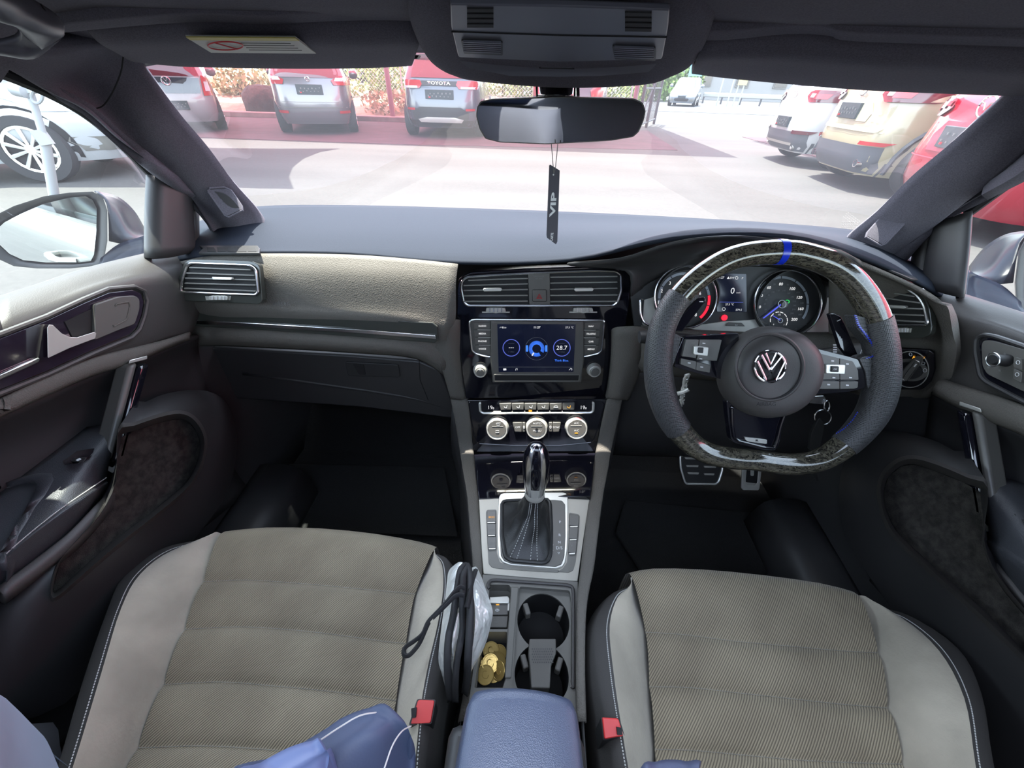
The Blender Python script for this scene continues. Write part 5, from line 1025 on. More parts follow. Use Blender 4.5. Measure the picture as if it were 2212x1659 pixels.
# cup-holder panel with real wells
S6 = lambda pts: [(740+a/3.463, 1180+b/3.463) for a, b in pts]
pan = [(1043, 1241), (1248, 1257), (1247, 1330), (1246, 1500), (1250, 1600), (1000, 1600), (1018, 1480), (1034, 1360)]
o = plate('cup_panel', pan, HP, -.11, .0, M['grey_plastic'], CC, label='dark grey cup holder panel')
def well(pts, d, r=0):
    q = rnd(pts, r) if r else pts; f = [HP.p(a, b, 0) for a, b in q]; return MB().prism([v+Vector((0, 0, .02)) for v in f], [v-Vector((0, 0, d)) for v in f])
w1 = S6([(1322, 300), (1700, 330), (1712, 420), (1712, 980), (1700, 1060), (1270, 1060), (1300, 560)])
c1 = HP.p(1174.5, 1336, 0); r1 = (HP.p(1231, 1336, 0)-HP.p(1118, 1336, 0)).length/2
c2 = HP.p(1171, 1453, 0); r2 = (HP.p(1229, 1453, 0)-HP.p(1111, 1453, 0)).length/2
cyl = lambda c, r, d: MB().prism([c+Vector((r*math.cos(a), r*math.sin(a), .02)) for a in np.linspace(0, 2*math.pi, 49)[:-1]], [c+Vector((r*math.cos(a), r*math.sin(a), -d)) for a in np.linspace(0, 2*math.pi, 49)[:-1]])
cut(o, [well(w1, .008, 6), cyl(c1, r1, .075), cyl(c2, r2, .075), well(S6([(1098, 285), (1252, 288), (1262, 330), (1245, 620), (1085, 620)]), .022, 6), well(S6([(1062, 640), (1232, 640), (1222, 985), (1200, 1060), (985, 1060), (1010, 880)]), .045, 4)])
for p in o.data.polygons: p.use_smooth = False
for c, r in ((c1, r1), (c2, r2)):
    obj('well_lining', MB().lathe(c-Vector((0, 0, .074)), (0, 0, 1), [(0, 0), (r*.97, 0), (r*.985, .003), (r*.985, .064)], 40), M['black'], o)
    for sx_ in (-1, 1):
        an = math.pi/2-sx_*.95; q_ = c+Vector((r*.80*math.cos(an), r*.62*math.sin(an), -.014)); d_ = (c-q_); d_.z = 0; d_ = d_.normalized()
        obj('gripper_tab', MB().box(q_, (.008, .017, .018), Matrix.Rotation(-sx_*.35, 3, 'Z')), M['midgrey'], o, bevel=.002)
br = S6([(1398, 690), (1596, 690), (1598, 800), (1560, 890), (1552, 1060), (1412, 1060), (1400, 890), (1390, 800)])
plate('bottle_bridge', br, HP, -.02, .001, M['midgrey'], CC, bevel=.0015)
ho = MB()
for i in range(10):
    for j in range(6): ho.tube([HP.p(*S6([(1420+i*16+(j % 2)*8, 768+j*20)])[0], off) for off in (.001, .0016)], .0009, 6)
obj('grip_dots', ho, M['plastic'], CC, kind='stuff')
rim_q = S6([(1085, 300), (1100, 258), (1140, 252), (1680, 290), (1722, 305), (1728, 350), (1726, 1060)]); wire('panel_rim', rim_q, HP, .001, .0028, M['vinyl'], CC, closed=False, r=6)
plate('divider', S6([(1262, 300), (1318, 304), (1282, 700), (1262, 985), (1212, 985), (1235, 640)]), HP, -.002, .003, M['grey_plastic'], CC, bevel=.0015)
# electric park-brake switch
BP = PL((0, .25, HZ-.020), (0, 0, 1))
pbk = thing('brake_switch', 'electric parking brake switch with chrome cap ahead of the coin tray', 'switch', BP.p(1080, 1330, 0))
plate('chrome_cap', S6([(1100, 378), (1238, 372), (1250, 392), (1248, 425), (1098, 425)]), BP, 0, .014, M['silver'], pbk, r=2, bevel=.002)
plate('rocker', S6([(1096, 425), (1246, 425), (1240, 512), (1085, 515)]), BP, 0, .011, M['midgrey'], pbk, bevel=.0015)
plate('hold_button', S6([(1088, 520), (1238, 518), (1230, 606), (1082, 606)]), BP, 0, .009, M['midgrey'], pbk, r=2, bevel=.0015)
plate('edge_chrome', S6([(1238, 400), (1250, 400), (1246, 480), (1234, 480)]), BP, .008, .013, M['silver'], pbk)
wire('brake_symbol', ell(740+1157/3.463, 1180+478/3.463, 4, 2.4, 12), BP, .0115, .0004, M['white'], pbk, n=4); text('P', 740+1157/3.463, 1180+478/3.463, 3, BP, .0115, M['white'], pbk)
text('AUTO', 740+1150/3.463, 1180+548/3.463, 3, BP, .0095, M['dim_print'], pbk); text('HOLD', 740+1150/3.463, 1180+565/3.463, 3, BP, .0095, M['dim_print'], pbk)
plate('amber_lamp', S6([(1148, 434), (1172, 434), (1172, 440), (1148, 440)]), BP, .011, .0115, M['orange_glow'], pbk)
# coins
cz = HZ-.045
obj('tray_lining', MB().prism([HP.p(a, b, -.0440) for a, b in S6([(1060, 645), (1228, 645), (1218, 980), (1196, 1055), (990, 1055), (1012, 880)])], [HP.p(a, b, -.046) for a, b in S6([(1060, 645), (1228, 645), (1218, 980), (1196, 1055), (990, 1055), (1012, 880)])]), M['black'], o)
coins = [((1112, 782), .004, .0), ((1165, 800), .002, .1), ((1105, 876), .0065, .05), ((1158, 860), .0045, .0), ((1068, 962), .006, -.08), ((1040, 930), .003, .0), ((1168, 938), .005, .7), ((1130, 945), .002, .0), ((1018, 905), .003, .4)]
labs = ['brass coin at the far end of the coin tray, lying flat', 'brass coin at the far right edge of the tray, half under another', 'brass coin lying on top at the middle of the heap', 'brass coin under the middle of the heap, towards the cup holders', 'brass coin nearest the armrest, showing a worn numeral', 'small part-hidden brass coin at the left of the heap', 'dull brass coin standing tilted against the right wall of the tray', 'brass coin lying at the bottom of the heap by the armrest', 'brass coin leaning on the left wall under the silver sunshade']
for k, ((a, b), dz, tilt) in enumerate(coins):
    p = P(740+a/3.463, 1180+b/3.463, Z=cz+dz*1.8+.006); an = random.random()*6
    ax_ = Vector((math.cos(k*2.3)*.16, math.sin(k*2.3)*.16-.08, 1)).normalized() if k != 6 else Vector((-.7, -.2, .7)).normalized()
    if k == 8: ax_ = Vector((.8, -.2, .55)).normalized()
    p.z += .004 if k in (6, 8) else 0
    c = obj('coin', MB().lathe(p, ax_, [(0, -.001), (.0112, -.001), (.0121, -.0006), (.0121, .0006), (.0117, .001), (.0106, .0010), (.0102, .0006), (0, .0006)], 28), M['gold'], None)
    tag(c, labs[k], 'coin', 'brass coins in the console tray')
    u_ = ax_.orthogonal().normalized(); v_ = ax_.cross(u_)
    obj('relief', MB().tube([p+ax_*.0007+u_*.004*math.cos(t)+v_*.005*math.sin(t) for t in np.linspace(.4, 5.6, 10)], .0006, 5), M['gold'], c)

# ================================================================== ARMREST LID
AR = thing('armrest', 'padded leather centre armrest lid with side stitching, reflecting blue light', 'armrest', (-.01, 0, .545))
az = .715
rows = []
xl0, xr0 = P(1012, 1484, Z=az), P(1248, 1486, Z=az); xl1, xr1 = P(968, 1640, Z=az), P(1279, 1640, Z=az); yf = .105
for k, (y, tz) in enumerate(((yf+.004, -.06), (yf+.003, -.020), (yf+.0005, -.006), (yf-.006, -.001), (yf-.02, 0), (0, .002), (-.08, .002), (-.18, .0), (-.25, -.012), (-.27, -.05))):
    t = np.interp(y, [xl1.y, xl0.y], [1, 0]) if y > xl1.y else 1
    xl = xl0.x+(xl1.x-xl0.x)*t+.004; xr = xr0.x+(xr1.x-xr0.x)*t-.004
    if k < 3: xl += .003-.001*k; xr -= .003-.001*k
    row = []
    for f_, dz in ((-.03, -.09), (-.025, -.03), (0, -.008), (.06, 0), (.25, .004), (.5, .005), (.75, .004), (.94, 0), (1.0, -.008), (1.025, -.03), (1.03, -.09)):
        row.append(Vector((xl+(xr-xl)*f_, y+(.004*(1-(2*f_-1)**2) if k < 5 else 0), az+tz+dz)))
    rows.append(row)
surf('lid', rows, M['armrest_leather'] if 'armrest_leather' in M else M['leather'], AR, n=3)
for sgn, jj in ((-1, 2), (1, 8)):
    st = cr([r[jj]+Vector((sgn*-.004, 0, .0025)) for r in rows[3:9]], 26); sm = MB()
    for k in range(0, len(st)-1): sm.tube([Vector(st[k]), Vector(st[k]).lerp(Vector(st[k+1]), .62)], .0006, 4)
    obj('stitching', sm, M['thread_dark'], AR, kind='stuff', smooth=False)
obj('box', MB().box((-.01, -.09, .50), (.135, .36, .33)), M['vinyl_s'], AR, bevel=.01)

# ================================================================== SEATS
def seat(side, label, rows_px, bol_l, bol_r, center, zc=.53):
    t = thing('car_seat', label, 'car seat', center)
    # centre cushion: rows front to back as (left px, right px, row px control) with pleats
    G = []
    for (pts, z) in rows_px: G.append([P(a, b, Z=z) for a, b in pts])
    # insert pleat bulges between seams
    rows = []
    for i in range(len(G)-1):
        for k, (t_, b) in enumerate(((0, 0), (.10, .6), (.30, 1.0), (.6, .95), (.88, .55))):
            rows.append([p.lerp(q_, t_)+Vector((0, 0, .010*b*(1-.12*abs(j-len(G[0])/2+.5)))) for j, (p, q_) in enumerate(zip(G[i], G[i+1]))])
    rows.append(G[-1])
    f0 = G[0]; front = [[p+Vector((0, .020, -.20)) for p in f0], [p+Vector((0, .022, -.06)) for p in f0], [p+Vector((0, .014, -.016)) for p in f0]]
    surf('cushion', front+rows, M['rib'], t, sol=.0, n=2, label='ribbed grey cloth seat cushion with cross pleats')
    for i in range(1, len(G)-1):
        sl = cr([p+Vector((0, 0, .0012)) for p in G[i]], 22); sm = MB()
        for k in range(0, len(sl)-1): sm.tube([Vector(sl[k]), Vector(sl[k]).lerp(Vector(sl[k+1]), .6)], .0006, 4)
        obj('stitching', sm, M['thread_dark'], t, kind='stuff', smooth=False)
    for nm, (inner, ridge, outer) in (('left', bol_l), ('right', bol_r)):
        a = [P(x, y, Z=z) for x, y, z in inner]; b = [P(x, y, Z=z) for x, y, z in ridge]; c = [P(x, y, Z=z) for x, y, z in outer]
        mid1 = [p.lerp(q_, .35)+Vector((0, 0, .010)) for p, q_ in zip(a, b)]; mid2 = [p.lerp(q_, .75)+Vector((0, 0, .007)) for p, q_ in zip(a, b)]
        sg_ = 1 if nm == 'left' else -1
        cols = [[p+Vector((sg_*.02, 0, -.035)) for p in a], [p-Vector((0, 0, .006)) for p in a], mid1, mid2, b]
        surf('side_bolster', [list(r) for r in zip(*cols)], M['suede'], t, n=4, label='light grey suede '+nm+' bolster')
        dn = [p+Vector((0, 0, -.05)) for p in c]; sgn = -1 if nm == 'left' else 1
        dn = [p+Vector((sgn*.008, 0, -.05)) for p in c]; dn2 = [p+Vector((sgn*.004, 0, -.20)) for p in c]
        m2 = [p.lerp(q_, .5)+Vector((sgn*.002, 0, .003)) for p, q_ in zip(b, c)]
        surf('side_panel', [list(r) for r in zip(b, m2, c, dn, dn2)], M['seat_side'], t, n=4, label='dark cloth '+nm+' side panel')
        sl = cr([p.lerp(q_, .16)+Vector((0, 0, .002)) for p, q_ in zip(b, c)], 26); sm = MB()
        for k in range(0, len(sl)-1): sm.tube([Vector(sl[k]), Vector(sl[k]).lerp(Vector(sl[k+1]), .6)], .0007, 4)
        obj('stitching', sm, M['thread'], t, kind='stuff', smooth=False)
    return t
# passenger (left) seat
rp_ = [([(478, 1152), (560, 1144), (680, 1146), (800, 1158), (900, 1176), (938, 1188)], .528),
       ([(441, 1257), (540, 1254), (660, 1262), (770, 1272), (850, 1279), (897, 1284)], .528),
       ([(401, 1360), (520, 1355), (640, 1362), (750, 1375), (830, 1386), (877, 1391)], .525),
       ([(356, 1479), (480, 1474), (610, 1484), (730, 1496), (810, 1508), (856, 1514)], .522),
       ([(300, 1616), (440, 1612), (580, 1620), (700, 1632), (790, 1642), (842, 1650)], .522),
       ([(225, 1790), (380, 1790), (550, 1800), (690, 1810), (780, 1815), (830, 1820)], .53)]
bl = ([(478, 1150, .528), (456, 1182, .528), (441, 1257, .528), (401, 1360, .525), (356, 1479, .522), (300, 1616, .522), (225, 1790, .53)],
      [(455, 1168, .52), (370, 1190, .545), (303, 1240, .565), (262, 1313, .585), (220, 1450, .60), (168, 1623, .605), (110, 1800, .61)],
      [(455, 1166, .505), (355, 1186, .525), (268, 1248, .545), (231, 1327, .565), (182, 1470, .58), (138, 1623, .585), (85, 1800, .59)])
br_ = ([(938, 1188, .528), (925, 1225, .528), (897, 1284, .528), (877, 1391, .525), (856, 1514, .522), (842, 1650, .522), (828, 1820, .53)],
       [(941, 1199, .53), (955, 1222, .55), (957, 1275, .57), (945, 1350, .585), (922, 1450, .595), (905, 1560, .60), (885, 1800, .60)],
       [(943, 1198, .515), (972, 1214, .53), (985, 1275, .55), (972, 1370, .565), (955, 1460, .575), (935, 1570, .58), (915, 1800, .58)])
S1 = seat(-1, 'empty front left seat with ribbed grey cushion and pale suede bolsters, beside the folded sunshade', rp_, bl, br_, (-.38, .1, .27))
rp_ = [([(1364, 1246), (1420, 1236), (1530, 1238), (1660, 1250), (1790, 1268), (1852, 1284)], .528),
       ([(1394, 1366), (1480, 1372), (1590, 1386), (1700, 1396), (1810, 1406), (1896, 1411)], .528),
       ([(1402, 1484), (1490, 1486), (1600, 1498), (1710, 1510), (1820, 1522), (1916, 1530)], .525),
       ([(1414, 1619), (1500, 1622), (1610, 1632), (1720, 1642), (1840, 1648), (1948, 1651)], .522),
       ([(1414, 1790), (1500, 1792), (1620, 1802), (1740, 1812), (1870, 1822), (1990, 1828)], .525)]
bl = ([(1364, 1246, .528), (1374, 1300, .528), (1394, 1366, .528), (1402, 1484, .525), (1412, 1619, .522), (1412, 1790, .525)],
      [(1362, 1270, .53), (1335, 1289, .55), (1317, 1350, .575), (1325, 1450, .59), (1344, 1580, .60), (1380, 1790, .605)],
      [(1361, 1268, .515), (1312, 1290, .53), (1279, 1353, .555), (1281, 1450, .57), (1304, 1580, .58), (1340, 1790, .585)])
br_ = ([(1852, 1284, .528), (1886, 1325, .528), (1896, 1411, .528), (1916, 1530, .525), (1948, 1651, .522), (1990, 1828, .525)],
       [(1882, 1314, .52), (1952, 1338, .545), (2028, 1405, .57), (2083, 1508, .59), (2107, 1650, .60), (2140, 1830, .605)],
       [(1882, 1312, .505), (1962, 1332, .53), (2068, 1402, .55), (2118, 1500, .57), (2143, 1650, .58), (2190, 1830, .585)])
S2 = seat(1, "driver's seat with ribbed grey cushion and pale suede bolsters, behind the steering wheel", rp_, bl, br_, (.38, .1, .27))
# backrests (their edges reach into the bottom of the picture)
M['bench_cloth'] = mat('bench_cloth', (.10, .10, .11), .8)
M['back_cloth'] = mat('sky_tinted_cloth', (.045, .062, .115), .6, bump=('noise', 700, .2, .0004))  # cloth colour carries the blue cast of the sky
def backrest(t, sx_, cxm):
    m = lambda x, y, z: Vector((cxm+sx_*x, y, z))
    rows = []
    for (y, z, w, bo) in ((.015, .50, .23, .07), (-.03, .62, .235, .085), (-.09, .80, .24, .085), (-.15, .98, .225, .06), (-.19, 1.05, .20, .02), (-.22, 1.07, .19, .0)):
        rows.append([m(-w-.01, y-.07, z), m(-w-.008, y+bo-.03, z), m(-w+.02, y+bo, z), m(-w+.07, y+bo*.5, z), m(-.08, y-.01, z), m(0, y-.012, z), m(.08, y-.01, z), m(w-.07, y+bo*.5, z), m(w-.02, y+bo, z), m(w+.008, y+bo-.03, z), m(w+.01, y-.07, z)])
    surf('backrest', rows, M['bench_cloth'], t, n=3, sol=.0)
    bk = MB().grid([[m(-w, y-.08, z), m(0, y-.10, z), m(w, y-.08, z)] for (y, z, w) in ((.0, .50, .23), (-.09, .8, .24), (-.19, 1.05, .20), (-.22, 1.07, .19))]); obj('back_shell', bk, M['vinyl_s'], t)
# visible lobes: passenger backrest bolster at bottom centre-left, its outer bolster bottom-left, driver's at bottom
def lobe(name, t, rows, m_, **k):
    g = [[P(a, b, Z=z) for a, b, z in r] for r in rows]; g[0:0] = [[p+Vector((0, -.012, -.06)) for p in g[0]]]
    g.append([p+Vector((0, -.06, -.02)) for p in g[-1]]); g.append([p+Vector((0, -.07, -.10)) for p in g[-1]])
    cn = sum((p for r in g for p in r), Vector())/sum(len(r) for r in g)
    sk = lambda p: Vector((p.x+(cn.x-p.x)*.35, p.y+(cn.y-p.y)*.2-.01, p.z-.09))
    g = [[sk(r[0])]+r+[sk(r[-1])] for r in g]
    return surf(name, g, m_, t, n=4, **k)
lb = lobe('backrest_bolster', S1, [[(500, 1672, .80), (600, 1636, .80), (694, 1584, .80), (735, 1556, .80), (790, 1534, .80), (835, 1534, .80)],
                              [(540, 1700, .82), (640, 1650, .815), (730, 1590, .812), (775, 1562, .81), (825, 1548, .81), (868, 1556, .80)],
                              [(600, 1760, .81), (700, 1700, .81), (780, 1630, .81), (820, 1598, .81), (858, 1580, .80), (888, 1592, .785)],
                              [(680, 1850, .76), (760, 1800, .76), (830, 1730, .76), (860, 1690, .75), (885, 1660, .74), (897, 1660, .73)]], M['back_cloth'], label='backrest bolster with a blue sky cast in its colour')
st = cr([P(a, b, Z=z) for a, b, z in ((690, 1600, .818), (735, 1570, .818), (780, 1545, .816), (830, 1537, .806))], 14); sm = MB()
for k in range(len(st)-1): sm.tube([Vector(st[k]), Vector(st[k+1])], .0005, 4)
st = cr([P(a, b, Z=z) for a, b, z in ((888, 1568, .80), (868, 1580, .812), (848, 1610, .818), (830, 1660, .82))], 12)
for k in range(len(st)-1): sm.tube([Vector(st[k]), Vector(st[k+1])], .0005, 4)
obj('piping', sm, M['thread'], lb, kind='stuff', smooth=False)
lobe('backrest_pad', S1, [[(510, 1680, .84), (560, 1650, .84), (620, 1618, .84), (670, 1604, .84), (700, 1610, .835)], [(560, 1700, .85), (600, 1675, .85), (650, 1645, .85), (690, 1628, .848), (712, 1634, .84)], [(600, 1730, .84), (640, 1710, .84), (680, 1680, .84), (706, 1660, .835), (716, 1652, .83)]], M['leather_sky'] if 'leather_sky' in M else M['back_cloth'])
lobe('backrest_bolster', S1, [[(-122, 1450, .80), (-62, 1470, .80), (-30, 1484, .80), (3, 1505, .80), (30, 1560, .79), (50, 1620, .78), (62, 1700, .77)], [(-132, 1500, .83), (-82, 1520, .83), (-42, 1545, .83), (-12, 1580, .825), (10, 1630, .815), (24, 1700, .80), (28, 1760, .80)], [(-162, 1600, .83), (-102, 1620, .83), (-62, 1640, .83), (-32, 1680, .83), (-12, 1720, .82), (-2, 1760, .81), (8, 1800, .80)]], M['suede_b'] if 'suede_b' in M else M['suede'], label='pale suede backrest bolster')
lobe('backrest_bolster', S2, [[(1375, 1672, .82), (1410, 1656, .82), (1440, 1651, .82), (1480, 1653, .82), (1510, 1662, .82)], [(1390, 1700, .84), (1420, 1685, .84), (1450, 1680, .84), (1480, 1685, .84), (1510, 1700, .84)]], M['back_cloth'])
backrest(S1, 1, -.40); backrest(S2, 1, .40)
for t, cxm, lab in ((S1, -.40, 'left'), (S2, .40, 'right')):
    hr = MB().grid([[Vector((cxm+x*w, y, z)) for x in (-1, -.6, 0, .6, 1)] for (w, y, z) in ((.10, -.27, 1.07), (.115, -.26, 1.10), (.115, -.27, 1.16), (.09, -.29, 1.19))])
    obj('headrest', hr, M['back_cloth'], t, sol=.05, bevel=.01)
# rear bench, seen only in the mirror
RB = thing('rear_bench', 'grey rear seat bench with headrests, seen in the rear-view mirror', 'car seat', (0, -1.1, .3))
surf('bench_back', [[Vector((x, y, z+(.0 if abs(x) < .5 else -.05))) for x in (-.62, -.45, -.2, 0, .2, .45, .62)] for y, z in ((-.80, .30), (-.78, .50), (-1.12, .55), (-1.22, .80), (-1.28, 1.0), (-1.34, 1.03), (-1.38, .98))], M['bench_cloth'], RB, n=3)
for x in (-.38, 0, .38):
    hr = obj('headrest', MB().lathe((x, -1.32, 1.10), (0, 0, 1), [(0, -.045), (.09, -.04), (.115, -.015), (.115, .015), (.09, .04), (0, .045)], 24, sq=.45), M['vinyl'], RB)
    for d_ in (-.035, .035): obj('headrest_post', MB().tube([(x+d_, -1.33, .98), (x+d_, -1.325, 1.07)], .006, 8), M['chrome'], hr)
# buckles
def buckle(side, label, face, pl):
    t = thing('seatbelt_buckle', label, 'seatbelt buckle', pl.p(face[3][0], face[3][1]+60, -.1))
    q = face; back = [pl.p(a, b, 0) for a, b in q]
    cxm = sum(a for a, b in q)/4; cym = sum(b for a, b in q)/4
    big = [(cxm+(a-cxm)*1.16, cym+(b-cym)*1.10) for a, b in q]
    f = [pl.p(a, b, 0) for a, b in rnd(big, 5)]; lo = [v+Vector((0, -.01, -.15)) for v in f]
    obj('housing', MB().prism(f, lo), M['plastic'], t, bevel=.003)
    b = plate('release_button', q, pl, -.004, .003, M['red'], t, r=4, bevel=.0015, label='red release button')
    return t
B1 = buckle(-1, 'red and black seatbelt buckle beside the front left seat', [(903, 1512), (938, 1513), (930, 1562), (887, 1564)], PL(P(915, 1540, Z=.60), (0, -.25, .97)))
B2 = buckle(1, "red and black seatbelt buckle beside the driver's seat", [(1301, 1550), (1336, 1552), (1347, 1590), (1306, 1597)], PL(P(1320, 1575, Z=.60), (0, -.25, .97)))
for t, q in ((B1, [(888, 1530), (900, 1528), (898, 1550), (889, 1552)]), (B2, [(1332, 1570), (1342, 1572), (1345, 1588), (1334, 1588)])):
    plate('slot', q, PL(P(sum(a for a, b in q)/4, sum(b for a, b in q)/4, Z=.60), (0, -.25, .97)), .0035, .006, M['black'], t, r=2)

# ================================================================== FOLDED SUNSHADE
FS = thing('folded_sunshade', 'folded silver foil sunshade with black binding, wedged between left seat and console', 'sunshade', P(1000, 1470, Z=.48))
F5 = lambda pts, y0=0: [(860+a/5.185, 1200+b/5.185) for a, b in pts]
def sheet(name, px, m_, z0, z1=None, fold=0.0, **k):
    """px rows top->bottom, each row left->right with z"""
    rj = random.Random(len(px)*31+int(px[0][0][0]))
    return surf(name, [[P(860+a/5.185+rj.uniform(-1, 1), 1200+b/5.185+rj.uniform(-1, 1), Z=z+rj.uniform(-.004, .004)) for a, b, z in r] for r in px], m_, FS, n=4, **k)
sheet('foil_sheet', [[(640, 100, .60), (680, 75, .615), (720, 72, .62)], [(565, 170, .60), (620, 180, .62), (700, 170, .63)], [(545, 330, .605), (590, 340, .63), (660, 330, .635)], [(520, 560, .60), (560, 560, .625), (620, 560, .635)], [(480, 850, .60), (530, 850, .62), (600, 850, .63)], [(452, 1150, .59), (520, 1150, .61), (590, 1150, .62)], [(480, 1350, .57), (540, 1350, .59), (590, 1350, .60)], [(525, 1520, .54), (560, 1560, .56), (600, 1600, .56)]], M['foil'], 0)
sheet('foil_sheet', [[(830, 130, .60), (870, 120, .60), (895, 150, .595)], [(830, 260, .625), (890, 250, .615), (940, 250, .60)], [(840, 420, .635), (900, 460, .63), (990, 400, .605)], [(855, 560, .635), (930, 600, .63), (1040, 560, .61)], [(860, 760, .635), (960, 720, .625), (1057, 680, .61)], [(840, 950, .63), (920, 960, .62), (1000, 940, .60)], [(820, 1120, .62), (880, 1140, .61), (930, 1110, .595)], [(790, 1300, .60), (820, 1280, .59), (850, 1240, .58)], [(760, 1420, .56), (775, 1400, .56), (790, 1380, .55)]], M['foil'], 0)
sheet('foil_sheet', [[(700, 545, .62), (712, 540, .625), (720, 560, .62)], [(620, 700, .62), (660, 700, .63), (700, 700, .625)], [(590, 830, .62), (630, 830, .63), (685, 830, .625)], [(575, 1000, .615), (610, 1000, .625), (650, 1000, .62)], [(590, 1150, .605), (612, 1150, .615), (640, 1150, .61)], [(604, 1320, .59), (608, 1320, .59), (614, 1320, .59)]], M['foil'], 0)
def strip(pts, w, m_=M['binding'], nm='binding_strip', z=.63):
    c = cr([P(860+a/5.185, 1200+b/5.185, Z=zz) for a, b, zz in pts], 6); c = [Vector(p) for p in c]
    rows = []
    for i, p in enumerate(c):
        d_ = (c[min(i+1, len(c)-1)]-c[max(i-1, 0)]); d_.z = 0; d_ = d_.normalized(); n_ = Vector((d_.y, -d_.x, 0)); ww = w*(1 if hasattr(w, '__len__') is False else 1)
        rows.append([p-n_*ww-Vector((0, 0, .002)), p+Vector((0, 0, .002)), p+n_*ww-Vector((0, 0, .002))])
    return obj(nm, MB().grid(rows), m_, FS, sol=.0015, angle=80)
strip([(760, 80, .62), (700, 150, .64), (670, 300, .645), (640, 500, .645), (610, 700, .64), (565, 900, .635), (550, 1150, .625), (560, 1400, .60), (590, 1640, .56)], .0045)
strip([(780, 90, .62), (735, 200, .65), (720, 400, .655), (715, 600, .645), (720, 800, .64), (690, 1000, .635), (655, 1200, .62), (640, 1420, .60), (640, 1650, .56)], .0040)
strip([(760, 85, .62), (800, 200, .645), (800, 400, .65), (810, 600, .65), (800, 800, .645), (790, 1000, .635), (780, 1180, .62), (770, 1350, .59), (740, 1560, .55)], .0048)
strip([(870, 150, .61), (820, 300, .645), (790, 480, .655), (765, 580, .655)], .0035)
strip([(745, 355, .665), (690, 345, .668), (630, 400, .667), (560, 490, .663), (470, 590, .655), (400, 660, .645), (330, 740, .632), (270, 870, .618), (180, 950, .612), (90, 1010, .612), (60, 1060, .612), (70, 1110, .612), (120, 1110, .610), (190, 1040, .610), (250, 950, .612), (320, 790, .625), (345, 740, .63)], .0028, nm='elastic_strap')
strip([(742, 440, .668), (680, 430, .670), (620, 460, .668), (550, 530, .663), (460, 620, .655), (390, 690, .643)], .0029, nm='elastic_strap')

# ================================================================== PEDALS
pdl = thing('brake_pedal', 'wide brake pedal with metal frame and rubber pads under the wheel', 'pedal', P(1515, 1050, Y=.74))
PP = PL(P(1515, 1010, Y=.70), (0, -.75, .66))
e = lambda pts: [(1440+a/7.373, 940+b/7.373) for a, b in pts]
plate('pedal_plate', e([(205, 330), (890, 330), (890, 560), (820, 770), (790, 800), (310, 790), (275, 750), (215, 520)]), PP, -.008, 0, M['plastic'], pdl, r=3, bevel=.002)
wire('metal_frame', e([(215, 330), (225, 520), (290, 745), (320, 775), (780, 780), (830, 730), (885, 560), (890, 400)]), PP, .001, .0032, M['silver'], pdl, closed=False, r=4)
for x, y, w in ((390, 370, 100), (690, 380, 100), (412, 492, 100), (695, 505, 100), (428, 608, 90), (680, 622, 85)): plate('rubber_pad', e([(x-w, y-16), (x+w, y-12), (x+w-10, y+18), (x-w+12, y+14)]), PP, 0, .004, M['silver_trim'], pdl, r=1, bevel=.001)
obj('pedal_arm', MB().tube([PP.p(1515, 1000, -.006), P(1520, 950, Y=.80)], .008, 8), M['plastic'], pdl)
pda = thing('accelerator_pedal', 'narrow accelerator pedal with silver U-shaped frame beside the brake', 'pedal', P(1625, 1065, Y=.74))
plate('pedal_plate', e([(1215, 400), (1535, 400), (1480, 850), (1460, 880), (1225, 875), (1195, 845)]), PP, -.008, -.002, M['silver_trim'], pda, r=3, bevel=.002)
plate('rubber_insert', e([(1290, 400), (1470, 400), (1440, 770), (1270, 750)]), PP, -.002, .001, M['black'], pda, r=2)
plate('metal_rib', e([(1345, 400), (1400, 400), (1390, 650), (1340, 650)]), PP, .001, .003, M['silver'], pda, r=3)
plate('frame_edge', e([(1215, 400), (1290, 400), (1262, 740), (1285, 790), (1410, 795), (1450, 750), (1480, 400), (1535, 400), (1480, 850), (1460, 880), (1225, 875), (1195, 845)]), PP, -.002, .002, M['silver_trim'], pda, bevel=.001)

# ================================================================== OVERHEAD
OH = thing('roof_console', 'dark roof console with lamp grilles above the rear-view mirror', 'roof console', (0.02, .5, 1.2))
OP = plane3(P(960, 130, Y=.535), P(1460, 130, Y=.535), P(1200, 0, Y=.405)); OP.o = OP.o+OP.n*.012
body = [[(905, -60, .42), (1000, -60, .40), (1210, -60, .39), (1430, -60, .40), (1535, -60, .42)], [(893, -10, .45), (955, 0, .43), (1210, 0, .42), (1470, 0, .43), (1535, -5, .45)], [(905, 55, .50), (968, 60, .485), (1210, 65, .475), (1460, 66, .485), (1522, 62, .50)],
        [(938, 112, .56), (990, 128, .55), (1210, 142, .545), (1420, 135, .55), (1490, 118, .56)], [(975, 138, .585), (1030, 152, .575), (1210, 166, .570), (1390, 160, .575), (1450, 142, .585)], [(985, 132, .60), (1040, 146, .60), (1210, 160, .60), (1380, 153, .60), (1440, 136, .60)]]
surf('housing', PY(body), M['headliner'], OH, sol=-.01)
surf('side_swell', PY([[(885, -40, .44), (905, -50, .42), (960, -20, .425)], [(900, 50, .50), (925, 50, .485), (965, 52, .48)], [(920, 95, .56), (945, 100, .545), (985, 118, .54)], [(960, 130, .59), (985, 135, .578), (1020, 146, .572)]]), M['headliner'], OH)
plate('panel', [(973, 10), (1210, 14), (1446, 22), (1443, 60), (1430, 128), (1210, 134), (990, 124), (975, 60)], OP, .000, .004, M['headliner_s'], OH, r=5, bevel=.001)
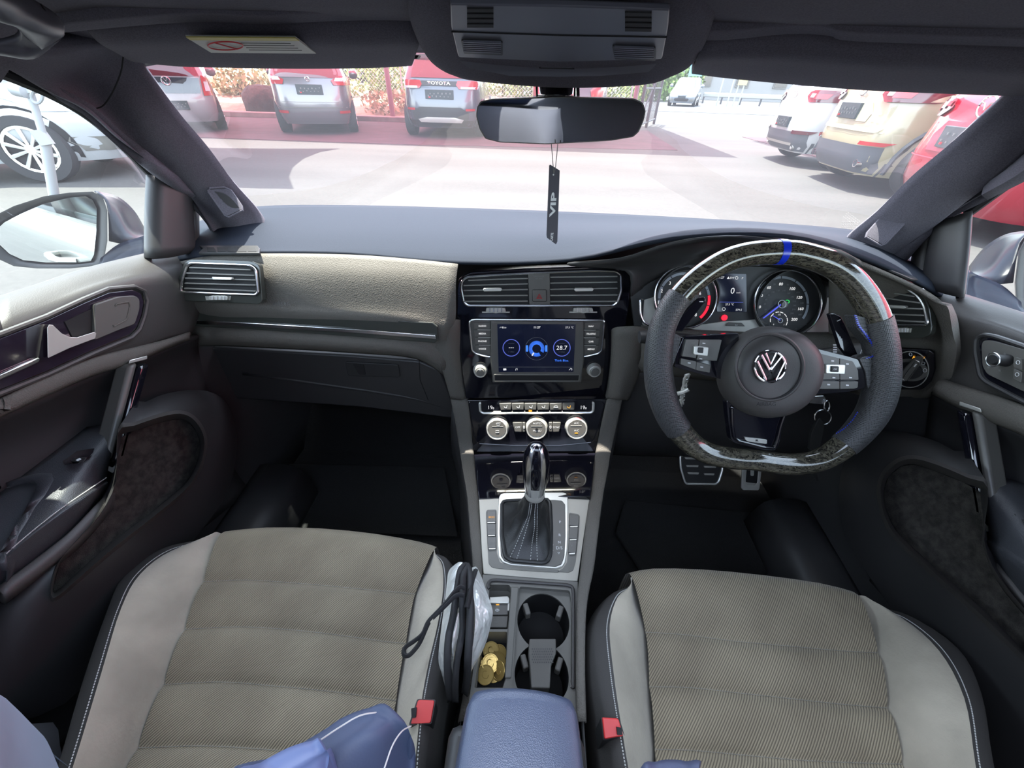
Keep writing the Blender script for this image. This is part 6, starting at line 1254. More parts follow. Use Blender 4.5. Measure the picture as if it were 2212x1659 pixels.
plate('lower_edge', [(985, 125), (1210, 136), (1425, 132), (1400, 156), (1300, 164), (1210, 166), (1100, 164), (1010, 146)], PL(P(1205, 150, Y=.526), (0, -.90, -.2)), -.004, .003, M['headliner_s'], OH, r=3, bevel=.002)
OE = PL(P(1205, 150, Y=.526), (0, -.90, -.2))
plate('sensor_slot', [(1163, 141), (1240, 143), (1241, 150), (1165, 148)], OE, .003, .0045, M['black'], OH, r=1); plate('sensor_bar', [(1168, 143), (1236, 144), (1236, 147), (1168, 146)], OE, .0045, .005, M['headliner_s'], OH)
for x0 in (1009, 1350):
    for k in range(4): plate('lamp_slot', [(x0, 20+k*11+(x0 > 1100)*8), (x0+57, 20+k*11+(x0 > 1100)*9), (x0+57, 27+k*11+(x0 > 1100)*9), (x0, 27+k*11+(x0 > 1100)*8)], OP, .004, .005, M['black'], OH)
for x0, x1, y in ((996, 1086, 90), (1322, 1416, 102)):
    g = plate('lamp_grille', [(x0, y-2), (x1, y+2), (x1, y+30), (x0+6, y+26)], OP, .004, .005, M['plastic'], OH, r=3)
    for k in range(6): plate('grille_rib', [(x0+5, y+1+k*4), (x1-4, y+4+k*4), (x1-4, y+5.6+k*4), (x0+5, y+2.6+k*4)], OP, .005, .0065, M['headliner_s'], OH)
wire('panel_seam', [(975, 68), (1210, 76), (1440, 80)], OP, .0042, .0006, M['black'], OH, closed=False, n=5)
# mirror
RM = thing('rear_view_mirror', 'frameless rear-view mirror on a black stalk, reflecting the rear seats', 'mirror', P(1203, 175, Y=.60))
mc = P(1212, 260, Y=.56)
m_px = [(1028, 250), (1030, 232), (1037, 219), (1060, 214), (1200, 209), (1370, 213), (1389, 222), (1395, 240), (1390, 262), (1380, 285), (1368, 296), (1320, 304), (1180, 312), (1080, 308), (1048, 300), (1035, 278)]
to_cam = (Vector(CAMP)-mc).normalized()
tgt = (Vector((-.42, -1.25, .93))-mc).normalized()
MP = PL(mc, to_cam+tgt)
plate('shell', m_px, MP, -.022, -.001, M['plastic'], RM, r=4, bevel=.004, seg=3)
plate('rim', m_px, MP, -.002, .0003, M['grey_plastic'], RM, r=4, bevel=.0006)
ins = [(1212+(a-1212)*.985, 261+(b-261)*.955) for a, b in m_px]
M['mirror_d'] = mat('dimming_mirror', (.36, .37, .40), .02, 1.0)
plate('mirror_glass', ins, MP, .0003, .0008, M['mirror_d'], RM, r=4)
stl = [[P(1163, 163, Y=.63), P(1180, 162, Y=.615), P(1205, 162, Y=.61), P(1230, 163, Y=.615), P(1244, 165, Y=.63)], [P(1163, 185, Y=.625), P(1178, 185, Y=.605), P(1203, 185, Y=.595), P(1228, 186, Y=.605), P(1240, 187, Y=.625)], [P(1166, 212, Y=.61), P(1180, 212, Y=.59), P(1203, 212, Y=.58), P(1226, 213, Y=.59), P(1238, 214, Y=.61)]]
surf('stalk', stl, M['piano'], RM, sol=-.004)
plate('rain_sensor', [(1140, 162), (1166, 166), (1164, 173), (1142, 172), (1134, 165)], PL(P(1150, 168, Y=.62), (0, -1, 0)), -.01, .004, M['plastic'], RM, bevel=.001); plate('rain_sensor', [(1240, 167), (1274, 166), (1270, 173), (1244, 175)], PL(P(1255, 168, Y=.62), (0, -1, 0)), -.01, .004, M['plastic'], RM, bevel=.001)
for a, b in (((1159, 172), (1161, 208)), ((1248, 172), (1249, 208))): obj('cover_edge', MB().tube([P(*a, Y=.625), P(*b, Y=.61)], .002, 6), M['plastic'], RM)
# hanging air freshener
AF = thing('air_freshener', 'slim black card air freshener reading VIP hanging from the mirror on two threads', 'air freshener', P(1197, 420, Y=.545))
AP = PL(P(1197, 440, Y=.545), (.28, -.96, 0))
card = [(1187, 358), (1189, 356), (1209, 368), (1209, 372), (1204, 522), (1201, 528), (1182, 514), (1181, 508)]
M['card'] = mat('charcoal_card', (.075, .072, .09), .7)
plate('card', card, AP, -.0008, .0008, M['card'], AF)
for a in (((1191, 311), (1195, 360), (1196, 376)), ((1205, 311), (1200, 362), (1196, 376))): obj('thread', MB().tube([AP.p(p[0], p[1], .0012) for p in a], .0005, 5), M['dim_print'], AF)
turned('eyelet', 1195, 377, 1.6, AP, [(0, .0012), (1, .0012), (1, .0005)], M['white'], AF, n=10)
def vtext(s_, px, py, hh, wsc=1.0):
    o_ = AP.p(px, py, .0012); dn = (AP.p(px-.9, py+10, .0012)-o_).normalized(); up_ = -dn
    text3(s_, o_, up_, AP.n.cross(up_), AP.n, (AP.p(px+hh/2, py, 0)-AP.p(px-hh/2, py, 0)).length, M['white'], AF, bold=.05, wscale=wsc)
vtext('VIP', 1195.5, 442, 11, 2.1); vtext('CARTE', 1192.5, 512, 5, .75)
# ================================================================== OUTSIDE: THE CAR LOT
def ground_mat():
    m = mat('sunlit_asphalt', (.30, .30, .29), .9); nt = m.node_tree; b = nt.nodes['Principled BSDF']; tc = nt.nodes.new('ShaderNodeTexCoord')
    n1 = nt.nodes.new('ShaderNodeTexNoise'); n1.inputs['Scale'].default_value = .5; n1.inputs['Detail'].default_value = 8; n2 = nt.nodes.new('ShaderNodeTexNoise'); n2.inputs['Scale'].default_value = 30; n2.inputs['Detail'].default_value = 3
    mp = nt.nodes.new('ShaderNodeMapping'); mp.inputs['Scale'].default_value = (.4, 1.6, 1); nt.links.new(tc.outputs['Object'], mp.inputs[0]); nt.links.new(mp.outputs[0], n1.inputs[0]); nt.links.new(tc.outputs['Object'], n2.inputs[0])
    r = nt.nodes.new('ShaderNodeValToRGB'); e = r.color_ramp.elements; e[0].position = .35; e[0].color = (.036, .035, .034, 1); e[1].position = .62; e[1].color = (.054, .053, .051, 1)
    a = nt.nodes.new('ShaderNodeMath'); a.operation = 'MULTIPLY_ADD'; a.inputs[1].default_value = .35; nt.links.new(n2.outputs[0], a.inputs[0]); nt.links.new(n1.outputs[0], a.inputs[2])
    s = nt.nodes.new('ShaderNodeMath'); s.operation = 'SUBTRACT'; s.inputs[1].default_value = .17; nt.links.new(a.outputs[0], s.inputs[0]); nt.links.new(s.outputs[0], r.inputs[0]); nt.links.new(r.outputs[0], b.inputs['Base Color'])
    return m
def flat(name, pts, z, mt, th=.02): return obj(name, MB().prism([Vector((x, y, z)) for x, y in pts], [Vector((x, y, z-th)) for x, y in pts]), mt, smooth=False)
struct(flat('ground', [(-90, -40), (90, -40), (90, 160), (-90, 160)], GZ, ground_mat(), .3), 'pale sun-bleached asphalt of the car lot')
M['pave'] = mat('reddish_paving', (.06, .026, .034), .9, var=(3, .15))  # reddish tone with slight random variation
struct(flat('paving', [(-16, 8.75), (-2.5, 8.95), (2.9, 9.6), (3.2, 14.0), (-16, 13.6)], GZ+.006, M['pave']), 'reddish paving under the parked row of cars')
struct(flat('paving', [(5.6, -2), (14, -2), (14, 13), (5.6, 13)], GZ+.006, M['pave']), 'reddish paving under the right-hand row of cars')
M['kerb'] = mat('pale_concrete', (.20, .195, .185), .9, var=(4, .1))
struct(obj('kerb', MB().box((-7, 14.05, GZ+.06), (18, .35, .14)), M['kerb'], bevel=.02), 'pale concrete kerb behind the parked row')
M['sand'] = mat('dry_sandy_bank', (.26, .22, .16), 1.0, var=(1.5, .25), bump=('noise', 3, .6, .15))
bank = MB().grid([[Vector((x, y, GZ+h+random.uniform(0, .12)*(h > 0))) for x in np.linspace(-40, -1, 26)] for y, h in ((14.3, 0), (15.5, .25), (18, .6), (22, .8), (30, .9), (50, .9))])
struct(obj('bank', bank, M['sand'], angle=80), 'dry sandy bank behind the left-hand cars')
M['road'] = mat('grey_road', (.055, .056, .06), .9, var=(.8, .2))
struct(flat('road', [(3, 26), (90, 18), (90, 34), (30, 46), (-5, 60), (-5, 44)], GZ+.01, M['road']), 'grey public road beyond the gate')
M['wall_white'] = mat('whitewashed_wall', (.28, .28, .27), .9)

M['tail'] = mat('red_tail_lamp', (.36, .01, .015), .15, coat=.8); M['tail_dark'] = mat('dark_red_lens', (.09, .006, .012), .15, coat=.8); M['lens'] = mat('clear_lens', (.55, .55, .57), .12, coat=.6)
M['wglass'] = mat('tinted_car_glass', (.02, .024, .03), .05, coat=.6, spec=.8); M['number'] = mat('plate_black', (.02, .03, .035), .5)
def car(label, x, y, rz, L_, wd, ht, pm, group=None, lower=None, belt=.93, rake=.25, front_vis=False, rear=True, p_=5.0, arch=True, detail=None, z0=GZ, wr=.32, roofw=.78, win=None, trimh=.42, hood=.95):
    t = thing('car', label, 'car', (x, y, z0), rz, group); MW = wmat(t); a0 = wd/2
    def hw(z): return a0*float(np.interp(z, [.18, .32, .6, belt, ht*.8, ht-.06, ht], [.90, .96, 1.0, .965, .86, roofw, roofw*.86]))
    def yr(z): return float(np.interp(z, [.18, .35, .55, belt-.1, belt+.05, ht-.15, ht-.03, ht], [.12, .02, .0, .05, .09, .09+rake, .14+rake, .30+rake]))
    def yf(z): return L_-float(np.interp(z, [.18, .35, .6, hood-.12, hood, ht-.1, ht], [.12, .02, .0, .18, 1.02, 1.75, 2.1]))
    def plan(z, n=56):
        a, y0, y1 = hw(z), yr(z), yf(z); yc, b = (y0+y1)/2, (y1-y0)/2; out = []
        for k in range(n):
            th = 2*math.pi*k/n; c, s = math.cos(th), math.sin(th)
            out.append(Vector((a*math.copysign(abs(c)**(2/p_), c), yc+b*math.copysign(abs(s)**(2/p_), s), z)))
        return out
    def rear_y(px_, z, off=0):
        a, y0, y1 = hw(z), yr(z), yf(z); yc, b = (y0+y1)/2, (y1-y0)/2; q = min(.995, abs(px_)/a); return yc-b*(1-q**p_)**(1/p_)-off
    def front_y(px_, z, off=0):
        a, y0, y1 = hw(z), yr(z), yf(z); yc, b = (y0+y1)/2, (y1-y0)/2; q = min(.995, abs(px_)/a); return yc+b*(1-q**p_)**(1/p_)+off
    def side_x(py_, z, off=0):
        a, y0, y1 = hw(z), yr(z), yf(z); yc, b = (y0+y1)/2, (y1-y0)/2; q = min(.995, abs(py_-yc)/b); return a*(1-q**p_)**(1/p_)+off
    W_ = lambda v: MW @ Vector(v)
    zs = [.20, .28, .36, .48, .6, .74, .86, belt, belt+.08, belt+.18, ht*.85, ht-.12, ht-.05, ht-.015, ht]
    loops = [plan(z) for z in zs]; mb = MB()
    for l in loops: mb.v += [W_(v) for v in l]
    n = 56
    for i in range(len(zs)-1):
        for k in range(n): mb.f.append((i*n+k, i*n+(k+1) % n, (i+1)*n+(k+1) % n, (i+1)*n+k))
    mb.f.append(tuple((len(zs)-1)*n+k for k in range(n))); mb.f.append(tuple(range(n-1, -1, -1)))
    body = obj('body', mb, pm, t, angle=50)
    def dense(rows):
        out = []
        for a, b in zip(rows, rows[1:]):
            k = max(1, int(abs(b[0]-a[0])/.045)); out += [tuple(a[i]+(b[i]-a[i])*j/k for i in range(3)) for j in range(k)]
        return out+[rows[-1]]
    def rp(nm, rows, mt, off=.008, th=.02, nc=10, label=None, fn=rear_y, sg=-1):
        rows = dense(rows)
        g = [[W_((x0+(x1-x0)*k/nc, fn(x0+(x1-x0)*k/nc, z, off), z)) for k in range(nc+1)] for z, x0, x1 in rows]
        return obj(nm, MB().grid(g), mt, t, label=label, angle=60)
    def sp_(nm, rows, mt, s, off=.008, nc=8):
        rows = dense(rows)
        g = [[W_((s*side_x(y0+(y1-y0)*k/nc, z, off), y0+(y1-y0)*k/nc, z)) for k in range(nc+1)] for z, y0, y1 in rows]
        return obj(nm, MB().grid(g), mt, t, angle=60)
    # wheels with rims
    for sx2 in (-1, 1):
        for yy in (.72, L_-.85):
            xc = sx2*(a0-.115)
            wl = obj('wheel', MB().lathe(W_((xc-sx2*.10, yy, wr)), (MW.to_3x3() @ Vector((sx2, 0, 0))), [(0, 0), (wr*.96, 0), (wr, .03), (wr, .17), (wr*.95, .205), (wr*.70, .21), (wr*.66, .17), (0, .16)], 32), M['rubber'], t)
            rm = MB(); c0 = W_((xc+sx2*.10, yy, wr)); ax2 = MW.to_3x3() @ Vector((sx2, 0, 0))
            rm.lathe(c0-ax2*.01, ax2, [(wr*.62, 0), (wr*.68, .006), (wr*.68, .012), (wr*.60, .01)], 28); rm.lathe(c0, ax2, [(0, .014), (wr*.13, .012), (wr*.15, 0)], 14)
            for k in range(10):
                an = 2*math.pi*k/10; u2 = Vector((0, 0, 1)); v2 = ax2.cross(u2); d2 = u2*math.cos(an)+v2*math.sin(an); rm.tube([c0+d2*wr*.12, c0+d2*wr*.64], [.014, .02], 5)
            obj('wheel_rim', rm, M['silver'], wl)
            if arch:
                am = MB(); aa = []
                for k in range(17):
                    an = -.25+(math.pi+.5)*k/16; ra = wr*1.22
                    aa.append((yy+ra*math.cos(an), max(.2, wr+ra*math.sin(an))))
                vs = [W_((sx2*side_x(q[0], q[1], .004), q[0], q[1])) for q in aa]; cc = W_((sx2*side_x(yy, wr, .004), yy, wr))
                am.add([cc]+vs, [(0, k+1, k+2) for k in range(16)]); obj('wheel_arch', am, M['black'], t)
                if lower is not None:
                    am = MB(); am.tube([W_((sx2*side_x(q[0], q[1], .0), q[0], q[1])) for q in aa], .028, 6); obj('arch_trim', am, lower, t)
    # side windows and mirrors
    for s in (-1, 1):
        yA, yB = .42+rake, L_-1.9
        sp_('side_window', [(belt+.02, yA, yB+.35), (belt+.2, yA+.08, yB+.12), (ht-.12, yA+.26, yB-.25)], M['wglass'], s)
        sp_('pillar', [(belt+.02, (yA+yB)/2, (yA+yB)/2+.09), (ht-.12, (yA+yB)/2, (yA+yB)/2+.09)], M['plastic'], s, .012, 2)
        mp = W_((s*(a0+.10), L_-1.62, belt+.10)); obj('door_mirror', MB().lathe(mp, MW.to_3x3() @ Vector((s, 0, 0)), [(0, -.10), (.06, -.09), (.085, -.02), (.08, .06), (.045, .11), (0, .12)], 14, sq=1.25), pm, t)
        sp_('door_handle', [(belt-.10, L_*.45, L_*.45+.18), (belt-.065, L_*.45, L_*.45+.18)], pm, s, .03, 3)
    lw = lower or M['plastic']
    rp('windscreen', [(hood+.04, -a0*.78, a0*.78), (hood+.25, -a0*.74, a0*.74), (ht-.10, -a0*.66, a0*.66)], M['wglass'], fn=front_y)
    if lower is not None:
        rp('rear_bumper', [(.22, -a0*.88, a0*.88), (.30, -a0*.95, a0*.95), (trimh, -a0*.97, a0*.97)], lower, .02)
        for s in (-1, 1): sp_('sill_trim', [(.2, .25, L_-.25), (.36, .25, L_-.25)], lower, s, .01)
    if detail: detail(t, W_, rp, sp_, rear_y, front_y, side_x, a0, belt, ht)
    return t
def by_wheel(px, py, rz, wd, side=1):
    c = P(px, py, Z=GZ); lx, ly = side*(wd/2-.06), .62
    return c.x-(lx*math.cos(rz)-ly*math.sin(rz)), c.y-(lx*math.sin(rz)+ly*math.cos(rz))
def number_plate(t, W_, rear_y, z, w=.26, h=.075, x=0, off=.03):
    q = [(x-w, z-h), (x+w, z-h), (x+w, z+h), (x-w, z+h)]
    yb = max(-9, min(rear_y(a, b, off) for a, b in q))
    pb = obj('number_plate', MB().prism([W_((a, yb, b)) for a, b in q], [W_((a, yb+.05, b)) for a, b in q]), M['number'], t, bevel=.004)
    mb = MB(); rr = random.Random(int(z*1000+x*10))
    for k in range(12):
        a = x-w*.85+w*1.7*k/12; zz = z+h*.25 if k % 2 else z-h*.35
        mb.box(W_((a+.02, yb-.003, zz+rr.uniform(-.01, .01))), (.022, .006, rr.uniform(.015, .03)))
    obj('plate_marks', mb, M['dim_print'], pb, smooth=False, kind='stuff')
    mb = MB(); mb.box(W_((x-w*.7, yb-.004, z-h*.6)), (.04, .006, .02)); obj('plate_emblem', mb, M['red_print'], pb, smooth=False)
def badge_ring(t, W_, rear_y, x, z, r, kind):
    yb = rear_y(x, z, .02); A = np.linspace(0, 2*math.pi, 25)[:-1]
    e = obj('emblem', MB().tube([W_((x+r*math.cos(a), rear_y(x, z, .035), z+r*.92*math.sin(a))) for a in A], .008, 6, True), M['chrome_b'], t)
    def stroke(p): obj('emblem_stroke', MB().tube([W_((x+r*a, rear_y(x, z, .04), z+r*b)) for a, b in p], .007, 5), M['chrome_b'], e)
    if kind == 'v': stroke([(-.45, .8), (0, -.05), (.45, .8)]); stroke([(-.85, .35), (-.4, -.75), (0, .1), (.4, -.75), (.85, .35)])
    else: stroke([(-.85, .35), (-.35, .25), (0, -.3), (.35, .25), (.85, .35)])
def d_up(t, W_, rp, sp_, ry, fy, sx_, a0, belt, ht):
    rp('rear_window', [(.98, -.60, .60), (1.2, -.57, .57), (1.38, -.52, .52)], M['wglass_canopy']); rp('tailgate_glass', [(.70, -.52, .52), (.96, -.58, .58)], M['wglass'], .01, label='black glass tailgate panel')
    for s in (-1, 1):
        rp('tail_lamp', [(.66, s*.56, s*.80), (.80, s*.58, s*.80), (1.0, s*.62, s*.78)], M['tail'], .02, nc=4); rp('lamp_insert', [(.74, s*.62, s*.72), (.90, s*.64, s*.72)], M['lens'], .026, nc=3)
    badge_ring(t, W_, ry, 0, .90, .075, 'v'); number_plate(t, W_, ry, .50, .22)
def d_jazz(t, W_, rp, sp_, ry, fy, sx_, a0, belt, ht):
    rp('rear_window', [(1.02, -.62, .62), (1.12, -.63, .63), (1.30, -.58, .58), (1.40, -.52, .52)], M['wglass_canopy'])
    for s in (-1, 1):
        rp('tail_lamp', [(.90, s*.50, s*.84), (.98, s*.46, s*.85), (1.06, s*.62, s*.82)], M['tail'], .02, nc=6); rp('lamp_insert', [(.97, s*.52, s*.74), (1.03, s*.56, s*.76)], M['lens'], .026, nc=4)
        rp('reflector', [(.40, s*.52, s*.74), (.45, s*.52, s*.74)], M['tail'], .03, nc=3)
    rp('gate_seam', [(.60, -.62, .62), (.607, -.62, .62)], M['dim_print'], .012); number_plate(t, W_, ry, .82, .26, .085); badge_ring(t, W_, ry, 0, 1.0, .04, 'm')
    rp('bumper_crease', [(.50, -.70, .70), (.515, -.70, .70)], M['grey_plastic'], .012)
def d_toyota(t, W_, rp, sp_, ry, fy, sx_, a0, belt, ht):
    rp('rear_window', [(1.08, -.60, .60), (1.22, -.58, .58), (1.40, -.50, .50)], M['wglass_canopy']); rp('roof_spoiler', [(1.42, -.55, .55), (1.47, -.52, .52)], M['plastic'], .06)
    for s in (-1, 1):
        rp('tail_lamp', [(.90, s*.42, s*.86), (.97, s*.36, s*.88), (1.04, s*.40, s*.86)], M['tail'], .02, nc=6); rp('lamp_insert', [(.90, s*.46, s*.80), (.94, s*.46, s*.82)], M['lens'], .027, nc=4)
        rp('reflector', [(.52, s*.55, s*.74), (.56, s*.55, s*.74)], M['tail'], .035, nc=3)
    rp('lamp_bar', [(.95, -.38, .38), (1.03, -.38, .38)], M['plastic'], .018); number_plate(t, W_, ry, .80, .30, .08)
    rp('bumper_insert', [(.34, -.60, .60), (.48, -.62, .62), (.58, -.45, .45)], M['plastic'], .028); rp('skid_plate', [(.30, -.45, .45), (.36, -.5, .5), (.40, -.30, .30)], M['silver'], .04)
    o_ = W_((0, ry(0, .99, .03), .99)); text3('TOYOTA', o_, Vector((1, 0, 0)), Vector((0, 0, 1)), Vector((0, -1, 0)), .055, M['chrome_b'], t, wscale=1.5, bold=.02)
def d_hatch(t, W_, rp, sp_, ry, fy, sx_, a0, belt, ht):
    rp('rear_window', [(1.02, -.58, .58), (1.2, -.56, .56), (1.36, -.48, .48)], M['wglass'])
    for s in (-1, 1): rp('tail_lamp', [(.82, s*.54, s*.84), (.95, s*.50, s*.85), (1.05, s*.62, s*.82)], M['tail'], .02, nc=4)
    number_plate(t, W_, ry, .74)
def mz_lamps(rp, zc, d):
    for s in (-1, 1):
        rp('tail_lamp', [(zc-.09, s*.50, s*.84), (zc-.02, s*.40, s*.9), (zc+.04, s*.42, s*.915), (zc+.065, s*.50, s*.92)], M['tail_dark'], .02, nc=8)
        rp('lamp_ring', [(zc-.05, s*.58, s*.74), (zc+.015, s*.56, s*.76)], M['tail'], .028, nc=4); rp('lamp_ring', [(zc-.01, s*.44, s*.53), (zc+.03, s*.44, s*.54)], M['tail'], .028, nc=3); rp('lamp_insert', [(zc-.03, s*.50, s*.57), (zc+.02, s*.50, s*.58)], M['lens'], .03, nc=3)
def d_cx5(t, W_, rp, sp_, ry, fy, sx_, a0, belt, ht):
    rp('rear_window', [(1.20, -.62, .62), (1.35, -.60, .60), (1.52, -.52, .52)], M['wglass']); rp('wiper', [(1.21, -.30, .25), (1.225, -.30, .25)], M['plastic'], .03, nc=3)
    mz_lamps(rp, 1.06, 0); number_plate(t, W_, ry, .86, .22, .085, -.08); badge_ring(t, W_, ry, 0, 1.10, .085, 'm')
    rp('plate_recess', [(.76, -.36, .36), (.86, -.40, .40), (.96, -.34, .30)], M['cream_dark'], .006); rp('gate_seam', [(.66, -.68, .68), (.672, -.68, .68)], M['cream_dark'], .012); rp('gate_hollow', [(.67, -.62, .62), (.71, -.66, .66)], M['cream_dark'], .01)
    rp('chrome_script', [(.84, .40, .56), (.86, .40, .56)], M['silver'], .02, nc=3)
    for s in (-1, 1):
        rp('reflector', [(.53, s*.48, s*.74), (.57, s*.50, s*.80)], M['tail'], .035, nc=4)
        obj('exhaust_tip', MB().lathe(W_((s*.55, ry(.55, .33, .0)+.10, .33)), wmat(t).to_3x3() @ Vector((0, -1, 0)), [(.035, 0), (.042, 0), (.045, .14), (.036, .14), (.034, .02), (0, .02)], 18), M['chrome_b'], t)
def d_cx30(t, W_, rp, sp_, ry, fy, sx_, a0, belt, ht):
    rp('rear_window', [(1.12, -.60, .60), (1.25, -.56, .56), (1.42, -.46, .46)], M['wglass']); mz_lamps(rp, 1.0, 0); number_plate(t, W_, ry, .62, .22, .075)
    for s in (-1, 1): rp('reflector', [(.47, s*.45, s*.72), (.52, s*.47, s*.78)], M['tail_dark'], .035, nc=4); obj('exhaust_tip', MB().lathe(W_((s*.5, ry(.5, .28, .0)+.1, .28)), wmat(t).to_3x3() @ Vector((0, -1, 0)), [(.03, 0), (.036, .13), (.028, .13), (0, .03)], 14), M['silver'], t)
    rp('skid_trim', [(.30, -.5, .5), (.34, -.52, .52)], M['silver_trim'], .04); badge_ring(t, W_, ry, 0, 1.02, .07, 'm')
def d_red(t, W_, rp, sp_, ry, fy, sx_, a0, belt, ht):
    rp('rear_window', [(1.10, -.58, .58), (1.22, -.55, .55), (1.38, -.46, .46)], M['wglass']); mz_lamps(rp, .98, 0); number_plate(t, W_, ry, .74, .26, .085); badge_ring(t, W_, ry, 0, .98, .085, 'm')
    rp('plate_recess', [(.62, -.38, .38), (.74, -.42, .42), (.86, -.34, .34)], M['red_dark'], .006); rp('gate_seam', [(.56, -.60, .60), (.57, -.60, .60)], M['red_dark'], .012)
    rp('roof_spoiler', [(1.40, -.50, .50), (1.44, -.48, .48)], M['plastic'], .08)
    rp('chrome_script', [(.93, .48, .64), (.955, .48, .64)], M['silver'], .02, nc=3)
def d_left(t, W_, rp, sp_, ry, fy, sx_, a0, belt, ht):
    for s in (-1, 1):
        rp('headlamp', [(.66, s*.50, s*.84), (.74, s*.44, s*.85), (.82, s*.56, s*.84)], M['lens'], .02, nc=5, fn=fy)
        g = sp_('headlamp_side', [(.68, 3.55, 3.9), (.76, 3.45, 3.95), (.82, 3.30, 3.8)], M['lens'], s, .014)
        rp('fog_recess', [(.30, s*.52, s*.76), (.40, s*.52, s*.80), (.44, s*.60, s*.80)], M['grey_plastic'], .02, nc=3, fn=fy)
    rp('grille', [(.30, -.40, .40), (.40, -.48, .48), (.46, -.42, .42)], M['plastic'], .02, fn=fy); rp('upper_grille', [(.62, -.30, .30), (.68, -.34, .34)], M['plastic'], .02, fn=fy)
    number_plate(t, W_, lambda a, b, o: fy(a, b, .03), .52, .24)
M['cream_dark'] = mat('cream_paint_seam', (.36, .33, .22), .4); M['red_dark'] = mat('dark_red_seam', (.30, .01, .03), .4)
grey_cladding = mat('grey_bumper_plastic', (.075, .08, .09), .6)
car('small pinkish-white hatchback with black glass tailgate, leftmost behind the windscreen', -7.62, 9.45, R(38), 3.6, 1.64, 1.49, paint('pearl_white_paint', (.55, .50, .52), .0), belt=.98, rake=.16, detail=d_up)
car('silver hatchback with black number plate, parked left of the pink pole', -4.95, 10.0, R(22), 4.05, 1.70, 1.53, paint('silver_paint', (.36, .345, .37), .5), belt=1.0, rake=.26, detail=d_jazz)
car('grey crossover with reddish roof and full-width tail lamps, right of the pink pole', -2.2, 10.15, R(3), 4.4, 1.82, 1.58, paint('slate_grey_paint', (.20, .215, .26), .4), lower=M['plastic'], belt=1.04, rake=.30, trimh=.34, detail=d_toyota)
car('dark red hatchback half hidden behind the rear-view mirror', .50, 10.3, R(-8), 4.1, 1.75, 1.50, paint('maroon_paint', (.17, .03, .05), .3), belt=1.0, rake=.3, detail=d_hatch)
car('white crossover with grey lower cladding, farthest of the right-hand row', 4.3, 8.55, R(-93), 4.4, 1.80, 1.54, paint('white_crossover_paint', (.85, .85, .85), .0), lower=grey_cladding, belt=1.04, rake=.40, trimh=.50, detail=d_cx30)
car('cream sport-utility car with grey cladding, middle of the right-hand row', 4.08, 6.49, R(-94), 4.55, 1.86, 1.68, paint('cream_paint', (.62, .55, .36), .0), lower=grey_cladding, belt=1.12, rake=.34, trimh=.52, wr=.35, detail=d_cx5)
car('bright red hatchback partly behind the right windscreen pillar', 3.8, 4.35, R(-95), 4.1, 1.78, 1.52, paint('bright_red_paint', (.55, .01, .035), .15), belt=1.02, rake=.36, detail=d_red)
car('dark red car seen through the right door window', 4.1, 1.9, R(-92), 4.3, 1.80, 1.50, paint('deep_red_paint', (.25, .015, .03), .2), belt=1.0, rake=.3, detail=d_hatch)
car('pale silver hatchback seen through the left door window', -9.0, 3.9, R(-64), 4.2, 1.74, 1.50, paint('pale_silver_paint', (.8, .83, .85), .1), belt=.98, rake=.3, detail=d_left, wr=.33)
dc_ = car('pale blue crossover driving on the road beyond the gate', 10.9, 36.5, R(158), 4.3, 1.80, 1.58, paint('pale_blue_paint', (.45, .50, .55), .2), lower=M['plastic'], belt=1.02, detail=d_left)
vn = paint('van_white', (.66, .67, .68), .0)
for k, (x, y, rz, lab) in enumerate(((-19.5, 33, -80, 'white van on the bank, farthest left above the small hatchback'), (-12.8, 30, -75, 'white van on the bank, right of the first van'), (-9.0, 22.5, -60, 'white van nose beside the silver hatchback'))):
    car(lab, x, y, R(rz), 5.0, 1.95, 2.2 if k != 0 else 1.7, vn, z0=GZ+.85, belt=1.25, rake=.05, hood=1.1, wr=.34, group='white vans on the bank', arch=True)
# shade cloth over the rows, its poles
def shade_mat(name, c, tr):
    m = bpy.data.materials.new(name); m.use_nodes = True; nt = m.node_tree; nt.nodes.clear(); o = nt.nodes.new('ShaderNodeOutputMaterial'); a = nt.nodes.new('ShaderNodeBsdfTranslucent'); b = nt.nodes.new('ShaderNodeBsdfDiffuse'); t_ = nt.nodes.new('ShaderNodeBsdfTransparent')
    a.inputs[0].default_value = (*c, 1); b.inputs[0].default_value = (*c, 1); t_.inputs[0].default_value = (1, .75, .75, 1); m1 = nt.nodes.new('ShaderNodeMixShader'); m1.inputs[0].default_value = .35; m2 = nt.nodes.new('ShaderNodeMixShader'); m2.inputs[0].default_value = tr
    nt.links.new(a.outputs[0], m1.inputs[1]); nt.links.new(b.outputs[0], m1.inputs[2]); nt.links.new(m1.outputs[0], m2.inputs[1]); nt.links.new(t_.outputs[0], m2.inputs[2]); nt.links.new(m2.outputs[0], o.inputs[0]); return m
M['shade'] = shade_mat('red_shade_cloth', (.62, .085, .13), .08)
M['pole'] = mat('pink_painted_pole', (.24, .11, .14), .5)
def canopy(label, x0, x1, y0, y1, z, poles, sag=.25):
    t = thing('shade_canopy', label, 'canopy', ((x0+x1)/2, (y0+y1)/2, GZ))
    rows = [[Vector((x, y, z-sag*(1-(2*(x-x0)/(x1-x0)-1)**2)*(1-(2*(y-y0)/(y1-y0)-1)**2))) for x in np.linspace(x0, x1, 9)] for y in np.linspace(y0, y1, 7)]
    obj('shade_cloth', MB().grid(rows), M['shade'], t, angle=80)
    for (px, py, pz) in poles:
        obj('pole', MB().tube([(px, py, GZ), (px, py, pz)], .075, 12), M['pole'], t); obj('pole_foot', MB().lathe((px, py, GZ), (0, 0, 1), [(.16, 0), (.16, .02), (.09, .03), (.08, .06)], 12), M['pole'], t)
    return t
pa = P(850, 262, Z=GZ); pb_ = P(1362, 270, Z=GZ)
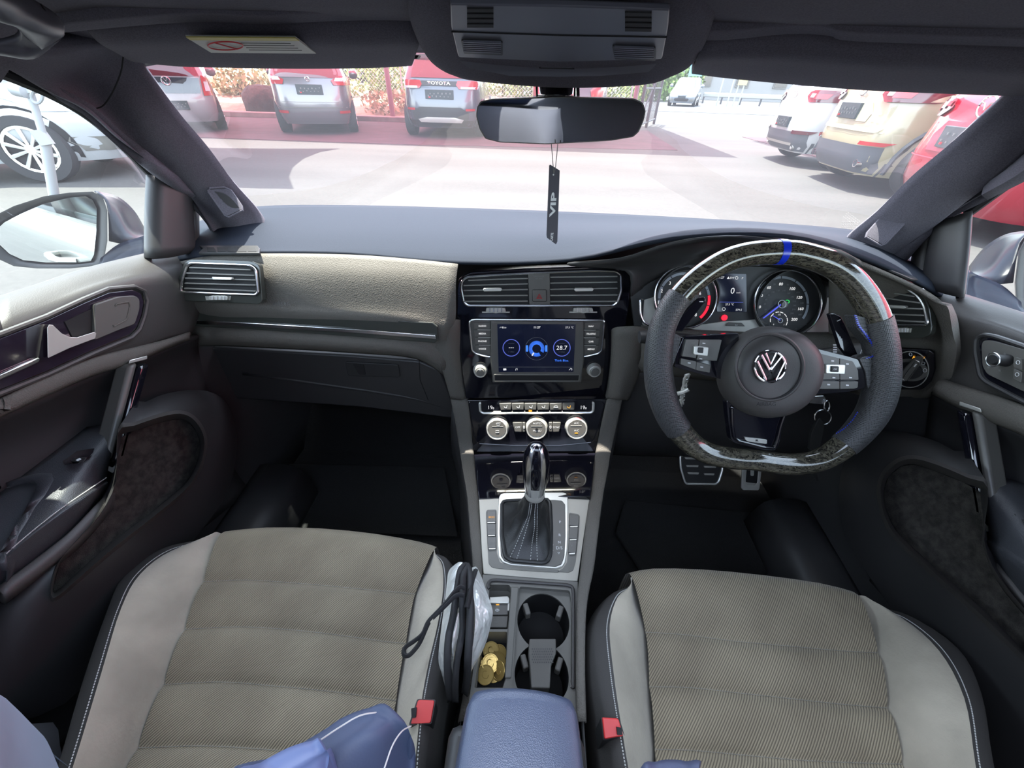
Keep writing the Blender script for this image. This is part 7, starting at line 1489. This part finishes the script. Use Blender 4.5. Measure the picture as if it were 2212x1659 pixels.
canopy('red shade cloth canopy on pink poles over the row of cars ahead', -16, 3.4, 9.27, 15.9, 3.0, [(pa.x, pa.y, 2.95), (pb_.x, pb_.y, 2.95), (-10.5, 14.2, 2.95)])
canopy('red shade cloth canopy over the right-hand row of cars', 5.0, 13, -2.5, 12.5, 3.0, [(9.6, 12.2, 2.95), (9.6, 2.9, 2.95)])
sc_ = thing('unseen_sail', 'unseen grey sail shaped to shadow the asphalt left of the car', 'canopy', (-9, 7.7, GZ))  # out of view; added to throw the shadow on the asphalt
M['sail'] = mat('unseen_sail_grey', (.15, .15, .16), .9)
edge_pts = []  # sail outline traced back along the sun from the shadow's edge
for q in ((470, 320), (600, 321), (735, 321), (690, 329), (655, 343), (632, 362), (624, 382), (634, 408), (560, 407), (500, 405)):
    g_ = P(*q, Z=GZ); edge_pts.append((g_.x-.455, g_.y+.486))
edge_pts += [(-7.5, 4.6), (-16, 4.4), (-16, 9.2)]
obj('unseen_sail_cloth', MB().prism([Vector((x, y, 3.1)) for x, y in edge_pts], [Vector((x, y, 3.08)) for x, y in edge_pts]), M['sail'], sc_)
obj('pole', MB().tube([(-15.5, 6.8, GZ), (-15.5, 6.8, 3.1)], .07, 10), M['pole'], sc_); obj('pole', MB().tube([(-11.5, 8.6, GZ), (-11.5, 8.6, 3.1)], .07, 10), M['pole'], sc_)  # poles added with the unseen sail
# leaning white stand pole by the left window
sp0 = thing('stand_pole', 'leaning white telescopic pole with clamps and a ring, outside the left window', 'pole', P(118, 430, Z=GZ))
pp = [P(118, 430, Y=4.05), P(96, 300, Y=4.10), P(62, 190, Y=4.15), P(50, 150, Y=4.17)]
M['white_metal'] = mat('white_metal_tube', (.30, .31, .32), .45)
obj('lower_tube', MB().tube(pp[:2], .042, 12), M['white_metal'], sp0); obj('upper_tube', MB().tube(pp[1:], .030, 12), M['white_metal'], sp0)
obj('clamp', MB().tube([pp[1]+Vector((0, 0, -.05)), pp[1]+Vector((-.02, 0, .07))], .058, 12), M['white_metal'], sp0)
obj('clamp', MB().tube([pp[2]+Vector((0, 0, -.04)), pp[2]+Vector((-.02, 0, .05))], .05, 12), M['white_metal'], sp0)
obj('ring', MB().tube([P(80+12*math.sin(a), 207-16*math.cos(a), Y=4.1) for a in np.linspace(0, 2*math.pi, 19)[:-1]], .012, 7, True), M['white_metal'], sp0)
obj('knob', MB().lathe(P(42, 195, Y=4.1), (-1, 0, .2), [(0, -.06), (.05, -.05), (.055, .05), (0, .06)], 12), M['white_metal'], sp0)
# gate and wire fence
M['gate'] = mat('dark_gate_steel', (.05, .05, .055), .6)
g0, g1 = P(1375, 286, Z=GZ), P(1412, 268, Z=GZ)
gt = thing('gate', 'open black steel gate with wire mesh beside the pink pole', 'gate', g0)
top_ = 2.1
for p in (g0, g1, g0.lerp(g1, .5)): obj('post', MB().tube([p, p+Vector((0, 0, top_))], .045, 8), M['gate'], gt)
for z in (.15, 1.0, 1.6, top_): obj('rail', MB().tube([g0+Vector((0, 0, z)), g1+Vector((0, 0, z))], .025, 6), M['gate'], gt)
obj('brace', MB().tube([g0+Vector((0, 0, .15)), g1+Vector((0, 0, top_))], .02, 6), M['gate'], gt)
ms = MB()
for k in range(26): a = g0.lerp(g1, k/25); ms.tube([a+Vector((0, 0, .15)), a+Vector((0, 0, top_))], .005, 4)
obj('wire_mesh', ms, M['gate'], gt, kind='stuff', smooth=False)
M['wire'] = mat('galvanised_wire', (.35, .36, .35), .6)
fn = thing('wire_fence', 'diamond wire fence behind the parked row', 'fence', (-1, 17, GZ))
fa, fb2 = Vector((-7.5, 16.4, GZ+.3)), Vector((3.1, 17.0, GZ)); ms = MB(); ht_ = 1.9
for k in range(90):
    t0 = k/90; 
    for dr in (-1, 1):
        t1 = t0+dr*ht_/10.6; q0, q1, z0_, z1_ = t0, t1, 0.0, ht_
        if q1 < 0: z1_ = ht_*(t0/(t0-q1)); q1 = 0
        if q1 > 1: z1_ = ht_*((1-t0)/(q1-t0)); q1 = 1
        ms.tube([fa.lerp(fb2, q0)+Vector((0, 0, z0_)), fa.lerp(fb2, q1)+Vector((0, 0, z1_))], .006, 3)
obj('wire_mesh', ms, M['wire'], fn, kind='stuff', smooth=False)
for k in range(5): p = fa.lerp(fb2, k/4); obj('post', MB().tube([p-Vector((0, 0, .2)), p+Vector((0, 0, 2.0))], .03, 8), M['wire'], fn)
# bushes, rocks, dry grass
def leaf_mat(name, c, v): return mat(name, c, .9, var=(2.5, v))
M['leaf'] = leaf_mat('olive_leaves', (.24, .29, .08), .35); M['leaf_d'] = leaf_mat('deep_green_leaves', (.14, .22, .06), .35); M['dry'] = leaf_mat('dry_grass_stalks', (.40, .35, .22), .25); M['rock'] = mat('dark_rock', (.05, .045, .04), .95, bump=('noise', 6, .8, .08), var=(3, .3)); M['wood'] = mat('bark', (.12, .09, .06), .9)
def bush(label, blobs, n, m_, size=.09, cat='bush', grp=None, nm='bush'):
    x0, y0, z0_ = blobs[0][:3]; t = thing(nm, label, cat, (x0, y0, GZ), 0, grp); mb = MB(); rr = random.Random(int(abs(x0*7+y0*13)))
    tot = sum(b[3]*b[4] for b in blobs)
    for (bx, by, bz, rx, rz_) in blobs:
        for k in range(int(n*rx*rz_/tot)):
            d = Vector((rr.gauss(0, 1), rr.gauss(0, 1), rr.gauss(0, 1))).normalized()*(rr.uniform(.55, 1.05)); p = Vector((bx+d.x*rx, by+d.y*rx, bz+d.z*rz_))
            if p.z < GZ: continue
            u = Vector((rr.gauss(0, 1), rr.gauss(0, 1), rr.gauss(0, 1))).normalized()*size*rr.uniform(.6, 1.3); w = u.cross(Vector((rr.gauss(0, 1), rr.gauss(0, 1), rr.gauss(0, 1)))).normalized()*size*.6
            mb.add([p-u-w*.3, p+w, p+u, p-w], [(0, 1, 2, 3)])
    obj('foliage', mb, m_, t, smooth=False)
    for b in blobs[:3]: obj('stem', MB().tube([(b[0], b[1], GZ), (b[0]+.1, b[1], b[2])], [.05, .02], 6), M['wood'], t)
    return t
bush('olive green bush behind the silver hatchback and the pink pole', [(-6.6, 18, .9, 1.3, .9), (-5.2, 18.4, 1.2, 1.5, 1.3), (-3.8, 18, .9, 1.1, 1.0)], 3800, M['leaf'], grp='bushes along the fence')
bush('olive green bush behind the grey crossover', [(-1.6, 18.6, 1.3, 1.2, 1.2), (-.5, 19, 1.0, 1.0, 1.0)], 2600, M['leaf'], grp='bushes along the fence')
bush('yellow-green bush behind the maroon hatchback', [(1.9, 19.9, 1.1, 1.2, 1.1), (3.2, 20.2, 1.0, 1.1, 1.0)], 2200, M['leaf'], grp='bushes along the fence')
bush('round green tree beyond the gate, left of the pale blue crossover', [(9.8, 44, 2.2, 2.6, 2.6), (12.5, 46, 2.4, 2.4, 2.4), (8.0, 42, 1.6, 1.6, 1.8)], 3400, M['leaf_d'], .22, 'tree', nm='tree')
bush('green tree behind the white building far right', [(24, 64, 3, 3.2, 2.6), (28, 66, 3, 2.6, 2.4)], 1800, M['leaf_d'], .3, 'tree', nm='tree')
bush('clump of dry straw-coloured grass left of the silver hatchback', [(-8.6, 16.1, .75, .5, .5), (-7.9, 15.9, .7, .4, .45)], 1100, M['dry'], .10, 'grass', nm='dry_grass')
bush('clump of dry straw-coloured grass behind the rocks', [(-11.0, 16.8, .9, .7, .5), (-10.2, 17.2, .9, .7, .5)], 1200, M['dry'], .10, 'grass', nm='dry_grass')
bush('low dry scrub beside the pink pole', [(-5.0, 15.4, .5, .9, .4), (-3.6, 15.6, .5, .8, .4)], 1200, M['dry'], .08, 'grass', nm='dry_grass')
def rock(label, x, y, z, s, seed):
    rr = random.Random(seed); import bmesh
    bm = bmesh.new(); bmesh.ops.create_icosphere(bm, subdivisions=3, radius=1.0)
    ks = [Vector((rr.gauss(0, 1), rr.gauss(0, 1), rr.gauss(0, 1))).normalized() for _ in range(9)]
    mb = MB(); 
    for v in bm.verts:
        c = v.co; m_ = min([1.0]+[ .80/max(.01, c.dot(k)) for k in ks if c.dot(k) > .80]); mb.v.append(Vector((x+c.x*s[0]*m_, y+c.y*s[1]*m_, z+c.z*s[2]*m_)))
    bm.verts.index_update(); mb.f = [tuple(v.index for v in f.verts) for f in bm.faces]; bm.free()
    return tag(obj('boulder', mb, M['rock'], angle=25), label, 'rock')
rock('large dark boulder on the bank between the first two cars', -8.95, 14.9, GZ+.25, (.75, .5, .6), 3)
rock('smaller dark boulder right of the large one on the bank', -7.75, 14.75, GZ+.15, (.42, .4, .36), 5)
# guardrail, signs, buildings beyond the road
gr_ = thing('guardrail', 'steel guardrail with short posts along the road', 'guardrail', (19, 36, GZ))
A, B_ = P(1520, 217, Z=GZ), P(1665, 220, Z=GZ); A = Vector((13.5, 41, GZ)); B_ = Vector((25.5, 32.5, GZ))
n_ = Vector((.56, .82, 0)); rows = [[A.lerp(B_, k/12)+Vector((0, 0, z))+n_*d for k in range(13)] for z, d in ((.45, 0), (.52, -.03), (.6, 0), (.68, -.03), (.75, 0))]
obj('rail', MB().grid(rows), M['wire'], gr_, sol=.01, angle=80)
for k in range(11): p = A.lerp(B_, k/10+.0); obj('post', MB().box(p+Vector((0, 0, .33))+n_*.1, (.10, .10, .66)), M['gate'], gr_)
bd_ = thing('building', 'long low whitewashed building beyond the road', 'building', (27, 56, GZ))
obj('wall', MB().box((27, 56, GZ+1.6), (26, 4, 3.2)), M['wall_white'], bd_); obj('roof_edge', MB().box((27, 53.9, GZ+3.2), (26.4, .4, .25)), M['kerb'], bd_)
for k in range(6): 
    w_ = obj('window', MB().box((17.5+k*4, 53.95, GZ+1.7), (1.4, .12, 1.1)), M['grey_plastic'], bd_); obj('pane', MB().box((17.5+k*4, 53.88, GZ+1.7), (1.2, .04, .9)), M['wglass'], w_)
def board(label, px, py0, py1, px1, Yd, m_, posts=True, nm='road_sign', cat='sign'):
    a, b = P(px, py0, Y=Yd), P(px1, py1, Y=Yd); t = thing(nm, label, cat, ((a.x+b.x)/2, Yd, GZ))
    obj('board', MB().box(((a.x+b.x)/2, Yd, (a.z+b.z)/2), (abs(b.x-a.x), .08, abs(a.z-b.z))), m_, t)
    for x in (a.x+.1, b.x-.1): obj('post', MB().tube([(x, Yd+.1, GZ), (x, Yd+.1, b.z+.1)], .05, 8), M['wire'], t)
    return t
board('blue direction sign above the guardrail', 1567, 151, 167, 1592, 36, mat('sign_blue', (.03, .13, .55), .5))
board('turquoise hoarding behind the pale blue crossover', 1493, 138, 165, 1515, 40, mat('hoarding_turquoise', (.20, .55, .65), .6), nm='billboard')
board('white notice board with yellow patch near the guardrail', 1600, 164, 184, 1612, 36, mat('board_yellow', (.65, .55, .20), .6))

# ================================================================== DOOR MIRRORS OF OUR CAR
M['mirror_body'] = mat('black_gloss_mirror_cap', (.008, .010, .018), .28, spec=.15)
def door_mirror(s, label):
    m = lambda p: fl(p, s)
    t = thing('side_mirror', label, 'mirror', m(Vector((-.85, .70, .86))))
    c = P(100, 497, X=-.93); n1 = (Vector(CAMP)-c).normalized(); tg = (Vector((-.76, -.55, .80))-c).normalized(); nn = (n1+tg).normalized()
    pl = PL(c, nn)
    gl = [(-10, 498), (10, 480), (45, 462), (95, 440), (150, 427), (185, 424), (200, 432), (209, 450), (208, 500), (203, 550), (196, 564), (170, 567), (100, 567), (50, 562), (20, 548), (-10, 520)]
    ho = [(-60, 490), (-20, 470), (30, 445), (95, 424), (150, 416), (200, 414), (222, 425), (232, 455), (232, 520), (225, 560), (212, 574), (150, 580), (80, 580), (30, 575), (-20, 552), (-60, 520)]
    def pts(q, off): return [m(pl.p(a, b, off)) for a, b in q]
    f = pts(ho, .004); b1 = pts(ho, -.05); cen_ = sum(b1, Vector())/len(b1)
    nm_ = m(pl.n) 
    b2 = [cen_.lerp(p, .80) - nm_*.04 for p in b1]; b3 = [cen_.lerp(p, .40)-nm_*.055 for p in b1]
    inner = pts([((a-100)*.97+100, (b_-500)*.94+500) for a, b_ in ho], .004); inn2 = pts([((a-100)*1.02+100, (b_-500)*1.01+500) for a, b_ in gl], -.006)
    rows = [b3, b2, b1, f]; rows = [r+[r[0]] for r in rows]
    obj('shell', MB().grid(rows), M['mirror_body'], t, angle=80)
    N3 = len(f); obj('shell_cap', MB().add(b3, [tuple(range(N3))]), M['mirror_body'], t)
    obj('surround', MB().grid([f+[f[0]], inner+[inner[0]], inn2[:len(inner)]+[inn2[0]]]), M['vinyl_s'], t, angle=80)
    obj('glass_back', MB().prism(pts(gl, -.002), pts(gl, -.012)), M['plastic'], t); gg = obj('mirror_glass', MB().prism(pts(gl, .0), pts(gl, -.002)), M['mirror'], t, smooth=False)
    # outer swell and foot
    sw = [[P(205, 412, X=-.92), P(255, 425, X=-.95), P(290, 455, X=-.96), P(314, 495, X=-.94)], [P(232, 440, X=-.90), P(262, 460, X=-.90), P(290, 490, X=-.90), P(316, 510, X=-.90)], [P(235, 520, X=-.88), P(265, 525, X=-.86), P(295, 520, X=-.86), P(318, 512, X=-.88)]]
    surf('outer_swell', [[m(p) for p in r] for r in sw], M['mirror_body'], t, sol=.002)
    ft = [[P(222, 560, X=-.88), P(260, 530, X=-.85), P(310, 512, X=-.80), P(328, 505, X=-.76)], [P(215, 575, X=-.88), P(262, 560, X=-.84), P(312, 540, X=-.80), P(330, 530, X=-.75)], [P(180, 600, X=-.90), P(262, 590, X=-.84), P(305, 570, X=-.80), P(332, 556, X=-.75)]]
    surf('foot', [[m(p) for p in r] for r in ft], M['mirror_body'], t, sol=.004)
    return t
door_mirror(-1, 'black left door mirror reflecting the white flank and door handle'); door_mirror(1, 'black right door mirror cut off by the right edge of the picture')
finish_texts()
